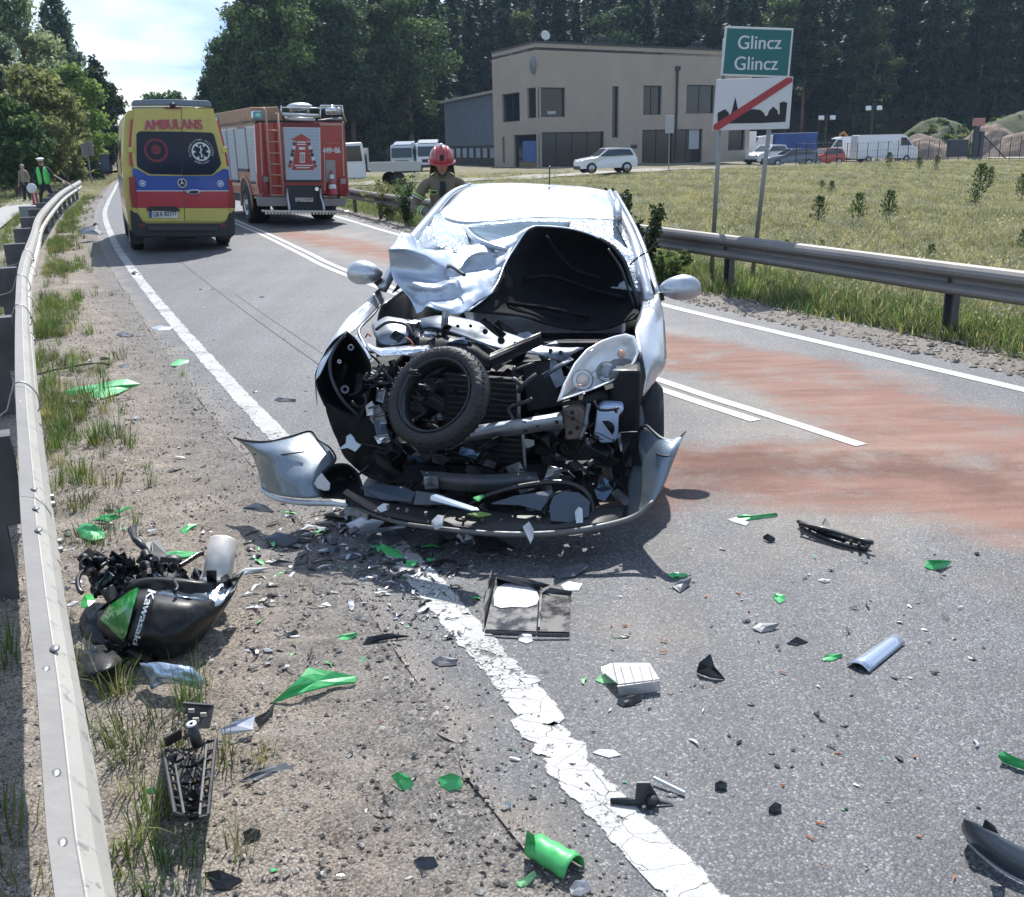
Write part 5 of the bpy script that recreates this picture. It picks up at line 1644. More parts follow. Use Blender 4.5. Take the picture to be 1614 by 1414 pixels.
A.part("chassis",MB().bbox(-.75,.75,.3,5.0,.28,.46).bbox(-.3,.3,.5,1.5,.2,.34),M_BLKPL)
for wy in(1.08,4.55):
 for s_ in(-1,1):
  w_=A.part("wheel",MB().lathe([(0,.08),(.20,.10),(.31,.12),(.345,.08),(.345,-.10),(.31,-.13),(0,-.13)],(s_*.84,wy,.345),(s_,0,0),28),M_TYRE,True)
  A.part("rim",MB().lathe([(0,.12),(.16,.10),(.20,.125)],(s_*.84,wy,.345),(s_,0,0),20),M_HUB,True,parent=w_)
for s_ in(-1,1):
 A.part("mud_flap",MB().bbox(s_*.72,s_*.96,.66,.68,.14,.48),M_BLKPL)
 mi=A.part("wing_mirror",MB().box((s_*1.18,4.7,1.62),(.22,.12,.44)).tube([(s_*.95,4.75,1.45),(s_*1.15,4.72,1.45)],.03,6),M_BLKPL,bv=.04)
 A.part("mirror_glass",MB().box((s_*1.18,4.635,1.64),(.17,.01,.34)),M_CGLASS,parent=mi)
 A.part("side_window",MB().bbox(s_*.945,s_*.955,3.9,4.7,1.4,2.0),M_AGLS,bv=.02)
 A.part("side_window",MB().bbox(s_*.915,s_*.925,1.2,2.6,1.55,2.1),M_AGLS,bv=.02)
 A.part("red_strip",MB().bbox(s_*.955,s_*.972,.15,.22,1.5,1.9),M_ARED)
for k in range(2):
 b_=A.part("beacon_bar",MB().bbox(-.6,.6,1.2+2.9*k,1.5+2.9*k,TOP+.04,TOP+.10),M_LBAR,bv=.03)
M_FRED=mat("fire_red",(.30,.006,.014),.32,coat=.6)
M_FCRE=mat("engine_cream_trim",(.40,.27,.20),.5)
M_SHUT=mat("shutter_silver",(.33,.39,.48),.42,.35)
M_FDRK=mat("engine_dark",(.02,.024,.03),.6)
M_CHR=mat("chrome",(.6,.6,.6),.18,.9)
M_TAN=mat("roof_locker_tan",(.36,.22,.14),.7)
M_FGRY=mat("engine_grey",(.26,.25,.25),.6)
Fq=Thing("fire_engine","red fire engine with ladder and silver roller shutters, standing in the far lane","fire engine",(-5.27,25.55,0),R_(27))
def f(x,y,yl=0.0):return Fq.L(350+x/5.89,130+y/5.89,yl)
def fpx(pts,m,name,yl=-.02,th=.03,par=None,bv=0,lab=None):
 return Fq.part(name,MB().poly([f(x,y,yl)for x,y in pts],(0,th,0)),m,parent=par,bv=bv,label=lab)
FT=f(700,370).z
FL,FR_=f(345,700).x,f(1160,700).x
HWD=(FR_-FL)/2;XC_=(FR_+FL)/2
zlow=f(700,1050).z
Fq.part("body",MB().bbox(FL,FR_,0.0,5.3,zlow,FT),M_FRED,bv=.03)
Fq.part("cab",MB().poly([Vector((FL,a,b))for a,b in((5.35,.55),(5.35,FT-.05),(7.2,FT-.05),(7.6,1.6),(7.65,.55))],(HWD*2,0,0)),M_FRED,bv=.05)
Fq.part("chassis",MB().bbox(FL+.15,FR_-.15,.35,7.4,.5,zlow-.003),M_FDRK)
sh=fpx([(565,415),(910,420),(920,925),(595,920)],M_SILV,"shutter_frame",-.03,.03)
NS=16
for i in range(NS):
 a_,b_=i/NS,(i+.88)/NS
 def ed(t_):return(572+22*t_,424+488*t_),(902+12*t_,427+488*t_)
 (l0,r0_),(l1,r1_)=ed(a_),ed(b_)
 fpx([l0,r0_,r1_,l1],M_SHUT,"shutter_slat",-.045,.014,sh)
fpx([(590,905),(920,905),(920,925),(592,925)],M_FDRK,"shutter_handle",-.06,.03,sh)
fpx([(565,372),(905,375),(905,412),(567,410)],M_DRED,"light_strip",-.05,.04)
fpx([(640,532),(737,476),(832,537),(785,543),(790,560),(855,812),(650,812),(690,560),(690,543)],M_FRED,"arrow_print",-.050,.004,sh)
for(x0,x1,y0,y1)in((698,778,548,560),(696,780,570,580),(712,772,600,625),(722,770,650,745),(672,840,765,775),(690,815,786,796)):
 fpx([(x0,y0),(x1,y0),(x1,y1),(x0,y1)],M_WHT,"print_panel",-.054,.003,sh)
for(x0,x1,y0,y1)in((728,742,660,735),(748,764,665,735)):
 fpx([(x0,y0),(x1,y0),(x1,y1),(x0,y1)],M_FGRY,"print_mark",-.057,.002,sh)
for i in range(7):
 t_=i/6
 for(x,m_)in((672-42*t_,0),(808+58*t_,0)):
  c=f(x,570+205*t_,-.055)
  m_=(M_DRED,M_WHT,M_DRED,M_FDRK,M_WHT,M_DRED,M_FRED)[i]
  Fq.part("badge_dot",MB().poly([c+Vector((cos(q_)*.045,0,sin(q_)*.045))for q_ in[k*pi/4 for k in range(8)]],(0,.004,0)),m_,parent=sh)
for pts in([(345,372),(362,372),(388,1030),(372,1030)],[(900,378),(1125,380),(1125,400),(902,396)],[(1108,400),(1122,400),(1138,870),(1124,870)],[(450,1040),(600,1042),(600,1054),(450,1054)],[(940,1050),(1070,1052),(1070,1068),(940,1066)],[(945,640),(955,640),(962,1000),(950,1000)]):
 fpx(pts,M_FCRE,"trim_line",-.02,.02)
ld=Thing("x","x","x")if False else None
lad=Fq.part("ladder",MB().tube([f(365,245,-.10),f(385,238,-.17),f(405,262,-.18),f(458,1045,-.18)],.026,8).tube([f(500,292,-.06),f(518,290,-.18),f(570,1045,-.18)],.026,8),M_FCRE,True)
for y in(445,550,655,757,858,960):
 t_=(y-262)/783
 Fq.part("rung",MB().tube([f(410+50*t_,y,-.18),f(522+46*t_,y+3,-.18)],.017,6),M_FCRE,True,parent=lad)
for y in(480,980):
 t_=(y-262)/783
 for x in(408+52*t_,520+48*t_):
  Fq.part("bracket",MB().tube([f(x,y,-.18),f(x,y,0)],.015,5),M_CHR,parent=lad)
g_=text_mesh("449=86",1,.05);w_=max(a.x for a in g_.v)-min(a.x for a in g_.v);k_=(f(1102,635)-f(935,635)).length/w_
g_.xf(Matrix.Diagonal((k_,1,k_*1.35,1)));g_.xf(Matrix.Translation(f(1018,634,-.006)));Fq.part("number_lettering",g_,M_WHT)
for k in range(9):
 fpx([(962+k*14,560+(k%3)),(971+k*14,560),(971+k*14,572),(962+k*14,572)],mat("faded_print",(.32,.16,.14),.6),"small_print",-.004,.004)
fpx([(960,722),(1050,722),(1058,930),(966,930)],M_FGRY,"locker_window",-.015,.01)
c0=f(1030,1040,-.12);hz=(f(1030,815,-.12)-c0).z
cn=Fq.part("traffic_cone",MB().lathe([(.14,0),(.14,.03),(.115,.03),(.10,hz*.25)],c0,(0,0,1),14),M_FRED,True)
Fq.part("cone_band",MB().lathe([(.10,hz*.25),(.085,hz*.42)],c0,(0,0,1),14),M_WHT,True,parent=cn)
Fq.part("cone_middle",MB().lathe([(.085,hz*.42),(.062,hz*.66)],c0,(0,0,1),14),M_FRED,True,parent=cn)
Fq.part("cone_band",MB().lathe([(.062,hz*.66),(.045,hz*.83)],c0,(0,0,1),14),M_WHT,True,parent=cn)
Fq.part("cone_tip",MB().lathe([(.045,hz*.83),(.03,hz),(0,hz)],c0,(0,0,1),14),M_FRED,True,parent=cn)
for(x0,x1,y0,y1)in((372,438,862,1020),(1088,1160,880,1058)):
 t_=fpx([(x0,y0),(x1,y0),(x1+5,y1),(x0+5,y1)],M_LENSR,"tail_lamp",-.05,.05,bv=.01)
 fpx([(x0+14,y0+12),(x1-10,y0+12),(x1-10,y0+62),(x0+14,y0+62)],M_FGRY,"reversing_lamp",-.056,.01,t_)
fpx([(590,955),(925,955),(945,1200),(610,1200)],M_FDRK,"tow_recess",-.012,.02)
for(x,y)in((880,990),):
 Fq.part("coupling",MB().cyl(f(x,y,-.08),f(x,y,-.01),.05,.05,10),M_CHR)
plt=fpx([(682,1070),(845,1072),(845,1108),(682,1106)],M_PLATE,"number_plate",-.05,.02)
g_=text_mesh("GD 741EA",1,.01);w_=max(a.x for a in g_.v)-min(a.x for a in g_.v);k_=(f(838,1090)-f(690,1090)).length/w_
g_.xf(Matrix.Diagonal((k_,1,k_*1.1,1)));g_.xf(Matrix.Translation(f(764,1089,-.053)));Fq.part("plate_characters",g_,M_SBLK,parent=plt)
fpx([(340,1062),(600,1062),(604,1150),(352,1150)],M_FGRY,"lower_corner",-.01,.3,bv=.01)
fpx([(940,1074),(1160,1078),(1150,1148),(950,1148)],M_FGRY,"lower_corner",-.01,.3,bv=.01)
st=fpx([(392,1185),(1182,1192),(1182,1214),(392,1206)],M_CHR,"rear_step",-.50,.28,bv=.01)
mb=MB()
for k in range(26):
 mb.box(f(410+k*29.5,1214+k*.2,-.50),(.045,.02,.05))
Fq.part("step_teeth",mb,M_CHR,parent=st)
for(x,x2)in((602,626),(912,948)):
 Fq.part("step_strut",MB().tube([f(x,985,-.03),f(x+4,1060,-.10),f(x2-6,1140,-.28),f(x2,1190,-.38)],[.028,.03,.032,.03],8),M_SILV,True)
def fside(y0,y1,z0,z1,m,name,off,th=.02,par=None,sx=-1,bv=0):
 x=(FL-off)if sx<0 else(FR_+off)
 return Fq.part(name,MB().bbox(x,x+(th if sx<0 else-th),y0,y1,z0,z1),m,parent=par,bv=bv)
zs0=f(300,935,0).z;zs1=f(300,405,0).z
for sx in(-1,1):
 for(y0,y1,zz)in((.18,1.05,zs0),(1.15,2.35,zs0+.30),(2.45,3.3,zs0),(3.4,4.25,zs0),(4.35,5.15,zs0)):
  p_=fside(y0,y1,zz,zs1,M_SILV,"side_shutter",.012,.02,sx=sx)
  nn_=14
  for i in range(nn_):
   h_=(zs1-zz-.04)/nn_
   fside(y0+.04,y1-.04,zz+.02+h_*i,zz+.02+h_*(i+.88),M_SHUT,"shutter_slat",.024,.012,p_,sx)
  fside(y0+.04,y1-.04,zz-.05,zz+.02,M_FDRK,"shutter_handle",.035,.03,p_,sx)
 fside(.05,5.25,zs1+.05,zs1+.10,M_FCRE,"trim_line",.02,.02,sx=sx)
 fside(.05,5.25,FT-.06,FT+.02,M_FCRE,"trim_line",.02,.02,sx=sx)
 for zz in(zs0-.28,zs0-.40):
  fside(.1,.9,zz,zz+.05,M_FCRE,"trim_line",.01,.02,sx=sx)
 for wy in(1.75,5.95):
  mb=MB()
  x=(FL-.012)if sx<0 else(FR_+.012)
  arc=[Vector((x,wy+cos(t_)*.62,.52+sin(t_)*.66))for t_ in np.linspace(-.15,pi+.15,18)]
  mb.tube(arc,.035,6)
  Fq.part("wheel_arch_trim",mb,M_FCRE,True)
  Fq.part("wheel_arch",MB().poly([Vector((x+sx*-.004,wy+cos(t_)*.6,.52+sin(t_)*.64))for t_ in np.linspace(-.3,pi+.3,16)],(.004*sx,0,0)),M_FDRK)
  xc=(FL+.13)if sx<0 else(FR_-.13)
  w_=Fq.part("wheel",MB().lathe([(0,.08),(.28,.10),(.30,.16),(.45,.17),(.50,.12),(.50,-.30),(.44,-.36),(0,-.36)],(xc,wy,.50),(sx,0,0),32),M_TYRE,True)
  Fq.part("rim",MB().lathe([(0,.19),(.10,.17),(.13,.12),(.24,.11),(.29,.17)],(xc,wy,.50),(sx,0,0),24),M_HUB,True,parent=w_)
g_=text_mesh("STRAŻ",.34,.012)
g_.xf(Matrix.Rotation(-pi/2,4,'Z'));g_.xf(Matrix.Translation((FL-.02,1.6,(zs1+FT)/2+.03)));Fq.part("side_lettering",g_,M_FCRE)
rf=Fq.part("roof_gallery",MB().bbox(FL+.02,FR_-.02,.05,5.3,FT+.002,FT+.05),M_FDRK)
Fq.part("roof_locker",MB().poly([f(x,y,.5)for x,y in((380,230),(520,225),(570,370),(380,370))],(0,4.2,0)),M_TAN,bv=.02)
Fq.part("roof_locker",MB().bbox(FL+.05,FL+.55,.6,5.0,FT+.05,FT+.38),M_TAN,bv=.02)
def ftube(pts,r,yl,m=M_CHR,nm="gallery_rail"):
 return Fq.part(nm,MB().tube([f(x,y,yl)for x,y in pts],r,7),m,True)
ftube([(550,215),(548,300)],.02,.05);ftube([(548,232),(1118,242)],.018,.06);ftube([(915,215),(1115,218),(1118,262),(1150,370)],.022,.02)
ftube([(915,215),(912,345)],.02,.03);ftube([(630,205),(632,260)],.02,.3)
ftube([(560,296),(900,312)],.045,-.02,M_SILV,"suction_hose");ftube([(590,335),(860,350)],.055,.02,M_SILV,"suction_hose")
ftube([(590,300),(600,350)],.05,.0,M_CHR);ftube([(855,320),(855,365)],.03,.0,M_CHR)
Fq.part("water_monitor",MB().ell(f(720,225,.8),(.33,.3,.10),18,8).tube([f(660,235,.8),f(650,275,.8)],.06,8).tube([f(790,235,.8),f(800,290,.8)],.04,8),M_SILV,True)
Fq.part("searchlight",MB().lathe([(0,-.14),(.09,-.12),(.09,.1),(.06,.14),(0,.14)],f(1010,262,.0),(1,0,0),14),M_CHR,True)
Fq.part("searchlight",MB().lathe([(0,-.1),(.07,-.09),(.09,.08),(0,.1)],f(1070,268,.1),(.3,-1,0),14),M_SILV,True)
Fq.part("roof_cover",MB().poly([f(x,y,.05)for x,y in((900,372),(930,345),(1010,330),(1120,325),(1135,372))],(0,.6,0)),M_FGRY,bv=.03)
bl=Fq.part("blue_beacon",MB().poly([f(x,y,-.06)for x,y in((288,275),(298,264),(372,266),(382,280),(380,335),(370,345),(300,340),(290,330))],(0,.22,0)),mat("beacon_blue",(.06,.20,.34),.15,coat=.6),bv=.03)
Fq.part("beacon_lens",MB().poly([f(x,y,-.065)for x,y in((312,285),(355,285),(358,318),(312,316))],(0,.01,0)),mat("beacon_core",(.25,.62,.50),.15),parent=bl)
Fq.part("corner_post",MB().poly([f(x,y,-.015)for x,y in((303,395),(345,372),(372,1030),(345,1040),(330,950))],(0,.15,0)),M_FRED)
Fq.part("beacon_bar",MB().bbox(FL+.2,FR_-.2,6.4,6.7,FT-.02,FT+.18),mat("beacon_blue",(.06,.20,.34),.15),bv=.03)
Fq.part("hose_cover",MB().bbox(FL-.0,FL+.5,4.5,5.2,FT+.1,FT+.25),mat("beacon_blue",(.06,.20,.34),.15),bv=.03)
M_SKIN=mat("skin",(.42,.22,.15),.55,subs=.1)
M_TAN2=mat("turnout_tan",(.155,.135,.095),.85,var=.12,vscale=14,bump=.3,bscale=40)
M_NAVY=mat("cloth_navy",(.018,.021,.03),.85,bump=.2,bscale=30)
M_HIVIS=mat("reflective_lime",(.28,.42,.10),.6)
M_HELM=mat("helmet_red",(.36,.03,.035),.28,coat=.6)
M_VEST=mat("vest_green",(.12,.62,.14),.7)
M_GLOV=mat("glove_dark",(.03,.03,.035),.8)
M_HAIR=mat("hair_dark",(.03,.022,.016),.7)
def skin_body(name,joints,edges,par,m,sub=2,root=0):
 me=bpy.data.meshes.new(name)
 me.from_pydata([tuple(j[0])for j in joints],edges,[])
 me.materials.append(m)
 o=ob(name,me,par)
 sk=o.modifiers.new("skin",'SKIN')
 if not me.skin_vertices:
  bm=bmesh.new();bm.from_mesh(me);bm.verts.layers.skin.verify();bm.to_mesh(me);bm.free()
 for i,j in enumerate(joints):
  r=j[1]
  me.skin_vertices[0].data[i].radius=(r,r)if isinstance(r,(int,float))else r
  me.skin_vertices[0].data[i].use_root=(i==root)
 sk.use_smooth_shade=True
 sb=o.modifiers.new("sub",'SUBSURF');sb.levels=sub;sb.render_levels=sub
 return o
def figure(t_,H,jacket,trousers,lean=0.0,larm=None,rarm=None,stance=.12,headtilt=0.0,detail=True):
 "a standing figure facing -y (towards the camera); joints in metres"
 k=H/1.8
 V=lambda x,y,z:Vector((x*k,(y-lean*max(0,z-.95))*k,z*k))
 hipz=.93
 J=[(V(0,0,hipz),(.15*k,.11*k)),(V(0,0,1.12),(.14*k,.105*k)),(V(0,0,1.32),(.165*k,.12*k)),(V(0,.0,1.45),(.12*k,.09*k)),(V(0,-.01,1.53),.055*k),(V(-.10,0,.86),.095*k),(V(-.11-stance*.3,-.01,.5),.065*k),(V(-.11-stance*.5,.02,.1),.05*k),(V(-.12-stance*.5,-.14,.05),.045*k),(V(.10,0,.86),.095*k),(V(.11+stance*.3,-.01,.5),.065*k),(V(.11+stance*.5,.02,.1),.05*k),(V(.12+stance*.5,-.14,.05),.045*k)]
 E_=[(0,1),(1,2),(2,3),(3,4),(0,5),(5,6),(6,7),(7,8),(0,9),(9,10),(10,11),(11,12)]
 ends=[]
 for s_,arm in((-1,larm),(1,rarm)):
  sh_=V(s_*.19,0,1.42)
  el,wr=arm if arm else((s_*.27,.02,1.13),(s_*.28,-.08,.88))
  b_=len(J)
  J+=[(sh_,.068*k),(V(*el),.052*k),(V(*wr),.038*k)]
  E_+=[(3,b_),(b_,b_+1),(b_+1,b_+2)]
  ends.append((V(*el),V(*wr)))
 body=skin_body("body",J,E_,t_.o,jacket)
 return body,V,k,ends
def hand(t_,wr,el,par,m,k=1.0,curl=.5):
 d=(wr-el).normalized();sd_=d.cross(Vector((0,0,1)))
 sd_=sd_.normalized()if sd_.length>.1 else Vector((1,0,0));nn_=sd_.cross(d)
 J=[(wr,.026*k),(wr+d*.05*k,(.036*k,.018*k)),(wr+d*.09*k,(.038*k,.016*k))];E_=[(0,1),(1,2)]
 for i,(o_,L)in enumerate(((-.030,.070),(-.010,.08),(.010,.076),(.030,.060))):
  b_=len(J);p0=wr+d*.095*k+sd_*o_*k
  p1=p0+(d-nn_*curl*.4).normalized()*L*.5*k;p2=p1+(d-nn_*curl*1.4).normalized()*L*.5*k
  J+=[(p0,.010*k),(p1,.009*k),(p2,.0075*k)];E_+=[(2,b_),(b_,b_+1),(b_+1,b_+2)]
 b_=len(J);p0=wr+d*.035*k-sd_*.034*k
 J+=[(p0,.013*k),(p0-sd_*.02*k+d*.03*k,.011*k),(p0-sd_*.022*k+d*.055*k-nn_*.01*k,.009*k)]
 E_+=[(1,b_),(b_,b_+1),(b_+1,b_+2)]
 return skin_body("hand",J,E_,par,m,1)
def head(t_,c,k,m=None,tilt=0.0):
 "head with face, looking along -y, tilted down by tilt"
 R=Matrix.Rotation(tilt,4,'X');T=Matrix.Translation(c)@R
 mb=MB();n,m_=20,16;vs=[]
 for i in range(m_+1):
  t=pi*i/m_
  for j in range(n):
   q_=2*pi*j/n
   x,y,z=sin(t)*cos(q_)*.077,sin(t)*sin(q_)*.098,cos(t)*.118
   if z<0:x*=1+z*2.2;
   if z<-.02 and y>0:y*=.72
   if y<-.05:
    y+=-.018*math.exp(-((x/.012)**2)-(((z+.012)/.03)**2))
    y+=.010*math.exp(-(((abs(x)-.03)/.015)**2)-(((z-.012)/.014)**2))
    y+=-.006*math.exp(-((x/.024)**2)-(((z+.055)/.010)**2))
    y+=-.008*math.exp(-((x/.03)**2)-(((z+.095)/.018)**2))
   vs.append(Vector((x,y,z))*k)
 fs=[(i*n+j,(i+1)*n+j,(i+1)*n+(j+1)%n,i*n+(j+1)%n)for i in range(m_)for j in range(n)]
 mb.add(vs,fs)
 for s_ in(-1,1):
  mb.ell((s_*.079*k,.01*k,-.005*k),(.012*k,.022*k,.032*k),8,6)
 mb.tube([(0,.01*k,-.08*k),(0,.035*k,-.20*k)],[.056*k,.062*k],12)
 h_=t_.part("head",mb.xf(T),m or M_SKIN,True)
 for s_ in(-1,1):
  t_.part("eye",MB().ell((s_*.031*k,-.086*k,.012*k),(.011*k,.006*k,.006*k),8,6).xf(T),mat("eye_dark",(.03,.02,.02),.2),True,parent=h_)
  t_.part("eyebrow",MB().tube([(s_*.016*k,-.094*k,.028*k),(s_*.046*k,-.086*k,.030*k)],.004*k,5).xf(T),M_HAIR,parent=h_)
 t_.part("mouth",MB().ell((0,-.098*k,-.055*k),(.022*k,.006*k,.005*k),8,5).xf(T),mat("lips",(.26,.08,.07),.5),True,parent=h_)
 return h_,T
FFp=P(698,300,11.5)
ff=Thing("person","firefighter in a tan turnout jacket and red helmet looking down beside the wrecked car","person",(FFp.x,11.5,0),R_(4))
body,V,k,ends=figure(ff,1.86,M_TAN2,M_TAN2,.26,((-.33,-.10,1.17),(-.14,-.36,1.12)),((.33,-.10,1.18),(.15,-.38,1.14)),.2)
hc_=V(0,-.05,1.635)
hd,T=head(ff,hc_,1.0,None,R_(15))
hm=[]
for i in range(11):
 t=(pi*.56)*i/10
 hm.append((sin(t)*.142,.01+cos(t)*.145))
shell=MB().lathe(hm,(0,.012,.03),(0,0,1),28)
shell.v=[Vector((a.x*.95,a.y*1.12,a.z))for a in shell.v]
hl_=ff.part("helmet",shell.xf(T),M_HELM,True,th=.006)
brim=MB()
n=28
br=[[Vector((cos(2*pi*i/n)*a*.95,sin(2*pi*i/n)*a*1.12+.012,z))for i in range(n+1)]for a,z in((.138,.026),(.158,.012),(.160,.004))]
ff.part("brim",brim.grid(br).xf(T),M_HELM,True,parent=hl_,th=.005)
ff.part("crest",MB().tube([Vector((0,y,z))for y,z in((-.145,.085),(-.10,.15),(-.02,.19),(.07,.175),(.14,.11))],[.014,.018,.018,.018,.012],8).xf(T),M_HELM,True,parent=hl_)
for s_ in(-1,1):
 ff.part("crest",MB().tube([Vector((s_*.07,y,z))for y,z in((-.13,.07),(-.08,.135),(0,.165),(.08,.145))],[.008,.011,.011,.008],6).xf(T),mat("helmet_pale_red",(.44,.13,.10),.3,coat=.4),True,parent=hl_)
ff.part("helmet_badge",MB().ell((0,-.148,.095),(.026,.012,.036),10,8).xf(T),M_NAVY,True,parent=hl_)
ff.part("helmet_lamp",MB().ell((0,-.03,.20),(.022,.03,.016),10,6).xf(T),M_WHT,True,parent=hl_)
for s_ in(-1,1):
 ff.part("chin_strap",MB().tube([Vector((s_*.085,.0,.01)),Vector((s_*.078,-.02,-.07)),Vector((s_*.03,-.055,-.125)),Vector((0,-.06,-.132))],.008,6).xf(T),M_NAVY,True,parent=hl_)
ff.part("neck_guard",MB().grid([[Vector((cos(a_)*r_,sin(a_)*r_*1.05+.03,z))for a_ in np.linspace(-.15,pi+.15,16)]for r_,z in((.125,.01),(.13,-.07),(.14,-.15))]).xf(T),M_TAN2,True,parent=hl_,th=.006)
def ring_band(c0,c1,r0,r1,m,name,n=16,ysc=1.0,par=None):
 ax=(c1-c0);
 mb=MB().tube([c0,c1],[r0,r1],n,False)
 return ff.part(name,mb,m,True,parent=par,th=.004)
jk=body
ff.part("collar",MB().lathe([(.072,-.02),(.082,.03),(.078,.055)],V(0,-.005,1.50),(0,-.2,1),18),M_TAN2,True,th=.008,parent=jk)
fr=[[V(x,-.118-.012*(1-abs(x)/.04)+(.03 if z>1.4 else 0),z)for x in(-.028,-.01,.01,.028)]for z in(1.05,1.15,1.25,1.35,1.44)]
ff.part("front_flap",MB().grid(fr),M_NAVY,True,th=.012,parent=jk)
ff.part("chest_patch",MB().box(V(-.10,-.135,1.33),(.085,.012,.05),(R_(8),0,R_(-14))),M_HIVIS,parent=jk,bv=.003)
ff.part("chest_patch",MB().box(V(-.10,-.143,1.33),(.060,.012,.028),(R_(8),0,R_(-14))),M_NAVY,parent=jk,bv=.003,label="dark lettering field of the chest patch")
for si,(el,wr)in enumerate(ends):
 sh_=V((-.19,.19)[si],0,1.42)
 for(a,b,ta,tb,r0,r1,m_)in((sh_,el,.48,.56,.075,.072,M_HIVIS),(sh_,el,.58,.63,.073,.071,M_SILV),(el,wr,.45,.56,.058,.055,M_HIVIS),(el,wr,.60,.66,.054,.052,M_SILV)):
  ring_band(a.lerp(b,ta),a.lerp(b,tb),r0,r1,m_,"reflective_band",par=jk)
 hand(ff,wr,el,ff.o,M_GLOV,1.15,.6)
tr=MB()
for s_ in(-1,1):
 tr.tube([V(s_*.10,0,.92),V(s_*.16,-.01,.5),V(s_*.20,.02,.12)],[.125*k,.095*k,.08*k],14)
ff.part("trousers",tr,M_NAVY,True)
for s_ in(-1,1):
 ff.part("boot",MB().tube([V(s_*.20,.03,.25),V(s_*.20,.03,.06),V(s_*.21,-.05,.045),V(s_*.215,-.17,.04)],[.075,.062,.055,.042],12),M_BLKPL,True)
pp=P(72,300,35.5)
po=Thing("person","police officer in a white cap and bright green vest behind the guardrail","person",(pp.x,35.5,tz(pp.x,35.5)+.03),R_(10))
body,V,k,ends=figure(po,1.78,M_NAVY,M_NAVY,.12,((-.33,-.02,1.12),(-.30,-.22,.90)),((.36,-.06,1.16),(.62,-.16,.98)),.25)
hc_=V(0,-.02,1.66)
hd,T=head(po,hc_,1.0,None,R_(15))
po.part("cap",MB().lathe([(0,.105),(.09,.10),(.135,.075),(.132,.062),(.095,.045),(.092,.01)],(0,.0,.025),(0,.1,1),20).xf(T),mat("cap_white",(.66,.67,.68),.6),True)
po.part("cap_peak",MB().grid([[Vector((x,-.075-(.0+t_)*.07*(1-(x/.1)**2),.045-t_*.025))for x in np.linspace(-.085,.085,9)]for t_ in(0,.5,1)]).xf(T),M_BLKPL,True,th=.006)
for s_ in(-1,1):
 cols=[]
 for z,xi,xo in((1.47,.075,.15),(1.38,.05,.185),(1.25,.035,.19),(1.12,.03,.185),(1.0,.035,.18),(.90,.06,.17)):
  cols.append([V(s_*(xi+(xo-xi)*t_),-.135+.07*t_**2-(.0 if z<1.4 else-.05),z)for t_ in(0,.33,.66,1)])
 po.part("vest",MB().grid(cols,flip=s_>0),M_VEST,True,th=.02)
po.part("vest",MB().grid([[V(x,.135,z)for x in(-.17,0,.17)]for z in(.9,1.2,1.45)]),M_VEST,True,th=.02)
for(el,wr)in ends:hand(po,wr,el,po.o,M_SKIN,1.0)
bt_=Thing("baton","thin pale rod held out by the policeman over the guardrail","stick",po.M@ends[1][1])
bt_.part("rod",MB().tube([bt_.Mi@(po.M@ends[1][1])+Vector((-.25,0,.22)),bt_.Mi@(po.M@ends[1][1])+Vector((.65,-.15,-.30))],.018,6),mat("rod_tan",(.42,.33,.25),.6))
p2=P(41,300,47)
pe=Thing("person","distant bystander in beige top and dark trousers on the footpath behind the policeman","person",(p2.x,47,tz(p2.x,47)+.05),R_(-15))
body,V,k,ends=figure(pe,1.72,mat("cloth_beige",(.24,.20,.15),.85),M_NAVY,.02)
hd,T=head(pe,V(0,-.01,1.64),1.0)
pe.part("hair",MB().ell((0,.012,.045),(.085,.10,.09),12,8).xf(T),mat("hair_grey",(.35,.33,.3),.8),True)
tr=MB()
for s_ in(-1,1):tr.tube([V(s_*.09,0,.95),V(s_*.13,0,.5),V(s_*.16,.02,.08)],[.115,.085,.065],12)
pe.part("trousers",tr,M_NAVY,True)
for(el,wr)in ends:hand(pe,wr,el,pe.o,M_SKIN,1.0)
mk=P(54,318,33.5)
dk=Thing("disc_marker","white disc on a red and white striped board leaning by the guardrail below the policeman","road marker",(mk.x,33.5,tz(mk.x,33.5)))
za=dk.W(50,297,33.5)
dk.part("disc",MB().lathe([(0,.02),(.15,.02),(.16,0),(0,-.01)],za,(.15,-1,.1),20),M_WHT,True)
dk.part("board",MB().poly([dk.W(49,305,33.55),dk.W(57,303,33.55),dk.W(63,330,33.55),dk.W(54,332,33.55)],(0,.03,0)),M_SRED)
dk.part("white_stripe",MB().poly([dk.W(52.5,305,33.53),dk.W(54,304.5,33.53),dk.W(60,330,33.53),dk.W(58,330.5,33.53)],(0,.02,0)),M_WHT)
cb=P(40,350,26)
tag(ob("cable_cabinet",MB().bbox(-.25,.3,-.3,.3,-.1,.62).data("cable_cabinet",mat("cabinet_grey",(.20,.21,.22),.6)),None,(cb.x-.2,27,tz(cb.x,27))),"low grey cabinet behind the guardrail below the red and white marker","cabinet")
hm=bpy.data.materials.new("haze");hm.use_nodes=True
hm.node_tree.nodes.clear()
vo=hm.node_tree.nodes.new("ShaderNodeVolumePrincipled");oo=hm.node_tree.nodes.new("ShaderNodeOutputMaterial")
vo.inputs["Color"].default_value=(.55,.75,1.0,1);vo.inputs["Density"].default_value=.00022;vo.inputs["Anisotropy"].default_value=.2
hm.node_tree.links.new(vo.outputs[0],oo.inputs["Volume"])
tag(ob("haze",MB().bbox(-500,500,-80,1000,-3,60).data("haze",hm)),kind="stuff")
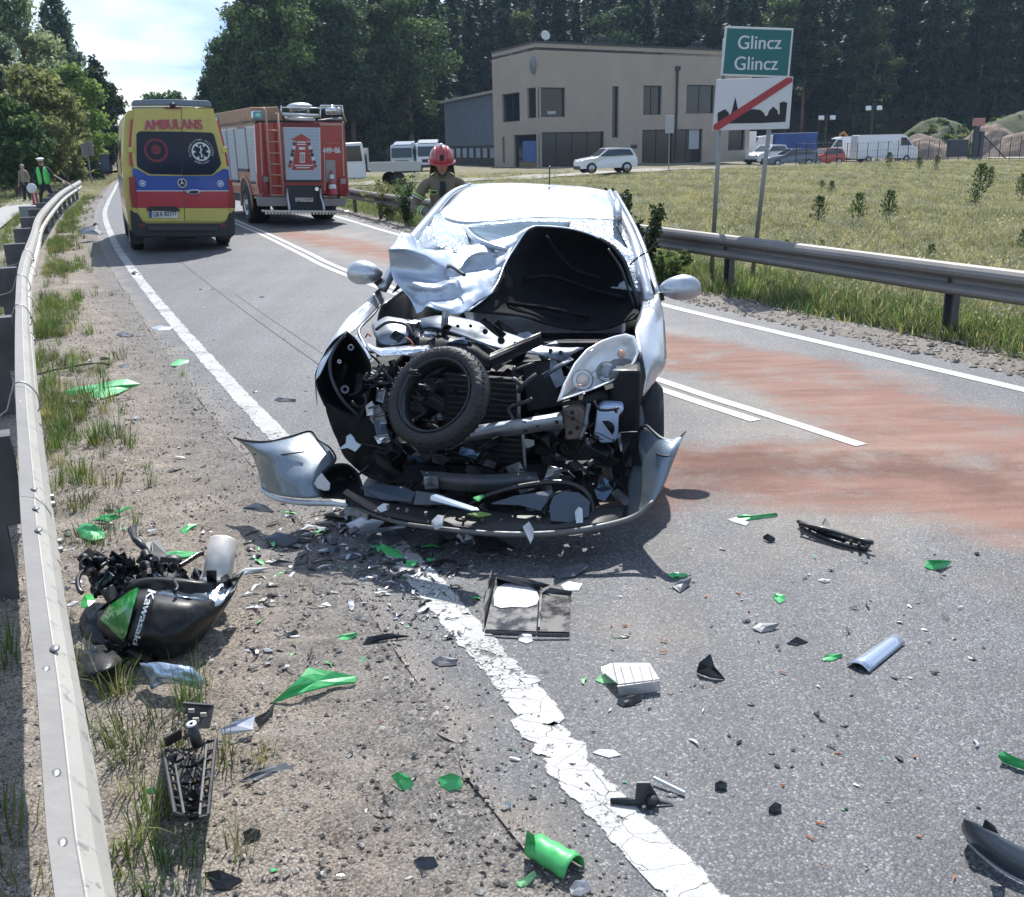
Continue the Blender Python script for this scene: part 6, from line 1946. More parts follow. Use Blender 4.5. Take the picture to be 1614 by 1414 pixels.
def paint_mat(name,col,rough=.28,metal=.55,dirt=.5):
 q=NT(name)
 base=q.mix(q.maprange(q.noise(3.2,8,.68),.48,.74,0,dirt),col,(.17,.15,.125))
 q.col(base);q.b.inputs["Metallic"].default_value=metal
 _set(q.b,"Coat Weight",.6);_set(q.b,"Coat Roughness",.08)
 q.l(q.maprange(q.noise(3.2,8,.68),.45,.75,rough,.7),q.b.inputs["Roughness"])
 q.nrm(q.bump(q.noise(5,3,.5),.10,.03))
 return q.m
M_CSIL=paint_mat("silver_paint",(.50,.53,.57))
M_CRUM=paint_mat("silver_paint_crumpled",(.44,.50,.58),.30,.6,.5)
M_BUMPI=paint_mat("silver_bumper_dusty",(.19,.235,.28),.36,.4,.85)
M_UNDER=mat("bonnet_underside",(.009,.009,.011),.8,var=.3,vscale=3,bump=.5,bscale=9,dirt=.15,dirtcol=(.022,.021,.021),spec=.15)
M_ENGB=mat("engine_black",(.008,.009,.011),.42,var=.4,vscale=12,dirt=.2,dirtcol=(.03,.028,.026),spec=.3)
M_ENGD=mat("engine_dark_metal",(.045,.05,.056),.4,.6,var=.3,vscale=14,dirt=.4,dirtcol=(.06,.05,.045))
M_ENGA=mat("engine_aluminium",(.22,.25,.29),.32,.7,var=.25,vscale=12,dirt=.5,dirtcol=(.12,.10,.09))
M_STEEL=mat("bare_steel",(.30,.33,.36),.35,.7,var=.2,vscale=8,dirt=.5,dirtcol=(.12,.11,.10))
M_RUST=mat("rusty_bracket",(.16,.13,.11),.6,.4,var=.3,vscale=12)
M_HOSE=mat("rubber_hose",(.012,.012,.013),.4,coat=.2)
M_TANKW=mat("washer_tank",(.40,.50,.66),.35,subs=.2,var=.2,vscale=6)
M_REFL=mat("reflector_chrome",(.90,.92,.94),.14,.85,bump=.15,bscale=20)
M_REFLP=mat("lamp_housing_white",(.88,.90,.93),.22,.35,var=.15,vscale=10)
M_LENSC=mat("clear_lens",(.85,.9,.95),.04,0,alpha=.14,spec=.6,coat=0)
M_AMBER=mat("amber_bulb",(.62,.22,.06),.2)
M_WHITEP=mat("white_plastic_bit",(.62,.64,.66),.4)
q=NT("shattered_glass")
v1=q.vor(55,'DISTANCE_TO_EDGE');v2=q.vor(150,'DISTANCE_TO_EDGE')
crk=q.math('MAXIMUM',q.math('SUBTRACT',1.0,q.maprange(v1,.0,.10)),q.math('MULTIPLY',q.math('SUBTRACT',1.0,q.maprange(v2,.0,.16)),.7))
base=q.ramp(q.noise(2.6,6,.65),(.36,(.05,.085,.10)),(.5,(.19,.27,.32)),(.66,(.46,.54,.58)))
q.col(q.mix(crk,base,(.60,.66,.70)));q.b.inputs["Roughness"].default_value=.22
_set(q.b,"Coat Weight",.8)
q.nrm(q.bump(q.vor(55),.5,.01,q.bump(q.noise(6,4),.5,.05)))
M_SHAT=q.m
C=Thing("wrecked_car","silver hatchback with its whole front torn open and bonnet folded back against the windscreen","car",(-.12,4.55,0),R_(-6.5))
def w(x,y,Y):return C.Mi@P(x,y,Y)
def wrows(rows):return[[w(*q_)for q_ in r]for r in rows]
def crumple(g,amp,s_,seed,ridge=.5):
 out=[]
 off=Vector((seed*3.1,seed*1.7,seed))
 for r in g:
  rr_=[]
  for v in r:
   n1=noise.noise(v*s_+off);n2=noise.noise(v*s_*2.3+off);n3=noise.noise(v*s_*5+off)
   d_=(ridge*(1-2*abs(n1))+(1-ridge)*n2)*amp+n3*amp*.25
   rr_.append(v+Vector((.15*n2*amp,-d_*.8,d_*.6)))
  out.append(rr_)
 return out
def sheet(name,rows,m,th=.003,amp=0,s_=4,seed=1,n=5,mm=5,parent=None,label=None,flip=False,ridge=.5,smooth=True):
 g=smooth_grid(wrows(rows),n,mm)
 if amp:g=crumple(g,amp,s_,seed,ridge)
 return C.part(name,MB().grid(g,flip=flip),m,smooth,th=th,parent=parent,label=label,off=0)
def cpoly(name,pts,m,th=.02,parent=None,bv=0,label=None,dirv=(0,1,0)):
 return C.part(name,MB().poly([w(*p)for p in pts],Vector(dirv)*th),m,parent=parent,bv=bv,label=label)
def ctube(name,pts,r,m,n=8,sm=4,parent=None):
 p=catmull([w(*q_)for q_ in pts],sm)if len(pts)>2 else[w(*q_)for q_ in pts]
 if isinstance(r,(list,tuple)):r=[float(np.interp(i/(len(p)-1),np.linspace(0,1,len(r)),r))for i in range(len(p))]
 return C.part(name,MB().tube(p,r,n),m,True,parent=parent)
roof=sheet("roof",[[(741,291,8.35),(800,289,8.42),(860,291,8.45),(920,295,8.42),(961,302,8.35)],[(716,306,7.7),(785,305,7.75),(856,306,7.78),(925,311,7.75),(969,320,7.68)],[(698,322,7.25),(775,322,7.3),(852,322,7.35),(930,327,7.3),(976,334,7.2)],[(686,337,6.86),(729,353,6.82),(834,345,6.98),(915,345,6.98),(982,348,6.88)]],M_CSIL,.004,.006,2.5,3)
rear_roof_edge=[w(741,291,8.35),w(861,291,8.45),w(961,302,8.35)]
ctube("pillar_trim",[(741,292,8.35),(712,305,7.6),(684,336,6.85),(652,374,6.25),(628,408,5.95),(603,456,5.78)],[.022,.024,.026,.03,.032,.03],M_CSIL,8)
ctube("door_seal",[(733,294,8.35),(704,309,7.6),(677,338,6.9),(645,378,6.3),(622,412,6.02)],.018,M_HOSE,6)
ctube("pillar_trim",[(961,302,8.35),(972,325,7.5),(985,350,6.86),(1000,385,6.45),(1012,430,6.12),(1024,476,5.9)],[.022,.026,.03,.034,.036,.036],M_CSIL,8)
ctube("pillar_trim",[(970,303,8.3),(985,330,7.5),(1003,365,6.9),(1020,410,6.45),(1036,468,6.0)],[.015,.018,.02,.022,.022],M_CSIL,8)
ctube("door_seal",[(967,304,8.3),(979,328,7.5),(995,358,6.9),(1012,402,6.4),(1028,455,6.0)],.014,M_HOSE,6)
sheet("windscreen",[[(686,337,6.86),(728,354,6.82),(780,351,6.9),(834,346,6.97),(910,346,6.96),(982,349,6.86)],[(668,360,6.5),(716,364,6.45),(775,372,6.62),(840,370,6.68),(920,373,6.66),(994,380,6.5)],[(655,380,6.22),(704,386,6.05),(775,392,6.3),(850,400,6.45),(930,410,6.42),(1004,420,6.2)],[(648,398,6.05),(704,402,5.95),(780,410,6.1),(850,440,6.3),(930,450,6.3),(1012,462,6.0)]],M_SHAT,.006,.035,3.4,4,7,6)
sheet("windscreen_tint",[[(733,357,6.70),(780,354,6.78),(834,350,6.86),(900,350,6.86)],[(745,369,6.42),(790,372,6.5),(830,368,6.6),(890,364,6.66)],[(775,388,6.1),(800,386,6.2),(822,378,6.4),(880,372,6.5)]],mat("tinted_glass",(.02,.05,.06),.12,spec=.7,var=.5,vscale=30),.004,.01,5,2)
ctube("screen_fold",[(730,356,6.66),(748,376,6.2),(775,388,6.02),(800,394,5.98)],[.012,.02,.02,.012],M_CRUM,8)
def side(sx):
 prof=[(.70,.24),(.80,.30),(.845,.50),(.85,.70),(.83,.88),(.80,.96)]
 ys_=[1.30,1.9,2.6,3.3,3.7,3.95];wk=[1,1,1,.985,.94,.86]
 rows=[[Vector((sx*a*k_,y,b+(.02 if y>3 else 0)))for a,b in prof]for y,k_ in zip(ys_,wk)]
 p_=C.part("body_side",MB().grid(smooth_grid(rows,3,3),flip=sx<0),M_CSIL,True,th=.004)
 for(y0,y1)in((1.36,2.38),(2.42,3.22)):
  r2=[[Vector((sx*(a*k_+.006),y,b))for a,b in prof[1:]]for y,k_ in((y0,1),((y0+y1)/2,1),(y1,.99))]
  d_=C.part("door",MB().grid(smooth_grid(r2,3,3),flip=sx<0),M_CSIL,True,th=.006)
  C.part("door_handle",MB().box((sx*.868,y1-.16,.80),(.025,.16,.03)),M_CSIL,parent=d_,bv=.008)
 for(a,b,c_,d_)in(((1.62,.985),(2.36,.99),(2.36,1.37),(2.12,1.34)),((2.44,.99),(3.18,1.0),(3.05,1.38),(2.44,1.385))):
  C.part("side_window",MB().poly([Vector((sx*(.80 if z<1.1 else .60),y,z))for y,z in(a,b,c_,d_)],(sx*.008,0,.003)),M_CGLASS)
 C.part("roof_rail",MB().tube([Vector((sx*x,y,z))for x,y,z in((.61,2.2,1.40),(.60,3.0,1.44),(.58,3.6,1.42),(.66,3.95,1.05))],.03,8),M_CSIL,True)
for sx in(-1,1):side(sx)
C.part("tailgate",MB().grid(smooth_grid([[Vector((x*k_,y,z))for x in(-.8,-.3,.3,.8)]for y,z,k_ in((3.75,1.42,.72),(3.92,1.1,.85),(4.0,.8,.93),(4.02,.45,.93),(3.95,.25,.88))],3,3)),M_CSIL,True,th=.006)
C.part("rear_window",MB().poly([Vector(a)for a in((-.56,3.80,1.38),(.56,3.80,1.38),(.66,3.935,1.08),(-.66,3.935,1.08))],(0,.012,.004)),M_CGLASS)
for sx in(-1,1):C.part("rear_lamp",MB().box((sx*.72,3.99,.88),(.16,.08,.30)),M_LENSR,bv=.03)
C.part("floor_pan",MB().bbox(-.72,.72,1.1,3.9,.2,.3),M_ENGB)
C.part("aerial",MB().tube([w(866,291,8.3),w(866.5,262,8.2)],.006,5),M_HOSE)
def wheel(x,y,sx,r_=.305):
 w_=C.part("wheel",MB().lathe([(.19,.07),(.21,.09),(.27,.095),(r_,.06),(r_,-.08),(.27,-.10),(.19,-.09)],(x,y,r_),(sx,0,0),40),M_TYRE,True)
 C.part("rim",MB().lathe([(0,.04),(.05,.05),(.17,.045),(.195,.08),(.19,-.08),(0,-.05)],(x,y,r_),(sx,0,0),28),M_HUB,True,parent=w_)
for sx,yy in((-1,.95),(1,.78),(-1,3.28),(1,3.28)):wheel(sx*(.775 if sx>0 else .73),yy,sx)
sheet("front_wing",[[(1013,476,5.9),(1026,469,5.93),(1038,461,5.98)],[(1008,498,5.6),(1029,494,5.62),(1046,498,5.72)],[(1001,520,5.36),(1028,528,5.38),(1049,540,5.5)],[(1006,546,5.16),(1028,560,5.17),(1049,572,5.3)],[(1011,580,5.06),(1021,592,5.06),(1035,596,5.18)],[(1010,622,5.0),(1015,624,5.0),(1021,616,5.06)]],M_CSIL,.004,.004,3,2)
fl=sheet("front_wing",[[(606,470,5.85),(600,460,5.86),(597,452,5.9),(592,462,6.0)],[(590,490,5.5),(583,482,5.52),(575,478,5.56),(568,500,5.7)],[(567,514,5.15),(556,508,5.17),(545,505,5.2),(538,540,5.3)],[(547,528,4.95),(532,536,4.95),(517,545,4.97),(512,580,5.05)],[(524,552,4.86),(512,565,4.86),(502,578,4.87),(500,615,4.95)],[(505,590,4.8),(500,597,4.8),(497,603,4.82),(500,640,4.9)]],M_CSIL,.004,.006,4,5)
ctube("wing_flange",[(604,474,5.8),(588,496,5.45),(566,520,5.1),(575,545,4.92),(584,563,4.86)],.008,M_STEEL,6)
def mirror(cx,cy,rx,ry,Y,lab,sx,stalk):
 c=w(cx,cy,Y);k=(w(cx+1,cy,Y)-w(cx,cy,Y)).length
 mb=MB().ell((0,0,0),(rx*k,.075,ry*k),20,12)
 mb.v=[Vector((v.x,v.y*(1 if v.y<0 else .25),v.z*(1+.18*sx*v.x/(rx*k))*(.86 if v.z<0 else 1)))+c for v in mb.v]
 m_=C.part("wing_mirror",mb,M_CSIL,True,label=lab)
 C.part("mirror_glass",MB().ell(c+Vector((0,.022,0)),(rx*k*.88,.006,ry*k*.8),16,8),M_CGLASS,True,parent=m_)
 C.part("mirror_foot",MB().tube([w(*p)for p in stalk],[.028,.034],8),M_BLKPL,True,parent=m_)
mirror(1072,455,33,21.5,5.95,"undamaged wing mirror beside the grass verge",1,[(1046,466,5.97),(1031,470,5.98)])
mirror(575,431,29,20,5.75,"undamaged wing mirror over the near lane",-1,[(594,440,5.8),(606,452,5.85)])
bon=sheet("bonnet",[[(634,368,5.80),(653,374,5.9),(668,394,5.98),(703,392,6.02),(735,389,6.06),(765,384,6.1),(800,375,6.15),(834,360,6.2)],[(614,392,5.60),(640,392,5.62),(668,401,5.66),(695,414,5.72),(722,424,5.76),(745,401,5.93),(785,396,6.02),(818,380,6.12)],[(614,400,5.60),(640,401,5.61),(668,411,5.64),(694,424,5.68),(718,432,5.73),(744,408,5.92),(782,405,6.00),(812,388,6.08)],[(616,425,5.61),(640,432,5.61),(662,440,5.62),(688,446,5.63),(712,440,5.68),(740,429,5.88),(775,425,5.92),(803,403,6.0)],[(621,442,5.56),(645,448,5.50),(668,452,5.42),(692,450,5.46),(715,443,5.52),(742,436,5.68),(768,436,5.78),(791,428,5.88)],[(634,458,5.50),(652,462,5.49),(672,462,5.42),(694,460,5.46),(716,454,5.47),(740,451,5.52),(764,449,5.64),(783,448,5.76)],[(645,470,5.44),(658,474,5.43),(672,474,5.40),(690,476,5.42),(712,473,5.44),(734,466,5.46),(757,463,5.52),(778,463,5.6)],[(651,480,5.38),(662,484,5.35),(673,478,5.38),(690,482,5.30),(712,486,5.28),(726,484,5.34),(742,480,5.40),(756,474,5.47)],[(658,499,5.34),(665,494,5.33),(674,485,5.30),(692,490,5.27),(712,497,5.25),(722,497,5.27),(730,495,5.30),(737,492,5.35)]],M_CRUM,.003,.016,6.5,7,5,4,ridge=.9,smooth=True)
und_rows=[[(834,360,6.2),(862,357,6.25),(905,362,6.25),(945,376,6.2),(966,389,6.15),(980,402,6.1)],[(813,388,6.08),(860,395,6.3),(905,398,6.34),(945,405,6.30),(973,414,6.2),(989,425,6.1)],[(796,416,5.93),(850,428,6.25),(905,432,6.34),(950,436,6.28),(983,444,6.15),(998,455,6.05)],[(784,446,5.74),(840,458,6.08),(900,466,6.22),(950,470,6.18),(990,472,6.05),(1006,478,6.0)],[(766,470,5.58),(830,480,5.92),(895,492,6.02),(950,497,6.0),(990,492,5.95),(1009,490,5.93)],[(739,492,5.38),(820,500,5.66),(880,517,5.80),(945,521,5.80),(985,509,5.82),(1003,503,5.84)]]
g_=smooth_grid(wrows(und_rows),6,6);g_=crumple(g_,.012,5,3)
C.part("bonnet_underside",MB().grid(g_),M_UNDER,True,th=.006,parent=bon)
C.part("bonnet_skin",MB().grid([[v+Vector((0,.03,.002))for v in r]for r in g_]),M_CRUM,True,th=.003,parent=bon)
for pts,r_ in(([(737,491,5.33),(766,469,5.53),(784,446,5.69),(796,416,5.88),(813,388,6.03),(834,360,6.15),(862,357,6.2),(905,362,6.2),(945,376,6.15),(980,402,6.05)],.006),([(945,376,6.13),(966,389,6.08),(985,414,6.02),(996,447,5.97),(1008,484,5.90)],.012),([(958,392,6.06),(978,422,6.02),(990,455,5.98),(1000,484,5.92)],.008)):
 C.part("bonnet_lip",MB().tube(catmull([w(*p)for p in pts],4),r_,6),M_ENGD if r_>.006 else M_CRUM,True,parent=bon)
for pts in([(860,372,6.2),(880,400,6.22),(905,425,6.22),(950,440,6.15)],[(828,440,6.0),(870,436,6.15),(930,456,6.16),(985,470,6.02)],[(800,478,5.72),(860,486,5.86),(930,500,5.92)]):
 C.part("stiffening_rib",MB().tube(catmull([w(*p)for p in pts],4),[.012+.004*(i%2)for i in range(4*(len(pts)-1)+1)],6),M_UNDER,True,parent=bon)
ctube("washer_hose",[(992,418,6.0),(1008,404,5.98),(1022,396,5.97),(1030,386,5.96),(1038,379,5.95)],.006,M_HOSE,6)
ctube("hinge_arm",[(706,418,5.72),(718,424,5.6),(732,434,5.48)],.010,M_ENGD,6)
C.part("bulkhead",MB().bbox(-.74,.76,1.15,1.25,.2,.76),M_ENGB)
C.part("engine_block",MB().bbox(-.45,.35,.55,1.1,.22,.62).bbox(-.35,.25,.45,.60,.3,.68),M_ENGB,bv=.03)
C.part("inner_wing",MB().bbox(.58,.74,.35,1.2,.35,.78),M_ENGB,bv=.02)
C.part("inner_wing",MB().bbox(-.74,-.60,.45,1.2,.35,.74),M_ENGB,bv=.02)
rq=random.Random(17)
eng_mats=[M_ENGB]*5+[M_ENGD]*3+[M_ENGA]
for i in range(90):
 x=rq.uniform(-.70,.60);y=rq.uniform(.26,.95);z=rq.uniform(.25,.62-.0*y)+.10*(y>.5)
 m_=rq.choice(eng_mats);k_=rq.random();mb=MB()
 s_=rq.uniform(.03,.09)
 if k_<.45:
  mb.box((x,y,z),(s_*rq.uniform(.8,2),s_,s_*rq.uniform(.5,1.4)),(rq.uniform(-.6,.6),rq.uniform(-.6,.6),rq.uniform(-1,1)))
  C.part("engine_bracket",mb,m_,bv=.006)
 elif k_<.75:
  ax_=Vector((rq.uniform(-1,1),rq.uniform(-1,1),rq.uniform(-.5,1))).normalized()
  mb.lathe([(0,-s_),(s_*.5,-s_),(s_*.55,-s_*.6),(s_*.42,-s_*.5),(s_*.42,s_*.6),(s_*.6,s_*.7),(s_*.6,s_),(0,s_)],(x,y,z),ax_,14)
  C.part("engine_canister",mb,m_,True)
 else:
  p0=Vector((x,y,z));pts=[p0]
  for _ in range(4):pts.append(pts[-1]+Vector((rq.uniform(-.12,.12),rq.uniform(-.08,.06),rq.uniform(-.09,.08))))
  C.part("engine_hose",MB().tube(catmull(pts,4),rq.choice([.006,.009,.014]),7),M_HOSE if rq.random()<.8 else M_ENGA,True)
sheet("slam_panel",[[(653,505,5.26),(698,498,5.24),(750,507,5.2),(799,525,5.12),(834,537,5.05),(866,547,5.0),(921,549,5.0)],[(660,512,5.18),(690,508,5.16),(742,520,5.1),(795,538,5.04),(830,548,4.99),(866,556,4.95),(905,557,4.96)],[(664,520,5.16),(684,517,5.12),(728,530,5.06),(762,544,5.0),(795,552,4.97),(862,563,4.93),(884,572,4.94)]],mat("slam_metal",(.13,.155,.19),.35,.6,var=.3,vscale=10,dirt=.4,dirtcol=(.06,.055,.05)),.004,.010,8,6)
for(x,y,r_)in((765,523,4.5),(790,537,6),(722,514,3),(742,514,3),(812,541,3),(868,553,3.4),(884,556,3.4)):
 c=w(x,y,5.05-(x-700)*.0006);k=.0032*r_
 C.part("panel_hole",MB().lathe([(0,.012),(k,.012),(k,0)],c,(0,-1,.35),12),M_ENGB)
C.part("cross_bar",MB().poly([w(769,566,4.75),w(852,530,4.95),w(853,545,4.92),w(776,582,4.72)],(0,.03,.015)),M_UNDER,bv=.004)
C.part("cross_bar",MB().poly([w(771,563,4.76),w(852,528,4.96),w(852,532,4.95),w(771,569,4.74)],(0,.035,.012)),M_ENGB,bv=.002)
sheet("torn_strip",[[(575,540,4.92),(601,549,4.88),(638,546,4.88),(676,545,4.9)],[(580,546,4.88),(602,555,4.84),(636,551,4.83),(676,551,4.86)],[(588,557,4.87),(606,562,4.82),(636,560,4.81),(657,567,4.84)]],M_REFL,.004,.012,12,9)
sheet("strut_dome",[[(585,512,5.15),(612,500,5.2),(648,508,5.18)],[(590,528,5.05),(615,518,5.05),(645,526,5.05)],[(598,543,5.0),(618,546,4.96),(642,540,5.0)]],M_ENGA,.004,.02,9,12)
ctube("engine_hose",[(592,520,5.0),(612,508,5.0),(640,512,5.0),(652,530,4.95)],.008,M_HOSE)
ctube("red_wire",[(640,532,4.94),(648,538,4.92),(652,546,4.9)],.004,mat("wire_red",(.45,.06,.03),.5))
ctube("red_wire",[(576,532,4.98),(580,526,4.97),(584,530,4.96)],.004,mat("wire_red",(.45,.06,.03),.5))
sheet("engine_cover",[[(655,522,5.2),(700,520,5.2),(745,535,5.15),(790,556,5.08)],[(650,536,5.05),(700,534,5.02),(745,548,4.98),(780,566,4.95)],[(660,556,4.98),(700,556,4.94),(740,566,4.92),(770,582,4.9)]],M_ENGB,.006,.02,7,8)
rad=cpoly("radiator",[(700,590,4.86),(813,598,4.78),(826,735,4.78),(700,728,4.86)],M_ENGB,.04)
for i in range(15):
 t_=(i+.5)/15
 C.part("fin",MB().poly([w(706,592+132*t_,4.845),w(811+13*t_,600+132*t_,4.765),w(811+13*t_,602.5+132*t_,4.765),w(706,594.5+132*t_,4.845)],(0,.01,0)),mat("fin_dark",(.035,.037,.04),.5,.4),parent=rad)
ctube("radiator_frame",[(808,596,4.74),(816,606,4.72),(818,660,4.72)],.010,M_STEEL,6)
ctube("radiator_frame",[(824,684,4.72),(826,712,4.72),(828,740,4.72)],.009,M_STEEL,6)
cpoly("radiator_bracket",[(826,692,4.7),(842,694,4.7),(842,702,4.7),(833,706,4.7),(827,704,4.7)],M_STEEL,.006)
cpoly("air_box",[(822,570,4.98),(880,565,4.95),(886,640,4.85),(830,650,4.88)],M_ENGB,.25,bv=.01)
bb=sheet("bumper_beam",[[(750,671,4.66),(813,662,4.62),(850,656,4.62),(884,650,4.64)],[(752,676,4.62),(813,668,4.58),(850,662,4.58),(886,656,4.60)],[(735,688,4.62),(813,678,4.58),(850,672,4.58),(888,668,4.60)],[(715,698,4.66),(813,686,4.62),(850,680,4.62),(890,675,4.64)]],M_STEEL,.004,.003,9,2)
for(x,y)in((828,666),(829,679),(847,670),(878,665)):
 C.part("bolt_hole",MB().lathe([(0,.012),(.009,.012),(.009,0)],w(x,y,4.585),(0,-1,.1),10),M_ENGB,parent=bb)
cpoly("crash_bracket",[(886,642,4.68),(912,640,4.68),(921,650,4.66),(918,692,4.66),(892,694,4.68)],M_RUST,.12,bv=.008)
for(x,y)in((902,650),(903,660),(910,674),(899,682)):
 C.part("bolt_hole",MB().lathe([(0,.012),(.010,.012),(.010,0)],w(x,y,4.672),(0,-1,.1),10),M_ENGB)
ctube("coolant_pipe",[(928,636,4.7),(924,655,4.68),(922,672,4.66),(914,692,4.66)],.012,M_ENGA)
for i in range(96):
 if i<62:x0,y0,Y_=rq.uniform(566,880),rq.uniform(508,735),rq.uniform(4.80,5.15)
 else:x0,y0,Y_=rq.uniform(600,1000),rq.uniform(690,800),rq.uniform(4.55,4.85)
 if y0<560:Y_+=.15
 if x0>880 and y0<690:continue
 a_=rq.uniform(0,pi);L_1=rq.uniform(8,34);W_1=rq.uniform(4,14);ca,sa=cos(a_),sin(a_)
 m_=rq.choice([M_ENGB,M_ENGB,M_ENGB,M_ENGD,M_ENGD,M_HOSE,M_ENGA,M_STEEL,mat("scrap_blue",(.12,.18,.26),.35,.5)])
 g=[[w(x0+ca*u*L_1-sa*v*W_1,y0+(sa*u*L_1+ca*v*W_1)*.8,Y_+rq.uniform(-.025,.025))for u in(-1,-.4,.3,1)]for v in(-1,0,1)]
 C.part("torn_metal",MB().grid(crumple(g,.012,20,i)),m_,False,th=.003)
for i in range(34):
 x0,y0,Y_=rq.uniform(600,990),rq.uniform(560,790),rq.uniform(4.62,4.85);pts=[(x0,y0,Y_)]
 for _ in range(4):pts.append((pts[-1][0]+rq.uniform(-30,30),pts[-1][1]+rq.uniform(-14,16),pts[-1][2]+rq.uniform(-.04,.03)))
 if x0>860 and y0<650:continue
 ctube("wiring",pts,rq.choice([.003,.004,.008,.011]),rq.choice([M_HOSE,M_HOSE,M_ENGD]),5,3)
wt=MB().poly([w(x,y,4.72)for x,y in((941,646),(950,640),(980,641),(984,646),(975,656),(974,690),(968,698),(948,699),(938,692),(936,684))],(0,.12,0))
C.part("washer_tank",wt,M_TANKW,True,bv=.012,seg=3)
cpoly("wheel_liner",[(985,640,5.0),(1012,632,5.0),(1016,680,5.0),(1000,760,4.95),(972,780,4.9),(960,720,4.95)],M_UNDER,.03)
cpoly("liner_patch",[(1000,640,4.97),(1012,640,4.97),(1016,665,4.97),(1008,686,4.97),(999,668,4.97)],mat("liner_bluegrey",(.14,.17,.21),.5),.01)
out=[(878,633),(888,606),(905,573),(924,551),(948,537),(968,530),(986,526),(1000,530),(1006,545),(1007,556),(1001,571),(987,587),(963,602),(940,612),(918,620),(898,627)]
def hy(x,y):return 4.76+(x-878)/130*.26+(560-y)*.0028
C0=(948,578)
def ring_(k_,dy):
 return[w(C0[0]+(x-C0[0])*k_,C0[1]+(y-C0[1])*k_,hy(C0[0]+(x-C0[0])*k_,C0[1]+(y-C0[1])*k_)+dy)for x,y in out]
def ringgrid(rs_):
 g=[ring_(*q_)for q_ in rs_];return[r+[r[0]]for r in g]
hlm=C.part("headlight",MB().grid(ringgrid([(1.0,.10),(1.0,-.0),(.97,-.012),(.92,.0),(.86,.08),(.6,.15),(.2,.16),(.02,.16)])),M_REFLP,True,th=.002)
C.part("lens",MB().grid(ringgrid([(1.0,-.002),(.985,-.02),(.85,-.045),(.6,-.06),(.3,-.065),(.02,-.067)])),M_LENSC,True,parent=hlm)
for(x,y,r_,nm)in((918,599,15.5,"main_reflector"),(956,586,15,"projector")):
 Yc=hy(x,y)+.03;c=w(x,y,Yc);k=.00305*r_
 b_=C.part(nm,MB().lathe([(k*1.15,-.005),(k*1.08,.012),(k,.0),(k*.86,-.03),(k*.55,-.05),(0,-.055)],c,(.12,-1,.25),24),M_REFL,True,parent=hlm)
 C.part("bulb_ring",MB().lathe([(k*1.02,.008),(k*1.12,.016),(k*1.18,.0)],c,(.12,-1,.25),24),M_ENGD,True,parent=hlm)
 C.part("bulb",MB().ell(c+Vector((0,.0,0)),(k*.72,.03,k*.72),16,8),mat("projector_glass",(.10,.13,.18),.05,spec=1)if nm=="projector" else mat("bulb_warm",(.50,.42,.36),.12,.4),True,parent=hlm)
C.part("bulb",MB().ell(w(979,558,hy(979,558)+.01),(.022,.02,.022),12,8),M_AMBER,True,parent=hlm)
C.part("bulb",MB().ell(w(893,605,hy(893,605)+.005),(.012,.01,.014),10,6),M_AMBER,True,parent=hlm)
C.part("bulb",MB().ell(w(914,608,hy(914,608)-.03),(.012,.01,.008),10,6),M_AMBER,True,parent=hlm)
sheet("headlight_mount",[[(880,636,4.70),(925,622,4.80),(965,606,4.90),(1000,580,5.0),(1010,556,5.1)],[(890,642,4.72),(930,634,4.8),(970,626,4.88),(1004,610,4.96),(1016,592,5.05)],[(896,646,4.78),(936,642,4.85),(975,642,4.92),(1005,640,4.98),(1016,632,5.05)]],M_ENGB,.01,.02,8,3)
cpoly("clip",[(952,608,4.8),(966,604,4.82),(967,611,4.82),(955,615,4.8)],mat("clip_beige",(.42,.36,.24),.6),.01)
cpoly("clip",[(912,624,4.74),(920,622,4.74),(918,630,4.74),(913,630,4.74)],mat("clip_beige",(.42,.36,.24),.6),.01)
cpoly("support_plate",[(868,560,4.96),(884,578,4.9),(892,604,4.84),(876,612,4.86),(866,590,4.92)],M_ENGA,.006)
sheet("headlight_shell",[[(546,522,4.93),(558,532,4.95),(570,548,4.92),(583,570,4.84)],[(520,545,4.90),(540,560,5.12),(562,578,5.10),(586,592,4.84)],[(499,586,4.84),(525,592,5.08),(555,605,5.08),(582,625,4.82)],[(500,612,4.80),(520,622,4.98),(545,635,4.98),(574,650,4.80)],[(512,640,4.78),(528,646,4.82),(548,654,4.82),(566,664,4.78)]],M_ENGB,.006,.012,9,4)
ctube("shell_rim",[(546,524,4.9),(530,545,4.86),(520,570,4.83),(524,600,4.80),(540,630,4.77),(565,655,4.76)],[.006,.008,.010,.010,.009,.006],M_ENGD,6)
ctube("shell_rim",[(560,530,4.9),(572,546,4.88),(584,566,4.82)],.008,M_REFL,6)
for(x,y,r_)in((544,614,.022),(570,595,.014),(553,548,.016),(535,570,.010)):
 C.part("lamp_socket",MB().lathe([(r_*.5,.01),(r_,.012),(r_,-.01),(r_*.5,-.012)],w(x,y,4.88),(.2,-1,.3),14,close=True),M_ENGA if r_>.012 else M_WHITEP,True)
sheet("torn_liner",[[(512,636,4.80),(535,645,4.82),(560,655,4.84),(580,640,4.86)],[(520,665,4.84),(545,672,4.84),(575,680,4.82),(595,670,4.82)],[(532,695,4.88),(555,705,4.86),(585,715,4.82),(610,710,4.82)],[(545,722,4.9),(565,735,4.86),(595,745,4.82),(625,745,4.82)],[(572,748,4.85),(592,756,4.8),(625,762,4.78),(660,762,4.78)]],M_ENGB,.006,.03,7,5)
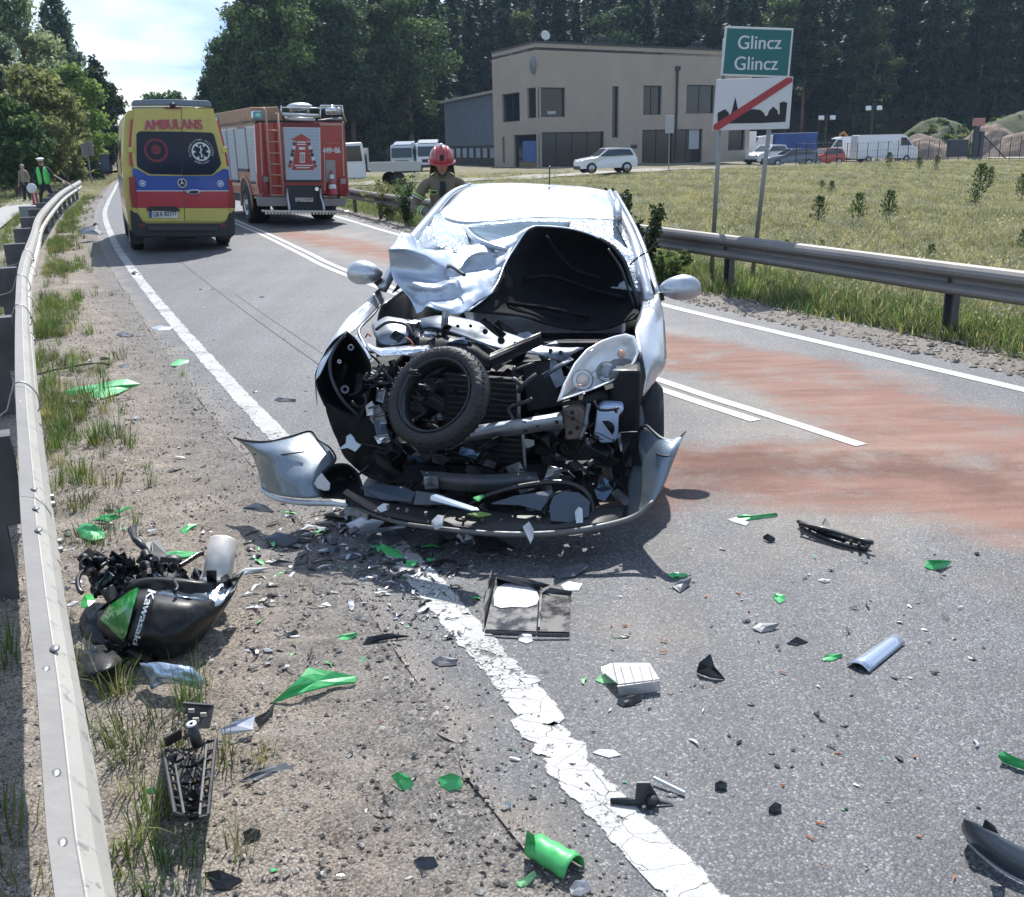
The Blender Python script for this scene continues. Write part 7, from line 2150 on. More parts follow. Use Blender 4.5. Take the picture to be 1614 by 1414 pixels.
for pts,m_ in(([(594,616),(608,612),(614,624),(604,636),(592,632)],M_ENGA),([(580,642),(598,638),(606,652),(610,668),(590,670),(582,660)],M_ENGA),([(589,688),(612,684),(616,696),(596,700)],M_REFL),([(576,640),(586,632),(592,642),(588,654),(578,656)],M_WHITEP),([(588,664),(606,662),(612,684),(594,688)],mat("scrap_blue",(.12,.18,.26),.35,.5))):
 Y_=4.68
 C.part("metal_scrap",MB().poly([w(x,y,Y_+.02*((i*7)%3))for i,(x,y)in enumerate(pts)],(0,.006,0)),m_,bv=.002)
cpoly("hanging_scrap",[(532,709,4.70),(545,699,4.72),(546,688,4.74),(552,684,4.74),(558,690,4.72),(560,696,4.70),(569,702,4.68),(560,712,4.68),(548,706,4.70)],mat("scrap_paleblue",(.46,.52,.58),.35,.2),.005)
for i in range(16):
 x0=rq.uniform(570,660);y0=rq.uniform(560,740);Y_=rq.uniform(4.70,4.85)
 pts=[(x0,y0,Y_)]
 for _ in range(3):pts.append((pts[-1][0]+rq.uniform(-22,22),pts[-1][1]+rq.uniform(-10,18),pts[-1][2]+rq.uniform(-.04,.02)))
 ctube("wiring",pts,rq.choice([.003,.005,.007]),rq.choice([M_HOSE,M_HOSE,M_ENGD,M_ENGA]),5,3)
for i in range(40):
 x0=rq.uniform(590,1000);y0=rq.uniform(690,775);Y_=4.72+rq.uniform(0,.2)
 s_=rq.uniform(5,20)
 pts=[(x0+cos(a_)*s_*rq.uniform(.6,1.3),y0+sin(a_)*s_*rq.uniform(.4,.8))for a_ in[k*2*pi/5 for k in range(5)]]
 C.part("underbody_piece",MB().poly([w(x,y,Y_+rq.uniform(-.03,.03))for x,y in pts],(0,.03,0)),rq.choice([M_ENGB,M_ENGB,M_ENGB,M_ENGD]),bv=.003)
cpoly("undertray",[(640,735,4.86),(950,730,4.9),(970,790,4.75),(620,780,4.72)],M_ENGB,.05)
sheet("lower_crossmember",[[(662,742,4.66),(690,744,4.62),(760,748,4.6),(845,744,4.62)],[(668,752,4.60),(700,756,4.56),(760,760,4.55),(850,756,4.57)],[(664,764,4.62),(700,772,4.58),(760,776,4.57),(856,768,4.6)]],mat("crossmember_grey",(.08,.09,.10),.45,.4,var=.3,vscale=10,dirt=.5),.004,.006,8,3)
C.part("bolt_hole",MB().lathe([(0,.012),(.010,.012),(.010,0)],w(674,747,4.63),(0,-1,.1),10),M_WHITEP)
BP=Thing("torn_bumper","torn silver front bumper skin lying flat around the nose of the wrecked car","bumper",(-.1,4.35,0),R_(-5))
def PB(x,y,Y):return P(x,y,Y+.24*max(0,min(1,(720-x)/220)))
def bsheet(name,rows,m,th=.004,amp=0,s_=4,seed=1,n=5,mm=5,ridge=.5):
 g=smooth_grid([[BP.Mi@PB(*q_)for q_ in r]for r in rows],n,mm)
 if amp:g=crumple(g,amp,s_,seed,ridge)
 return BP.part(name,MB().grid(g),m,True,th=th)
def btube(name,pts,r,m,n=8):
 p=catmull([BP.Mi@PB(*q_)for q_ in pts],4)
 if isinstance(r,(list,tuple)):r=[float(np.interp(i/(len(p)-1),np.linspace(0,1,len(r)),r))for i in range(len(p))]
 return BP.part(name,MB().tube(p,r,n),m,True)
bsheet("bumper_corner",[[(370,690,4.86),(392,695,4.78),(424,696,4.70),(457,688,4.72),(489,679,4.80)],[(388,705,4.80),(405,710,4.68),(432,712,4.58),(470,706,4.60),(510,700,4.72)],[(400,722,4.76),(418,728,4.62),(440,733,4.52),(482,732,4.50),(527,724,4.62)],[(408,746,4.70),(425,752,4.56),(446,757,4.46),(484,757,4.42),(512,744,4.52)],[(413,770,4.60),(430,778,4.50),(450,783,4.42),(484,786,4.38),(507,784,4.42)]],M_BUMPI,.004,.006,5,3)
btube("bumper_lip",[(409,768,4.62),(424,781,4.52),(450,789,4.44),(484,793,4.39),(520,794,4.40),(548,797,4.40)],[.006,.012,.016,.016,.014,.010],M_CSIL)
btube("bumper_edge",[(369,690,4.86),(392,695,4.77),(424,696,4.69),(457,688,4.71),(489,679,4.79),(503,694,4.72),(519,705,4.66),(529,724,4.61),(512,743,4.52)],.006,M_BLKPL,6)
btube("bumper_groove",[(400,716,4.72),(425,719,4.60),(450,716,4.54),(480,712,4.54)],.004,M_BLKPL,5)
bsheet("fog_lamp_pocket",[[(505,745,4.5),(525,733,4.56),(548,732,4.6),(565,745,4.6)],[(503,765,4.42),(525,758,4.62),(550,756,4.66),(572,768,4.55)],[(508,786,4.4),(528,786,4.45),(550,788,4.45),(575,792,4.45)]],M_ENGB,.006,.01,8,3)
BP.part("fog_lamp",MB().poly([BP.Mi@PB(x,y,4.40)for x,y in((506,746),(513,755),(520,763),(519,773),(512,774),(500,770),(495,763),(499,754))],(0,.012,0)),M_WHITEP,bv=.003)
bsheet("bumper_corner",[[(1008,676,4.80),(1024,674,4.66),(1042,688,4.52),(1060,693,4.46),(1080,682,4.50)],[(1005,700,4.74),(1022,705,4.58),(1040,711,4.43),(1056,714,4.38),(1069,707,4.41)],[(997,735,4.70),(1015,740,4.52),(1032,743,4.39),(1047,743,4.35),(1059,732,4.38)],[(989,766,4.64),(1008,771,4.47),(1022,773,4.36),(1036,773,4.31),(1047,763,4.34)],[(992,796,4.50),(1004,799,4.40),(1014,801,4.33),(1022,799,4.29),(1031,789,4.29)],[(984,820,4.38),(992,818,4.34),(1000,815,4.30),(1008,812,4.27),(1016,806,4.26)]],M_BUMPI,.004,.005,5,8)
btube("bumper_edge",[(1007,677,4.80),(1018,671,4.68),(1032,683,4.56),(1043,692,4.50),(1060,696,4.45),(1070,690,4.47),(1081,680,4.50)],[.004,.008,.007,.008,.007,.006,.004],M_BLKPL,6)
btube("bumper_groove",[(1034,715,4.44),(1046,719,4.38),(1058,718,4.37)],.005,M_BLKPL,5)
bsheet("bumper_skirt",[[(548,776,4.50),(620,792,4.46),(700,802,4.44),(780,806,4.42),(860,806,4.42),(940,800,4.42),(990,797,4.48)],[(545,790,4.44),(620,808,4.36),(700,820,4.33),(785,826,4.30),(868,825,4.30),(940,816,4.32),(987,810,4.40)],[(546,797,4.40),(620,817,4.33),(700,829,4.29),(790,837,4.26),(872,835,4.26),(942,826,4.27),(988,820,4.36)]],M_BLKPL,.005,.006,5,2)
btube("bumper_lip",[(560,800,4.37),(620,822,4.29),(700,834,4.25),(790,842,4.22),(872,841,4.21),(944,831,4.22),(1000,815,4.25),(1030,790,4.27)],[.006,.010,.012,.015,.016,.017,.016,.010],mat("lip_dusty_dark",(.13,.135,.14),.4,.3,dirt=.6,vscale=9))
for i in range(26):
 t_=.12+.6*i/26
 p=BP.Mi@P(560+430*t_,float(np.interp(t_,[0,.35,.6,.85],[790,816,822,812])),4.33)
 if i%3==0:BP.part("clip",MB().box(p,(.012,.02,.014)),M_RUST)
btube("hose_arc",[(740,795,4.40),(770,780,4.44),(824,766,4.48),(880,760,4.48),(912,768,4.46),(930,786,4.42),(936,816,4.38)],[.006,.012,.014,.014,.014,.014,.012],M_HOSE)
btube("hose_arc",[(858,812,4.36),(862,792,4.40),(876,778,4.43),(900,774,4.44)],.007,M_HOSE)
def loose(label,pts,m,cat="panel piece",th=.006,name="broken_panel",Yd=0.0,group=None):
 mb=MB().poly([PB(*p)for p in pts],(0,.3*th,th))
 return single(name,mb,m,label,cat,group,bv=.002)
M_PLGREY=mat("plastic_bluegrey",(.05,.068,.095),.4,dirt=.2,dirtcol=(.1,.09,.08),vscale=6)
loose("wide blue-grey plate lying in the middle of the torn bumper",[(774,795,4.36),(812,783,4.40),(868,775,4.44),(862,792,4.38),(852,806,4.34),(820,797,4.37)],M_PLGREY)
loose("rounded blue-grey disc piece beneath the black hose",[(866,800,4.35),(872,784,4.40),(888,776,4.43),(912,778,4.42),(930,792,4.38),(928,815,4.31),(900,824,4.29),(868,822,4.29)],M_PLGREY)
loose("long pale-blue strip lying across the torn bumper skin",[(678,782,4.40),(683,779,4.42),(752,802,4.30),(756,806,4.28),(742,806,4.28),(678,790,4.36)],mat("strip_paleblue",(.16,.22,.31),.3,.3),"strip")
loose("dark blue-grey plate beside the bumper's near corner",[(568,770,4.50),(600,764,4.54),(640,770,4.52),(655,778,4.48),(648,792,4.42),(600,788,4.44)],M_PLGREY)
loose("grey flat plate between the two bumper corners",[(655,775,4.50),(700,782,4.46),(700,796,4.40),(652,796,4.42)],mat("plastic_grey2",(.10,.11,.12),.45))
loose("brown-black trim slat sticking out of the bumper towards the line",[(540,778,4.42),(547,772,4.45),(596,800,4.28),(600,810,4.22),(586,806,4.24)],mat("trim_brown",(.09,.07,.055),.5),"trim slat")
loose("small white clip lying on the brown trim slat",[(594,802,4.24),(604,795,4.27),(613,796,4.26),(611,804,4.22),(600,808,4.2)],M_WHITEP,"clip")
loose("pale tag standing on the bumper skin by the hose",[(906,808,4.30),(912,800,4.30),(918,803,4.30),(919,824,4.27),(908,825,4.27)],M_WHITEP,"tag",.004)
loose("pale pointed shard standing upright before the bumper",[(824,832,4.16),(834,824,4.17),(841,836,4.14),(841,848,4.12),(836,858,4.10)],mat("shard_pale",(.42,.44,.46),.4),"shard",.006)
loose("grey crystal-shaped lump at the lip of the bumper",[(680,828,4.22),(690,818,4.25),(700,820,4.25),(697,832,4.21),(686,836,4.2)],mat("shard_pale",(.42,.44,.46),.4),"shard",.02)
GRN=mat("fairing_green",(.05,.42,.09),.32,coat=.5,var=.12,vscale=20)
loose("small green shard lying inside the bumper skin",[(745,786,4.38),(760,781,4.40),(763,784,4.39),(754,792,4.36)],GRN,"shard")
loose("yellow-green sliver along the bumper lip",[(736,812,4.32),(758,808,4.34),(775,812,4.32),(755,816,4.31)],mat("sliver_olive",(.14,.28,.05),.4),"shard")
tc_=P(691,627,4.56)
TW=Thing("tyre_and_rim","black motorcycle tyre with bare rim wedged upright in the wrecked car's nose","tyre",tc_,0)
vdir=(CAM-tc_).normalized();rt_=Vector((0,0,1)).cross(vdir).normalized()*-1;rt_=Vector((1,0,0));upv=vdir.cross(rt_).normalized()*-1
upv=Vector((0,vdir.z*-1,-vdir.y)).normalized();upv=upv if upv.z>0 else-upv
nrm=(vdir*.70-rt_*.50+upv*.50).normalized()
TRp=[(.222,.052),(.240,.060),(.270,.062),(.290,.045),(.301,.020),(.303,0),(.301,-.020),(.290,-.045),(.270,-.062),(.240,-.060),(.222,-.052),(.222,0)]
ty=TW.part("tyre",MB().lathe(TRp,(0,0,0),nrm,64,close=True),mat("tyre_worn",(.012,.012,.013),.42,var=.3,vscale=30,bump=.5,bscale=60,dirt=.12,dirtcol=(.10,.10,.10)),True)
rb_=TW.part("rim",MB().lathe([(.222,.052),(.214,.056),(.208,.050),(.204,.03),(.196,.0),(.204,-.03),(.208,-.050),(.222,-.052)],(0,0,0),nrm,64),mat("rim_worn",(.05,.052,.056),.28,.7),True,th=.002)
TW.part("rim_edge",MB().lathe([(.2225,.0535),(.2185,.0585),(.2135,.0565)],(0,0,0),nrm,64),M_ENGD,True,parent=rb_,th=.002)
a_=nrm.orthogonal().normalized();b_=nrm.cross(a_)
for i in range(54):
 t_=2*pi*i/54
 mb=MB()
 for s_ in(-1,1):
  c=(a_*cos(t_+.04*s_)+b_*sin(t_+.04*s_))*.299+nrm*s_*.028
  mb.box(c,(.006,.034,.006),(Matrix((a_*-sin(t_)+b_*cos(t_),nrm,a_*cos(t_)+b_*sin(t_))).transposed()@Matrix.Rotation(.6*s_,3,'Z')))
 TW.part("tread_groove",mb,M_HOSE,parent=ty)
TW.o.scale=(.87,.87,.87)
M_TBLK=mat("tank_black",(.004,.005,.006),.34,coat=.15,spec=.35,dirt=.35,dirtcol=(.09,.08,.07),vscale=16)
M_TGRN=mat("tank_green",(.012,.20,.035),.28,coat=.6)
M_CRSH=mat("tank_crushed_shine",(.16,.20,.25),.22,.8,var=.5,vscale=14)
K=Thing("motorcycle_wreck","torn-off black and green motorcycle tank lying in the grass by the guardrail","motorcycle part",tuple(G(250,1040)[:2])+(0,),0)
def kp(x,y,Y):return K.Mi@P(x,y,Y)
rows=[[(150,975,3.66),(192,937,3.66),(219,923,3.66),(262,922,3.70),(310,930,3.70),(352,925,3.72),(374,921,3.70)],[(154,988,3.56),(188,956,3.50),(221,944,3.46),(262,943,3.46),(306,947,3.48),(345,943,3.58),(372,929,3.66)],[(164,1000,3.52),(190,980,3.44),(222,975,3.38),(262,975,3.37),(305,975,3.40),(338,967,3.50),(363,945,3.62)],[(178,1010,3.50),(200,1005,3.40),(225,1005,3.34),(262,1008,3.33),(300,1005,3.38),(326,992,3.48),(350,966,3.60)],[(192,1020,3.50),(208,1024,3.42),(228,1032,3.37),(262,1038,3.36),(295,1028,3.40),(314,1012,3.48),(335,986,3.58)]]
prow=smooth_grid([[Vector(q_)for q_ in r]for r in rows],8,8)
tank=K.part("tank",MB().grid(crumple([[kp(*v)for v in r]for r in prow],.003,9,5,.9)),M_TBLK,True,th=.004)
K.part("tank_back",MB().grid([[kp(v.x,v.y,v.z)+Vector((0,.02+.16*sin(pi*i/(len(prow)-1)),.02))for v in r]for i,r in enumerate(prow)]),M_TBLK,True,th=.004)
import bisect
allp=[v for r in prow for v in r]
def surfY(x,y):
 return min(allp,key=lambda v:(v.x-x)**2+(v.y-y)**2).z
def tri(a,b,c,n):
 vs,idx,fs=[],{},[]
 for i in range(n+1):
  for j in range(n+1-i):
   u,v_=i/n,j/n
   idx[(i,j)]=len(vs);x=a[0]+(b[0]-a[0])*u+(c[0]-a[0])*v_;y=a[1]+(b[1]-a[1])*u+(c[1]-a[1])*v_
   vs.append((x,y))
 for i in range(n):
  for j in range(n-i):
   fs.append((idx[(i,j)],idx[(i+1,j)],idx[(i,j+1)]))
   if i+j<n-1:fs.append((idx[(i+1,j)],idx[(i+1,j+1)],idx[(i,j+1)]))
 return vs,fs
def smoothY(x,y):
 ds=sorted(((v.x-x)**2+(v.y-y)**2,v.z)for v in allp)[:6]
 ws=[1/(d_+2)for d_,_ in ds]
 return sum(q_*z for q_,(_,z)in zip(ws,ds))/sum(ws)
mb=MB()
for(a,b,c)in(((219,923),(172,954),(196,1013)),((172,954),(157,975),(196,1013))):
 vs,fs=tri(a,b,c,9)
 mb.add([kp(x,y,smoothY(x,y)-.022)for x,y in vs],fs)
K.part("green_flash",mb,M_TGRN,False,parent=tank)
g_=text_mesh("Kawasaki",1,.03)
x0=min(a.x for a in g_.v);x1=max(a.x for a in g_.v)
P0,P1_=Vector((239,930)),Vector((212,1017));dr_=(P1_-P0);Ln=dr_.length;dn_=dr_/Ln;pn_=Vector((-dn_.y,dn_.x))*-1
nv=[]
for a in g_.v:
 u=(a.x-x0)/(x1-x0);hgt=19-6*u
 q_=P0+dn_*Ln*u+pn_*(a.z)*hgt
 nv.append(kp(q_.x,q_.y,smoothY(q_.x,q_.y)-.028))
g_.v=nv
K.part("lettering",g_,mat("letter_grey",(.55,.58,.60),.4),parent=tank)
def ksheet(nm,rows,m,amp=.012,s_=16,seed=2,n=4,par=None,th=.003):
 g=smooth_grid([[kp(*q_)for q_ in r]for r in rows],n,n)
 return K.part(nm,MB().grid(crumple(g,amp,s_,seed,.6)),m,True,th=th,parent=par)
ksheet("crushed_edge",[[(222,922,3.68),(262,914,3.74),(300,918,3.74),(340,908,3.78),(374,918,3.74)],[(232,932,3.56),(266,930,3.56),(300,934,3.58),(335,926,3.64),(368,928,3.66)],[(250,938,3.50),(276,942,3.48),(305,945,3.49),(335,950,3.54),(352,945,3.60)]],M_CRSH,.022)
ksheet("crushed_edge",[[(320,912,3.74),(345,905,3.78),(372,918,3.72)],[(325,930,3.62),(345,926,3.64),(362,935,3.62)],[(330,950,3.52),(342,956,3.53),(352,950,3.56)]],mat("chrome_scrap",(.5,.55,.6),.2,.8),.016,22,7)
K.part("fin_plate",MB().poly([kp(x,y,Y)for x,y,Y in((229,855,4.0),(243,850,4.05),(256,878,3.9),(271,903,3.8),(268,917,3.72),(236,916,3.74),(226,874,3.92))],(.02,.02,0)),M_BLKPL,bv=.004)
K.part("stalk",MB().tube([kp(208,835,4.1),kp(212,850,4.0),kp(220,856,3.98),kp(232,868,3.95)],[.02,.012,.018,.01],8),M_ENGD,True)
rq=random.Random(4)
for i in range(64):
 x0,y0=rq.uniform(132,272),rq.uniform(876,940)
 Y_=3.9-(y0-880)*.004+rq.uniform(-.04,.04);s_=rq.uniform(.012,.04);c=kp(x0,y0,Y_)
 if rq.random()<.5:
  ax_=Vector((rq.uniform(-1,1),rq.uniform(-1,0),rq.uniform(-.3,1))).normalized()
  K.part("carburettor_part",MB().lathe([(0,-s_),(s_*.7,-s_),(s_*.8,-s_*.4),(s_*.55,0),(s_*.8,s_*.5),(s_*.75,s_),(s_*.5,s_),(0,s_*.5)],c,ax_,14),rq.choice([M_BLKPL,M_ENGB,M_ENGD]),True)
 else:
  K.part("bracket",MB().box(c,(s_*1.8,s_*1.4,s_),(rq.uniform(-1,1),rq.uniform(-1,1),rq.uniform(-1,1))),rq.choice([M_BLKPL,M_ENGB]),bv=.004)
for pts,r_ in(([(150,902,3.8),(132,900,3.78),(123,912,3.7),(124,928,3.62),(130,935,3.6)],.010),([(170,905,3.8),(176,922,3.72),(192,926,3.7),(201,918,3.74),(200,905,3.8)],.008),([(266,902,3.82),(290,888,3.9),(312,874,3.98),(320,872,4.0)],.012),([(205,890,3.9),(180,884,3.9),(160,892,3.84),(150,905,3.8)],.009),([(272,912,3.6),(280,925,3.5),(276,932,3.46)],.007)):
 K.part("cable",MB().tube(catmull([kp(*q_)for q_ in pts],4),r_,7),M_HOSE,True)
K.part("instrument_pod",MB().ell(kp(271,885,3.9),(.045,.04,.03),14,8),M_BLKPL,True)
ksheet("side_cowl",[[(126,975,3.74),(138,956,3.78),(160,950,3.80),(175,958,3.76)],[(126,1000,3.64),(140,984,3.62),(158,978,3.62),(176,985,3.62)],[(130,1018,3.56),(150,1016,3.52),(175,1018,3.50),(198,1026,3.50)]],M_TBLK,.006,9,3)
ksheet("fender_shell",[[(124,1030,3.42),(150,1018,3.42),(180,1018,3.42),(200,1025,3.42)],[(124,1050,3.30),(148,1040,3.26),(175,1038,3.26),(195,1040,3.30)],[(130,1066,3.22),(150,1062,3.17),(170,1056,3.18),(188,1050,3.24)]],M_TBLK,.006,9,3)
K.part("green_scrap",MB().add([kp(x,y,Y)for x,y,Y in((128,948,3.62),(134,938,3.64),(146,938,3.64),(150,948,3.58),(140,956,3.54),(128,958,3.55),(138,947,3.57))],[(0,1,6),(1,2,6),(2,3,6),(3,4,6),(4,5,6),(5,0,6)]),GRN,th=.004)
for i in range(46):
 x0,y0=(rq.uniform(135,290),rq.uniform(880,925))if i<24 else(rq.uniform(128,250),rq.uniform(1015,1055))if i<34 else(rq.uniform(250,365),rq.uniform(905,935))
 Y_=(3.84-(y0-880)*.004)if i<24 else(3.36 if i<34 else 3.66);a_=rq.uniform(0,pi);L_1=rq.uniform(6,18);W_1=rq.uniform(3,8);ca,sa=cos(a_),sin(a_)
 g=[[kp(x0+ca*u*L_1-sa*v*W_1,y0+sa*u*L_1+ca*v*W_1,Y_+rq.uniform(-.03,.03))for u in(-1,-.3,.4,1)]for v in(-1,0,1)]
 K.part("torn_piece",MB().grid(crumple(g,.010,22,i)),rq.choice([M_BLKPL,M_ENGB,M_TBLK,M_ENGD,M_ENGA,M_CRSH]),False,th=.003)
mf=Thing("exhaust_silencer","brushed steel motorcycle silencer standing up behind the torn black tank","exhaust",tuple(G(345,960)[:2])+(0,),0)
m0,m1=mf.Mi@P(338,935,3.78),mf.Mi@P(352,851,3.95)
axm=(m1-m0).normalized();Lm=(m1-m0).length;rm_=23/FPX*4.05
mf.part("silencer_body",MB().lathe([(rm_*.8,-.01),(rm_,.0),(rm_,Lm*.97),(rm_*.93,Lm),(rm_*.6,Lm+.004),(0,Lm+.002)],m0,axm,36),mat("brushed_steel",(.70,.66,.60),.36,.4,var=.12,vscale=20,dirt=.3,dirtcol=(.2,.16,.12)),True)
mf.part("clamp",MB().lathe([(rm_+.003,.0),(rm_+.003,.012)],m0+axm*.03,axm,36),M_ENGD,True,th=.003)
def gsheet(name,label,cat,rows,m,amp=.01,s_=12,seed=1,th=.003,n=4,group=None,ridge=.5):
 g=smooth_grid([[G(x,y,z)for x,y,z in r]for r in rows],n,n)
 mb=MB().grid(crumple(g,amp,s_,seed,ridge))
 return single(name,mb,m,label,cat,group,smooth=True,th=th)
gsheet("reflector_scrap","crumpled pale-blue chrome reflector lying under the motorcycle tank","reflector",[[(222,1046,.10),(250,1044,.12),(280,1048,.12),(304,1052,.10)],[(228,1062,.05),(252,1064,.09),(285,1064,.09),(322,1072,.06)],[(240,1088,.01),(262,1078,.04),(292,1080,.05),(318,1088,.01)]],mat("reflector_blue",(.42,.52,.64),.16,.7,bump=.3,bscale=30),.022,20,3)
LT=Thing("battery_tray","black ribbed plastic tray frame standing in the sand below the motorcycle wreck","plastic tray",tuple(G(300,1300)[:2])+(0,),0)
def lp(x,y,z):return LT.Mi@G(x,y,z)
ML=mat("tray_black",(.02,.021,.024),.35,coat=.2,dirt=.2,dirtcol=(.16,.14,.12),vscale=18)
def lbar(a,b,r=.004,nm="rib"):
 d_=Vector(b)-Vector(a)
 return LT.part(nm,MB().tube([a,b],r,5),ML)
def LE(t_):
 return(258+18*t_,1182+100*t_)
def RE(t_):
 return(340-12*t_,1165+120*t_)
for(ef,z)in((LE,.16),(RE,.16),(LE,.02),(RE,.02)):
 pts=[lp(*ef(t_),z)for t_ in np.linspace(0,1,6)]
 LT.part("side_rail",MB().tube(pts,.006,6),ML)
for i in range(9):
 t_=i/8
 a,b=LE(t_),RE(t_)
 lbar(lp(*a,.16),lp(*a,.02));lbar(lp(*b,.16),lp(*b,.02))
 if i%2==0 or i>6:
  m_=((a[0]+b[0])/2,(a[1]+b[1])/2+8)
  LT.part("cross_rib",MB().tube([lp(*a,.14),lp(*m_,.05),lp(*b,.14)],.005,5),ML)
 for(e_,s_)in((a,1),(b,-1)):
  lbar(lp(*e_,.16),lp(e_[0]+s_*14,e_[1]+3,.16));lbar(lp(*e_,.09),lp(e_[0]+s_*12,e_[1]+3,.09))
for s_,ef in((1,LE),(-1,RE)):
 for z in(.16,.09,.05):
  LT.part("inner_rail",MB().tube([lp(ef(t_)[0]+s_*(14-20*(.16-z)),ef(t_)[1]+3,z)for t_ in np.linspace(.05,.98,6)],.005,5),ML)
LT.part("side_wall",MB().poly([lp(*LE(.0),.16),lp(*LE(1),.16),lp(*LE(1),.09),lp(*LE(0),.02)],(.004,0,0)),ML)
LT.part("side_wall",MB().poly([lp(*RE(.0),.15),lp(*RE(.8),.15),lp(*RE(.8),.06),lp(*RE(0),.02)],(.004,0,0)),ML)
LT.part("end_plate",MB().poly([lp(280,1290,.10),lp(322,1278,.12),lp(322,1280,.06),lp(282,1292,.05)],(0,.006,0)),ML)
LT.part("base_plate",MB().poly([lp(275,1195,.03),lp(325,1190,.03),lp(312,1270,.03),lp(290,1275,.03)],(0,0,.006)),ML)
LT.part("bracket_plate",MB().poly([lp(288,1108,.24),lp(337,1112,.24),lp(330,1148,.20),lp(300,1150,.18),(lp(300,1125,.2))],(0,.008,0)),ML)
LT.part("bracket_plate",MB().poly([lp(258,1165,.20),lp(285,1150,.24),lp(286,1165,.2),lp(262,1178,.16)],(0,.008,0)),ML)
for(x,y)in((303,1118),(310,1132),(322,1124)):
 LT.part("slot",MB().box(lp(x,y,.235)-Vector((0,.008,0)),(.018,.006,.012)),mat("slot_pale",(.42,.38,.33),.8))
LT.part("boss",MB().lathe([(.008,.012),(.015,.012),(.017,-.06),(.015,-.07)],lp(303,1146,.25),(-.1,-.1,1),14),ML,True)
LT.part("boss_cap",MB().lathe([(.006,.013),(.0155,.013),(.0155,.010)],lp(303,1146,.25),(-.1,-.1,1),14),M_WHITEP,True)
for i in range(46):
 a_=(rq.uniform(272,330),rq.uniform(1110,1268));lbar(lp(*a_,rq.uniform(.05,.2)),lp(a_[0]+rq.uniform(-16,16),a_[1]+rq.uniform(-10,18),rq.uniform(.05,.22)),rq.choice([.003,.005]),"strut")
def plate_px(name,label,cat,pts,m,th=.004,lift=.0,z0=.004,tilt=None,bump_=.3,group=None,bv=.0):
 "flat broken piece: outline in photo pixels, z per vertex optional, slightly domed"
 n=len(pts)
 zz=[(p[2]if len(p)>2 else z0)for p in pts]
 top=[G(p[0],p[1],z)for p,z in zip(pts,zz)]
 c=sum(top,Vector())/n
 rad=sum((t_-c).length for t_ in top)/n
 c.z+=rad*bump_*.25+lift
 inner=[c.lerp(t_,.55)+Vector((rnd.uniform(-.05,.05)*rad,rnd.uniform(-.05,.05)*rad,rad*bump_*rnd.uniform(.0,.15)))for t_ in top]
 vs=top+inner+[c]
 fs=[(i,(i+1)%n,n+(i+1)%n,n+i)for i in range(n)]+[(n+i,n+(i+1)%n,2*n)for i in range(n)]
 mb=MB().add(vs,fs)
 k=len(vs)
 mb.v+=[v-Vector((0,0,th))for v in vs]
 mb.f+=[tuple(reversed([i+k for i in f_]))for f_ in fs]+[((i+1)%n,i,k+i,k+(i+1)%n)for i in range(n)]
 mb.mi=[0]*len(mb.f)
 for i in range(len(mb.v)):
  if mb.v[i].z<.001:mb.v[i].z=.001
 return single(name,mb,m,label,cat,group)
M_DBLK=mat("debris_black",(.010,.011,.013),.3,coat=.4,dirt=.12,dirtcol=(.14,.12,.10),vscale=14)
M_DGRY=mat("debris_grey",(.06,.07,.085),.35,.2,dirt=.2,dirtcol=(.18,.15,.12),vscale=12)
M_DSIL=mat("debris_silver",(.42,.45,.50),.3,.5,dirt=.3,vscale=12)
M_DWHT=mat("debris_white",(.60,.62,.62),.4)
M_DORG=mat("debris_orange",(.36,.12,.045),.7,var=.3,vscale=60)
M_GRN2=mat("fairing_green_bright",(.06,.46,.13),.35,coat=.4,var=.2,vscale=20,dirt=.55,dirtcol=(.03,.09,.04))
S_=plate_px
S_("fairing_piece","long bent lime green fairing panel lying across the sandy verge","fairing panel",[(93,618,.03),(118,611,.05),(150,606,.05),(185,599,.06),(200,597,.07),(221,605,.03),(205,611,.01),(186,620,.01),(162,627,.01),(140,626,.01),(146,617,.03),(110,622,.01)],M_GRN2,.006,bump_=.2)
S_("plastic_shard","white and black scrap tucked under the long green fairing panel","shard",[(134,628),(148,629),(163,624),(150,634),(138,633)],M_DWHT)
S_("fairing_shard","green triangular fairing piece pointing at the tray frame","fairing piece",[(430,1106,.01),(455,1084,.05),(474,1066,.07),(486,1052,.08),(525,1058,.06),(563,1066,.03),(560,1075,.02),(520,1080,.03),(480,1090,.03)],M_GRN2,.006,bump_=.15)
S_("fairing_shard","crumpled leafy green scrap in the grass beside the guardrail","fairing piece",[(120,835,.03),(132,824,.06),(148,826,.07),(166,838,.03),(164,848,.01),(146,852,.02),(126,846,.01)],M_GRN2,.005,bump_=.6)
S_("fairing_shard","flat pale green strip behind the crumpled green scrap","fairing piece",[(146,820,.01),(160,812,.03),(182,810,.04),(190,815,.02),(170,822,.01)],M_GRN2,.004)
S_("fairing_shard","narrow green sliver next to the flat green strip","shard",[(180,806,.02),(204,797,.03),(207,800,.02),(186,809,.01)],M_GRN2,.003)
S_("fairing_shard","green strip lying behind the motorcycle's fin plate","shard",[(250,872,.02),(280,868,.03),(312,870,.02),(310,876,.01),(270,880,.01),(252,879,.01)],M_GRN2,.004)
S_("fairing_shard","green splinter with dark tip beside the white edge line above the car wing","shard",[(268,574),(282,566,.02),(298,567,.02),(296,572),(282,576),(270,577)],M_GRN2,.004)
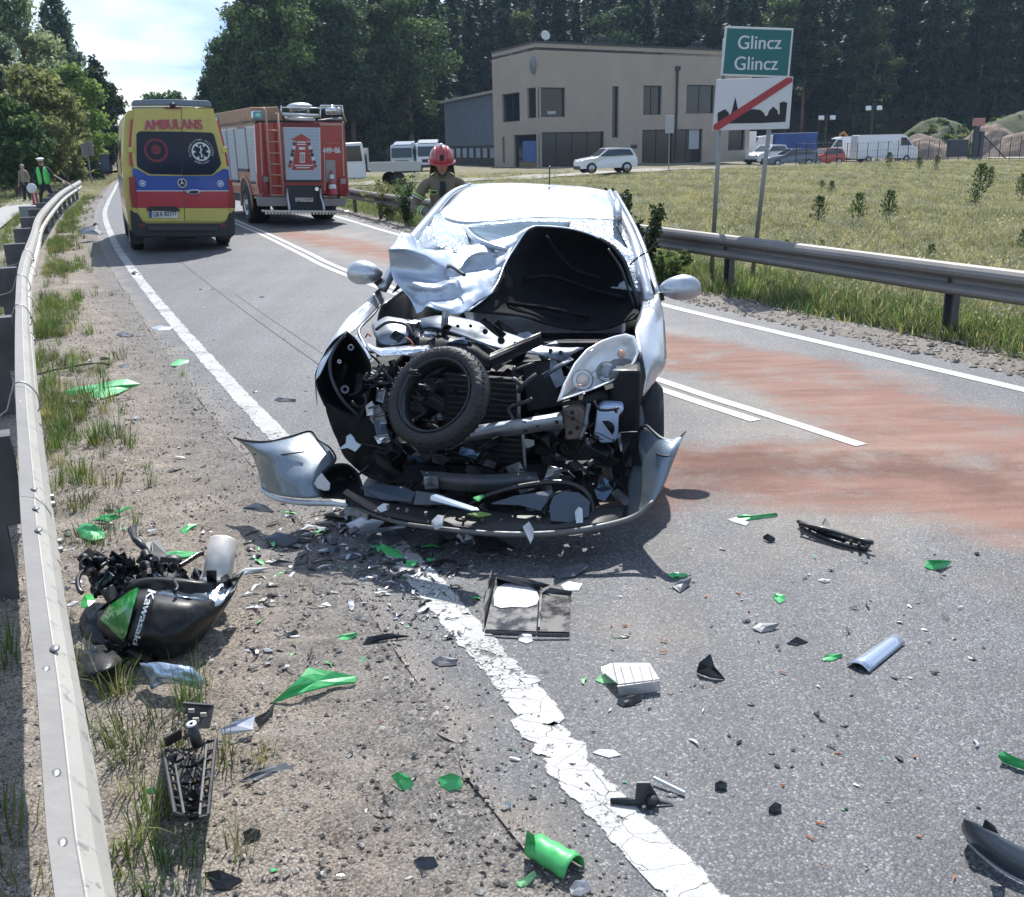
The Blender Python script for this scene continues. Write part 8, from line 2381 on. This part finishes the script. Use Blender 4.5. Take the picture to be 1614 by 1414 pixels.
def channel(label,p0,p1,r,zc,m,name="fairing_channel",cat="fairing piece",a0=.1,a1=3.4,flare=1.1,ax=None):
 a,b=G(p0[0],p0[1],zc),G(p1[0],p1[1],zc)
 d_=(b-a).normalized();s_=d_.cross(Vector((0,0,1))).normalized()
 g=[]
 for i in range(9):
  t_=i/8;c=a.lerp(b,t_)
  g.append([c+(s_*cos(q_)+Vector((0,0,1))*sin(q_))*r*(1+(flare-1)*t_)*(1+.05*sin(i*2+q_*3))for q_ in np.linspace(a0,a1,11)])
 zmin=min(v.z for r_ in g for v in r_)
 for r_ in g:
  for v in r_:v.z-=zmin-.004
 return single(name,MB().grid(g),m,label,cat,smooth=True,th=.003)
channel("curled lime green half-tube lying on the sand near the bottom edge",(842,1325),(905,1362),.040,.04,M_GRN2)
S_("fairing_shard","upright green tab at the end of the curled half-tube","shard",[(826,1340,.01),(830,1308,.11),(842,1316,.09),(846,1340,.02)],M_GRN2,.004)
S_("fairing_shard","cupped green chip on the sand with a white inner edge, first of the pair","shard",[(617,1222,.02),(628,1216,.04),(646,1224,.04),(652,1236,.02),(640,1248,.005),(628,1238,.01)],M_GRN2,.005,bump_=.7)
S_("fairing_shard","cupped green chip on the sand with a dark corner, second of the pair","shard",[(690,1226,.02),(712,1218,.05),(726,1224,.03),(728,1240,.01),(708,1247,.005),(696,1240,.01)],M_GRN2,.005,bump_=.7)
S_("fairing_shard","pale green flat scrap below the curled half-tube","shard",[(813,1390,.01),(828,1382,.02),(842,1372,.03),(846,1378,.01),(832,1394,.005),(820,1398,.005)],mat("green_pale",(.25,.55,.25),.4),.004)
S_("fairing_shard","small green chip on the sand left of the tray frame","shard",[(220,1254),(232,1244,.02),(243,1239,.03),(246,1254)],M_GRN2,.004)
S_("fairing_shard","long green leaf-shaped sliver on the white line before the bumper","shard",[(584,860,.01),(604,858,.02),(626,866,.02),(637,880,.01),(618,878),(598,870)],M_GRN2,.004)
S_("fairing_shard","short green chip right after the leaf-shaped sliver on the white line","shard",[(637,886),(644,882,.02),(658,884,.02),(654,892),(642,895)],M_GRN2,.004)
S_("fairing_shard","green blade lying at the edge of the asphalt and sand","shard",[(515,1010),(540,1000,.02),(563,996,.02),(561,1003),(535,1014)],M_GRN2,.004)
S_("fairing_shard","green shard with black underside far out on the asphalt","shard",[(1457,893,.01),(1461,883,.03),(1480,882,.05),(1500,884,.02),(1492,893),(1470,898)],M_GRN2,.006,bump_=.5)
S_("fairing_shard","slim green and black arrow-shaped splinter near the powdered strip","shard",[(1160,818),(1163,812,.02),(1184,813,.02),(1224,808,.02),(1226,812),(1190,818),(1172,821)],M_GRN2,.005)
S_("plastic_shard","white flap joined to the arrow-shaped green splinter","shard",[(1148,819),(1160,815,.01),(1180,823,.01),(1176,828),(1160,824)],M_DWHT,.004)
S_("fairing_shard","green crescent cut by the edge of the picture on the asphalt","shard",[(1573,1190,.03),(1580,1183,.04),(1598,1192,.04),(1625,1203,.03),(1625,1214,.01),(1600,1208),(1580,1200)],M_GRN2,.006)
S_("fairing_shard","green claw-shaped chip in the middle of the far asphalt","shard",[(1218,941),(1222,935,.02),(1236,937,.02),(1238,946),(1228,951)],M_GRN2,.004)
S_("fairing_shard","thin green capsule-like sliver near the silver strip","shard",[(1296,1038),(1302,1032,.015),(1326,1030,.015),(1328,1034),(1312,1041),(1298,1041)],M_GRN2,.004)
S_("fairing_shard","green flat chip at the tip of the car's shadow","shard",[(1052,906),(1062,902,.015),(1084,904,.015),(1080,909),(1060,911)],M_GRN2,.004)
S_("fairing_shard","dull green scrap beside the clear lens box","shard",[(938,1072),(948,1062,.02),(968,1060,.02),(970,1076),(950,1077)],mat("green_pale",(.25,.55,.25),.4),.005)
def arch(label,name,cat,quad,h,m,th=.004,n=8):
 A_,B_,C_,D_=[G(x,y,.006)for x,y in quad]
 g=[]
 for i in range(n+1):
  t_=i/n;a=A_.lerp(B_,t_);b=D_.lerp(C_,t_)
  g.append([a.lerp(b,k/6)+Vector((0,0,h*4*(t_*(1-t_))**1.0))for k in range(7)])
 return single(name,MB().grid(g),m,label,cat,smooth=True,th=th)
arch("arched silver trim strip lying alone on the asphalt","trim_strip","trim strip",[(1335,1048),(1370,1060),(1426,1014),(1404,1003)],.022,mat("trim_silver_blue",(.50,.56,.66),.2,.6))
FD=Thing("fender_scrap","large curved black fender scrap cut by the picture's lower right edge","fender piece",tuple(G(1570,1350)[:2])+(0,),0)
g=smooth_grid([[FD.Mi@G(x,y,z)for x,y,z in r]for r in[[(1520,1290,.10),(1545,1300,.10),(1590,1325,.09),(1640,1350,.08)],[(1516,1305,.05),(1542,1325,.06),(1585,1350,.06),(1640,1378,.05)],[(1525,1325,.01),(1545,1345,.01),(1585,1375,.01),(1640,1402,.01)]]],5,4)
FD.part("shell",MB().grid(g),mat("fender_bluegrey",(.045,.055,.068),.3,coat=.5),True,th=.005)
FD.part("tab",MB().poly([FD.Mi@G(x,y,z)for x,y,z in((1548,1304,.11),(1552,1292,.17),(1566,1302,.13),(1572,1314,.10))],(.004,0,0)),M_DBLK)
FD.part("flange",MB().tube([v for v in g[-1]],.005,5),M_DSIL,True)
GB=Thing("grille_bar","long black plastic grille bar lying near the edge of the powdered strip","grille piece",tuple(G(1315,850)[:2])+(0,),0)
gb=lambda x,y,z:GB.Mi@G(x,y,z)
for pts in([(1258,822,.03),(1290,835,.04),(1330,848,.04),(1372,860,.02)],[(1262,830,.02),(1292,845,.02),(1325,857,.02),(1366,866,.01)],[(1260,826,.05),(1300,834,.06),(1340,846,.05),(1376,856,.05)]):
 GB.part("rail",MB().tube(catmull([gb(*q_)for q_ in pts],3),.011,6),M_DBLK,True)
for k in range(9):
 t_=k/8
 GB.part("bar",MB().tube([gb(1262+105*t_,824+36*t_,.05),gb(1264+103*t_,832+34*t_,.02)],.008,5),M_DBLK)
GB.part("mount_tab",MB().poly([gb(1296,828,.07),gb(1302,818,.09),(gb(1310,830,.07))],(0,.012,0)),M_DBLK)
GB.part("web",MB().poly([gb(1268,828,.03),gb(1300,836,.035),gb(1340,850,.035),gb(1330,856,.02),gb(1295,846,.02),gb(1268,834,.02)],(0,0,.006)),M_DBLK)
BX=Thing("open_box","black open plastic box lid lying on the asphalt with a painted-in sheen inside","plastic box",tuple(G(830,985)[:2])+(0,),0)
bx=lambda x,y,z:BX.Mi@G(x,y,z)
MBX=mat("box_black",(.03,.032,.036),.16,coat=.5,dirt=.15,vscale=20)
BX.part("floor",MB().poly([bx(765,994,.012),bx(845,997,.012),bx(850,930,.012),bx(782,912,.012)],(0,0,.006)),mat("box_inner",(.07,.075,.085),.16,.3,dirt=.3,vscale=24))
BX.part("floor",MB().poly([bx(847,997,.012),bx(897,998,.012),bx(900,940,.012),bx(853,936,.012)],(0,0,.006)),MBX)
BX.part("wall",MB().poly([bx(763,992,.012),bx(782,912,.012),bx(776,899,.07),bx(764,945,.07)],(-.006,0,0)),MBX)
BX.part("wall",MB().poly([bx(782,912,.012),bx(850,930,.012),bx(868,922,.055),bx(830,912,.06),bx(800,908,.06),bx(784,912,.05)],(0,.006,0)),MBX)
BX.part("wall",MB().poly([bx(853,936,.012),bx(900,940,.012),bx(902,932,.035),bx(868,926,.04)],(0,.006,0)),MBX)
BX.part("painted_sheen",MB().poly([bx(779,955,.020),bx(778,938,.020),bx(784,926,.020),bx(797,920,.020),bx(815,920,.020),bx(832,925,.020),bx(846,932,.020),bx(850,944,.020),bx(846,953,.020),bx(830,958,.020),bx(806,957,.020),bx(790,959,.020)],(0,0,.002)),mat("box_bright",(.66,.67,.68),.25,.2,var=.15,vscale=30))  # bright reflection on the box floor, put in as a pale sheet
BX.part("divider",MB().poly([bx(846,997,.012),bx(850,932,.012),bx(852,926,.045),bx(848,988,.03)],(.008,0,0)),MBX)
BX.part("front_lip",MB().tube([bx(764,996,.015),bx(800,997,.018),bx(850,1000,.018),bx(898,1001,.015)],.006,5),MBX)
S_("plastic_shard","small white clip touching the front of the black open box","clip",[(817,1003),(822,998,.02),(838,1000,.02),(840,1010),(830,1014),(818,1010)],M_DWHT,.006)
LB=Thing("lens_cover","clear boxy lens cover lying on the asphalt beside a green scrap","lens cover",tuple(G(1000,1080)[:2])+(0,),0)
lb=lambda x,y,z:LB.Mi@G(x,y,z)
MLB=mat("lens_frosted",(.62,.60,.58),.25,trans=.35,alpha=.85,coat=.5,var=.08,vscale=20)
LB.part("top",MB().poly([lb(966,1046,.045),lb(1024,1046,.05),lb(1040,1072,.045),lb(974,1080,.045)],(0,0,.005)),MLB,bv=.002)
LB.part("front",MB().poly([lb(973,1082,.045),lb(1040,1073,.045),lb(1041,1090,.005),lb(976,1096,.005)],(0,.005,0)),MLB)
LB.part("flange",MB().poly([lb(948,1054,.035),lb(966,1047,.04),lb(975,1080,.04),lb(952,1062,.03)],(0,0,.004)),MLB)
for k in range(4):LB.part("rib",MB().tube([lb(978+k*15,1050,.055),lb(986+k*15,1077,.052)],.0015,4),MLB)
S_("plastic_shard","dark shredded scrap just in front of the clear lens cover","shard",[(972,1108),(985,1098,.02),(1003,1095,.03),(1012,1104,.01),(996,1112),(982,1114)],M_DBLK,.006,bump_=.8)
MP=Thing("mount_bracket","dark metallic bracket resting on the cracked white line near the bottom","bracket",tuple(G(1020,1262)[:2])+(0,),0)
mp_=lambda x,y,z:MP.Mi@G(x,y,z)
MP.part("tube",MB().tube([mp_(962,1262,.012),mp_(1000,1263,.016),mp_(1012,1262,.018)],[.008,.012,.014],10),M_ENGD,True)
MP.part("plate",MB().poly([mp_(1000,1270,.01),mp_(1004,1234,.07),mp_(1024,1234,.07),mp_(1040,1262,.015),mp_(1062,1268,.005)],(0,.008,0)),M_DBLK)
MP.part("boss",MB().ell(mp_(1028,1262,.02),(.02,.02,.018),12,8),M_ENGD,True)
loc_a,loc_b=G(1030,1226,.02),G(1079,1250,.01)
single("white_rod",MB().tube([loc_a,loc_b],.006,6),M_DWHT,"thin white rod lying beside the dark bracket on the asphalt","rod")
S_("steel_bracket","silver and black strap lying between tray frame and green triangle","strap",[(345,1150,.03),(372,1136,.05),(402,1128,.05),(398,1150,.03),(350,1158,.02)],M_DSIL,.004,bump_=.1)
S_("steel_bracket","dark end of the strap pointing to the green triangle","strap",[(400,1132,.045),(420,1122,.03),(432,1108,.01),(430,1126,.005),(408,1146,.01)],M_DBLK,.004)
S_("grey_strip","flat grey strip lying on the sand to the right of the tray frame","strip",[(377,1232,.005),(400,1218,.02),(432,1206,.02),(450,1202,.02),(466,1214,.005),(440,1218,.005),(405,1230,.005)],M_DGRY,.004,bump_=.1)
S_("black_scrap","black folded scrap on the sand near the bottom edge","scrap",[(322,1375,.04),(345,1371,.05),(382,1386,.01),(358,1402,.005),(338,1400,.01)],M_DBLK,.008,bump_=.5)
S_("black_scrap","small black lump on the sand above the folded scrap","lump",[(383,1312,.03),(395,1305,.04),(410,1308,.03),(409,1322,.01),(392,1326,.01)],M_DBLK,.02,bump_=.6)
S_("plastic_shard","oval grey chip near the picture's bottom edge on the sand","shard",[(652,1356,.01),(662,1350,.03),(684,1350,.03),(690,1362,.01),(676,1370),(656,1368)],M_DGRY,.008,bump_=.6)
S_("plastic_shard","pale grey stone-like chip at the very bottom of the verge","shard",[(898,1400,.01),(906,1388,.03),(925,1386,.03),(932,1402,.01),(915,1412),(900,1410)],mat("pale_chip",(.45,.43,.42),.6),.02,bump_=.6)
S_("black_scrap","upright black fin-shaped shard on the open asphalt","shard",[(1098,1058,.01),(1102,1044,.05),(1120,1030,.08),(1126,1050,.05),(1143,1070,.005),(1120,1066,.01)],M_DBLK,.006,bump_=.3)
S_("plastic_shard","grey boat-shaped chip on the asphalt above the fin-shaped shard","shard",[(1186,990,.01),(1198,982,.02),(1228,982,.02),(1218,994),(1200,997)],M_DGRY,.005)
S_("plastic_shard","dark grey lozenge beside the tip of the car's shadow","shard",[(1059,924,.01),(1072,914,.03),(1090,910,.03),(1086,922,.01),(1072,934,.005)],M_DGRY,.006)
S_("black_scrap","jagged black scrap with prongs below the silver bonnet side","scrap",[(1240,1014),(1256,1003,.03),(1274,1012),(1256,1017)],M_DBLK,.005)
S_("black_scrap","black clip and green tip near the grille bar","scrap",[(1203,845,.02),(1210,841,.04),(1222,848,.02),(1216,855)],M_DBLK,.015)
S_("black_scrap","crumpled black lump on the asphalt near the bottom right","lump",[(1212,1272,.02),(1222,1264,.03),(1232,1268,.02),(1228,1280),(1218,1282)],M_DBLK,.02,bump_=.7)
S_("black_scrap","small black cube-like bit above the crumpled black lump","lump",[(1127,1234,.02),(1136,1230,.03),(1146,1234,.02),(1144,1244),(1130,1245)],M_DBLK,.02,bump_=.6)
S_("black_scrap","dark winged scrap lying beyond the ambulance side of the verge","scrap",[(122,364,.05),(145,356,.06),(162,366,.04),(158,370),(140,370),(124,369)],M_DBLK,.03,bump_=.6)
S_("black_scrap","tangle of black plastic upright beside the winged scrap","scrap",[(143,358,.1),(150,350,.22),(156,354,.12),(160,364,.02),(148,366,.02)],M_DBLK,.03,bump_=.6)
S_("black_scrap","dark bit lying on the edge line behind the ambulance","scrap",[(207,430,.03),(212,427,.05),(221,431,.02),(214,434)],M_DBLK,.02,bump_=.6)
S_("plastic_shard","flat silver leaf by the white line far along the verge","shard",[(237,517),(252,513,.02),(273,516,.02),(268,520),(248,521)],M_DSIL,.006)
S_("plastic_shard","dark elongated scrap on the asphalt between the lanes","shard",[(432,630),(440,626,.02),(466,629,.02),(466,633),(440,633)],M_DBLK,.01)
S_("plastic_shard","dark boat-shaped scrap on the far sandy verge","shard",[(181,527),(190,523,.02),(210,526,.02),(206,531),(190,531)],M_DBLK,.01)
S_("plastic_shard","grey double plate near the far sandy verge","shard",[(186,577),(196,573,.01),(212,575,.01),(208,579),(192,580)],M_DGRY,.006)
S_("white_shard","light blue panel leaning behind the guardrail at the picture edge","panel piece",[(-12,800,.25),(4,790,.30),(36,788,.28),(37,826,.05),(20,812,.08)],mat("panel_ice",(.45,.52,.58),.4),.006,bump_=.1)
S_("white_shard","white diamond-shaped flake beside the cracked line","shard",[(934,1186),(944,1181,.01),(968,1182,.01),(978,1190),(960,1194)],M_DWHT,.005)
S_("white_shard","white and blue tipped chip on the line below the open box","shard",[(818,1068,.01),(826,1063,.02),(846,1066,.02),(853,1073,.01),(830,1080)],M_DWHT,.005)
S_("white_shard","white rectangular flake between silencer and silver shard","shard",[(372,906,.01),(386,895,.03),(426,894,.03),(404,902,.01),(380,908)],M_DWHT,.005)
S_("white_shard","small white bolt head lying on the sand","bolt",[(793,1268),(798,1262,.02),(806,1264,.02),(806,1272),(798,1275)],M_DWHT,.01)
S_("grey_shard","grey pointed plate on the gravel below the bumper's near corner","panel piece",[(383,800,.02),(402,792,.04),(418,796,.04),(432,806,.02),(412,810),(392,806)],M_DGRY,.006)
S_("grey_shard","ragged dark panel scrap on the gravel next to the pointed plate","panel piece",[(418,848,.02),(436,838,.04),(456,842,.04),(470,852,.02),(450,862),(430,858)],M_DGRY,.01,bump_=.6)
S_("grey_shard","dark curved scrap beside the silencer on the gravel","panel piece",[(424,890,.01),(440,882,.03),(460,886,.02),(474,876,.03),(486,870,.03),(484,888,.01),(452,896)],M_DBLK,.008,bump_=.3)
S_("silver_shard","wide silver-grey plate half under the fallen bumper on the line","panel piece",[(545,826,.02),(572,814,.04),(606,822,.04),(590,836,.01),(560,840,.01)],M_DSIL,.006)
S_("silver_shard","dark folded panel lying on the line behind the green sliver","panel piece",[(578,852,.02),(584,842,.06),(614,836,.05),(636,848,.02),(612,860,.01)],M_DGRY,.008)
S_("silver_shard","long thin rod-like edge across the debris on the line","strip",[(566,842,.02),(600,832,.03),(640,826,.03),(638,831,.02),(602,838,.01)],M_DSIL,.004)
S_("grey_shard","dark flat panel right of the line in front of the open box","panel piece",[(870,905,.01),(890,896,.03),(915,888,.04),(930,892,.02),(905,908,.01),(880,912)],M_DGRY,.006)
S_("grey_shard","white bar beneath the dark flat panel near the open box","strip",[(884,922),(896,916,.01),(918,920,.01),(912,930),(890,930)],M_DWHT,.005)
S_("grey_shard","curved black strip left of the line beyond the sand","strip",[(570,1018,.005),(580,1004,.03),(612,998,.03),(645,1002,.01),(610,1006,.01),(586,1012,.005)],M_DBLK,.006)
S_("grey_shard","grey plate below the curved black strip by the line","panel piece",[(680,1042,.005),(694,1034,.02),(722,1038,.02),(718,1048,.005),(692,1050)],M_DGRY,.005)
S_("grey_shard","black twig-like rod on the sand near the motorcycle","strip",[(418,1014),(440,1004,.015),(466,992,.02),(470,996,.01),(444,1010),(422,1018)],M_DBLK,.006)
S_("fairing_shard","half green half white cupped chip on the gravel above the silencer","shard",[(284,836,.01),(296,826,.03),(312,826,.02),(300,834,.01),(292,842)],M_GRN2,.006,bump_=.5)
single("rubber_strip",MB().tube(catmull([G(x,y,z)for x,y,z in((48,592,.02),(80,584,.02),(110,579,.03),(135,574,.05),(158,572,.04),(172,575,.02))],4),.010,6),M_ENGD,"long thin dark rubber strip lying across the verge to the guardrail","strip",smooth=True)
chip_data={}
def chip_mesh(kind,i):
 key=(kind,i)
 if key in chip_data:return chip_data[key]
 r=random.Random(hash(key)%9973 if False else i*31+len(kind)*7)
 n=r.choice([3,4,5,6]);a0=r.uniform(0,6)
 st_=r.uniform(.22,.85)
 ring=[]
 for k in range(n):
  a_=a0+2*pi*k/n+r.uniform(-.35,.35);q_=r.uniform(.55,1.15)
  ring.append(Vector((cos(a_)*q_,sin(a_)*q_*st_,r.uniform(.04,.38))))
 c=Vector((0,0,r.uniform(.2,.5)))
 mb=MB().add(ring+[c]+[v-Vector((0,0,.12))for v in ring],[(k,(k+1)%n,n)for k in range(n)]+[((k+1)%n,k,n+1+k,n+1+(k+1)%n)for k in range(n)]+[tuple(reversed(range(n+1,2*n+1)))])
 m={"black":M_DBLK,"grey":M_DGRY,"silver":M_DSIL,"white":M_DWHT,"green":M_GRN2,"orange":M_DORG}[kind]
 chip_data[key]=mb.data(kind+"_chip",m)
 return chip_data[key]
rc=random.Random(99)
zones=[("on the gravel and line right in front of the torn bumper",(430,760,815,910),dict(black=40,grey=30,silver=14,white=14,green=5),(5,19)),("in the heap of fragments right before the bumper",(500,800,802,880),dict(black=13,grey=12,silver=6,white=3),(20,44)),("on the asphalt edge between bumper and open box",(560,780,880,1000),dict(black=22,grey=16,silver=4,white=8,green=5),(4,13)),("on the sandy verge between silencer and white line",(385,600,860,1060),dict(black=18,grey=12,silver=3,white=5,green=4),(5,14)),("on the open asphalt right of the white line",(760,1560,850,1300),dict(black=52,grey=18,silver=6,white=9,green=6),(4,11)),("on the sand in front of the motorcycle wreck",(330,780,1080,1400),dict(black=22,grey=7,white=4,green=2),(5,13)),("on the far part of the sandy verge",(110,420,560,840),dict(black=24,grey=12,silver=2,white=6,green=3),(4,13)),("in the grass and sand beside the motorcycle wreck",(100,400,830,960),dict(black=8,grey=5,silver=3,white=4,green=4),(6,16)),("on the near lane beyond the wrecked car",(230,500,400,680),dict(black=7,grey=2),(3,8)),]
i_=0
avoid=[(762,902,898,1002),(938,1042,1040,1098),(130,376,846,1096),(250,345,1100,1300),(820,920,1300,1376)]
for place,(xa,xb,ya,yb),kinds,(sa,sb)in zones:
 for kind,cnt in kinds.items():
  for k in range(int(cnt*1.45)):
   for _ in range(20):
    x,y=rc.uniform(xa,xb),rc.uniform(ya,yb)
    if place.startswith("on the sandy verge between")and x>385+(y-800)*.9:continue
    if place.startswith("on the sand in front")and x>560+(y-1080)*.85:continue
    if place.startswith("on the far part")and x>210+(y-500)*.75:continue
    if place.startswith("on the near lane")and x<250+(y-450)*.9:continue
    if any(a_-6<x<b_+6 and c_-6<y<d_+6 for a_,b_,c_,d_ in avoid):continue
    break
   p=G(x,y);dist=(p-CAM).length
   s_=rc.uniform(sa,sb)*(rc.random()**.7*.8+.3)*.5*dist/FPX*1.75
   o=ob(kind+"_chip",chip_mesh(kind,rc.randrange(9)),None,(p.x,p.y,.002))
   o.scale=(s_,s_,s_*rc.uniform(.5,1.1));o.rotation_euler=(0,0,rc.uniform(0,6.28))
   tag(o,"small %s plastic chip %s"%(kind if kind!="silver" else "silvery",place),"chip","small %s chips %s"%(kind,place))
   i_+=1
for(x,y)in((1163,936),(1113,942),(1180,964),(1300,962),(1372,947),(930,990),(964,988),(985,988),(1045,1030),(1235,1062),(1322,1190),(1442,1194),(1234,1240),(1292,1300),(1276,1322),(1448,1320),(1302,1368),(1504,1386),(602,1141),(1020,928),(748,948),(1046,1012)):
 p=G(x,y);s_=rc.uniform(.012,.02)
 o=ob("orange_chip",chip_mesh("orange",rc.randrange(9)),None,(p.x,p.y,.003));o.scale=(s_,s_*.7,s_);o.rotation_euler=(0,0,rc.uniform(0,6))
 tag(o,"rust-orange crumb of plastic lying on the asphalt","crumb","rust-orange crumbs scattered on the asphalt")
def splinter_mesh(kind,i):
 r=random.Random(i*17+len(kind));n=5;top=[];w_=r.uniform(.10,.28);bend=r.uniform(-.5,.5)
 for k in range(n):
  t_=k/(n-1)*2-1;z=.10+.22*r.random()*(1-t_*t_)+.12*r.random()
  ww=w_*(1-abs(t_)**3*r.uniform(.3,1))
  top+=[Vector((t_,bend*t_*t_-ww,z)),Vector((t_,bend*t_*t_+ww,z+r.uniform(-.08,.12)))]
 mb=MB().add(top,[(2*k,2*k+2,2*k+3,2*k+1)for k in range(n-1)])
 mb.add([v-Vector((0,0,.06))for v in top],[(2*k+1,2*k+3,2*k+2,2*k)for k in range(n-1)])
 e_=[(2*k,2*k+2)for k in range(n-1)]+[(2*n-2,2*n-1)]+[(2*k+3,2*k+1)for k in reversed(range(n-1))]+[(1,0)]
 for a_,b_ in e_:mb.f.append((b_,a_,a_+2*n,b_+2*n));mb.mi.append(0)
 return mb.data(kind+"_splinter",{"black":M_DBLK,"grey":M_DGRY,"silver":M_DSIL,"green":M_GRN2,"white":M_DWHT}[kind])
spl={(k,i):splinter_mesh(k,i)for k in("black","grey","silver","green","white")for i in range(6)}
for place,(xa,xb,ya,yb),kinds,(sa,sb)in[("scattered before the torn bumper",(400,800,800,960),dict(black=34,grey=30,silver=12,white=8,green=4),(12,36)),("on the white line's upper part",(560,780,850,1010),dict(black=18,grey=16,silver=6,white=10),(10,28)),("on the verge around the wreck of the motorcycle",(150,560,800,1060),dict(black=20,grey=12,silver=4,white=4,green=5),(12,30)),("on the open lane",(800,1580,850,1380),dict(black=16,grey=8,silver=3,white=3,green=2),(8,22)),("on the lower verge",(350,760,1080,1400),dict(black=8,grey=5,white=2),(10,22)),("far along the verge",(130,400,520,800),dict(black=12,grey=6,silver=2),(8,22))]:
 for kind,cnt in kinds.items():
  for k in range(cnt):
   for _ in range(20):
    x,y=rc.uniform(xa,xb),rc.uniform(ya,yb)
    if place.startswith("on the white line")and abs(x-(560+(y-830)*.78))>45:continue
    if place.startswith("on the lower")and x>560+(y-1080)*.85:continue
    if place.startswith("far")and x>210+(y-500)*.75:continue
    if any(a_-10<x<b_+10 and c_-10<y<d_+10 for a_,b_,c_,d_ in avoid):continue
    break
   p=G(x,y);dist=(p-CAM).length;s_=rc.uniform(sa,sb)*.5*dist/FPX
   o=ob(kind+"_splinter",spl[(kind,rc.randrange(6))],None,(p.x,p.y,.004))
   o.scale=(s_,s_,s_*rc.uniform(.6,1.3));o.rotation_euler=(rc.uniform(-.1,.1),rc.uniform(-.15,.15),rc.uniform(0,6.28))
   tag(o,"narrow %s plastic splinter %s"%(kind if kind!="silver" else "silvery",place),"splinter","narrow %s splinters %s"%(kind,place))
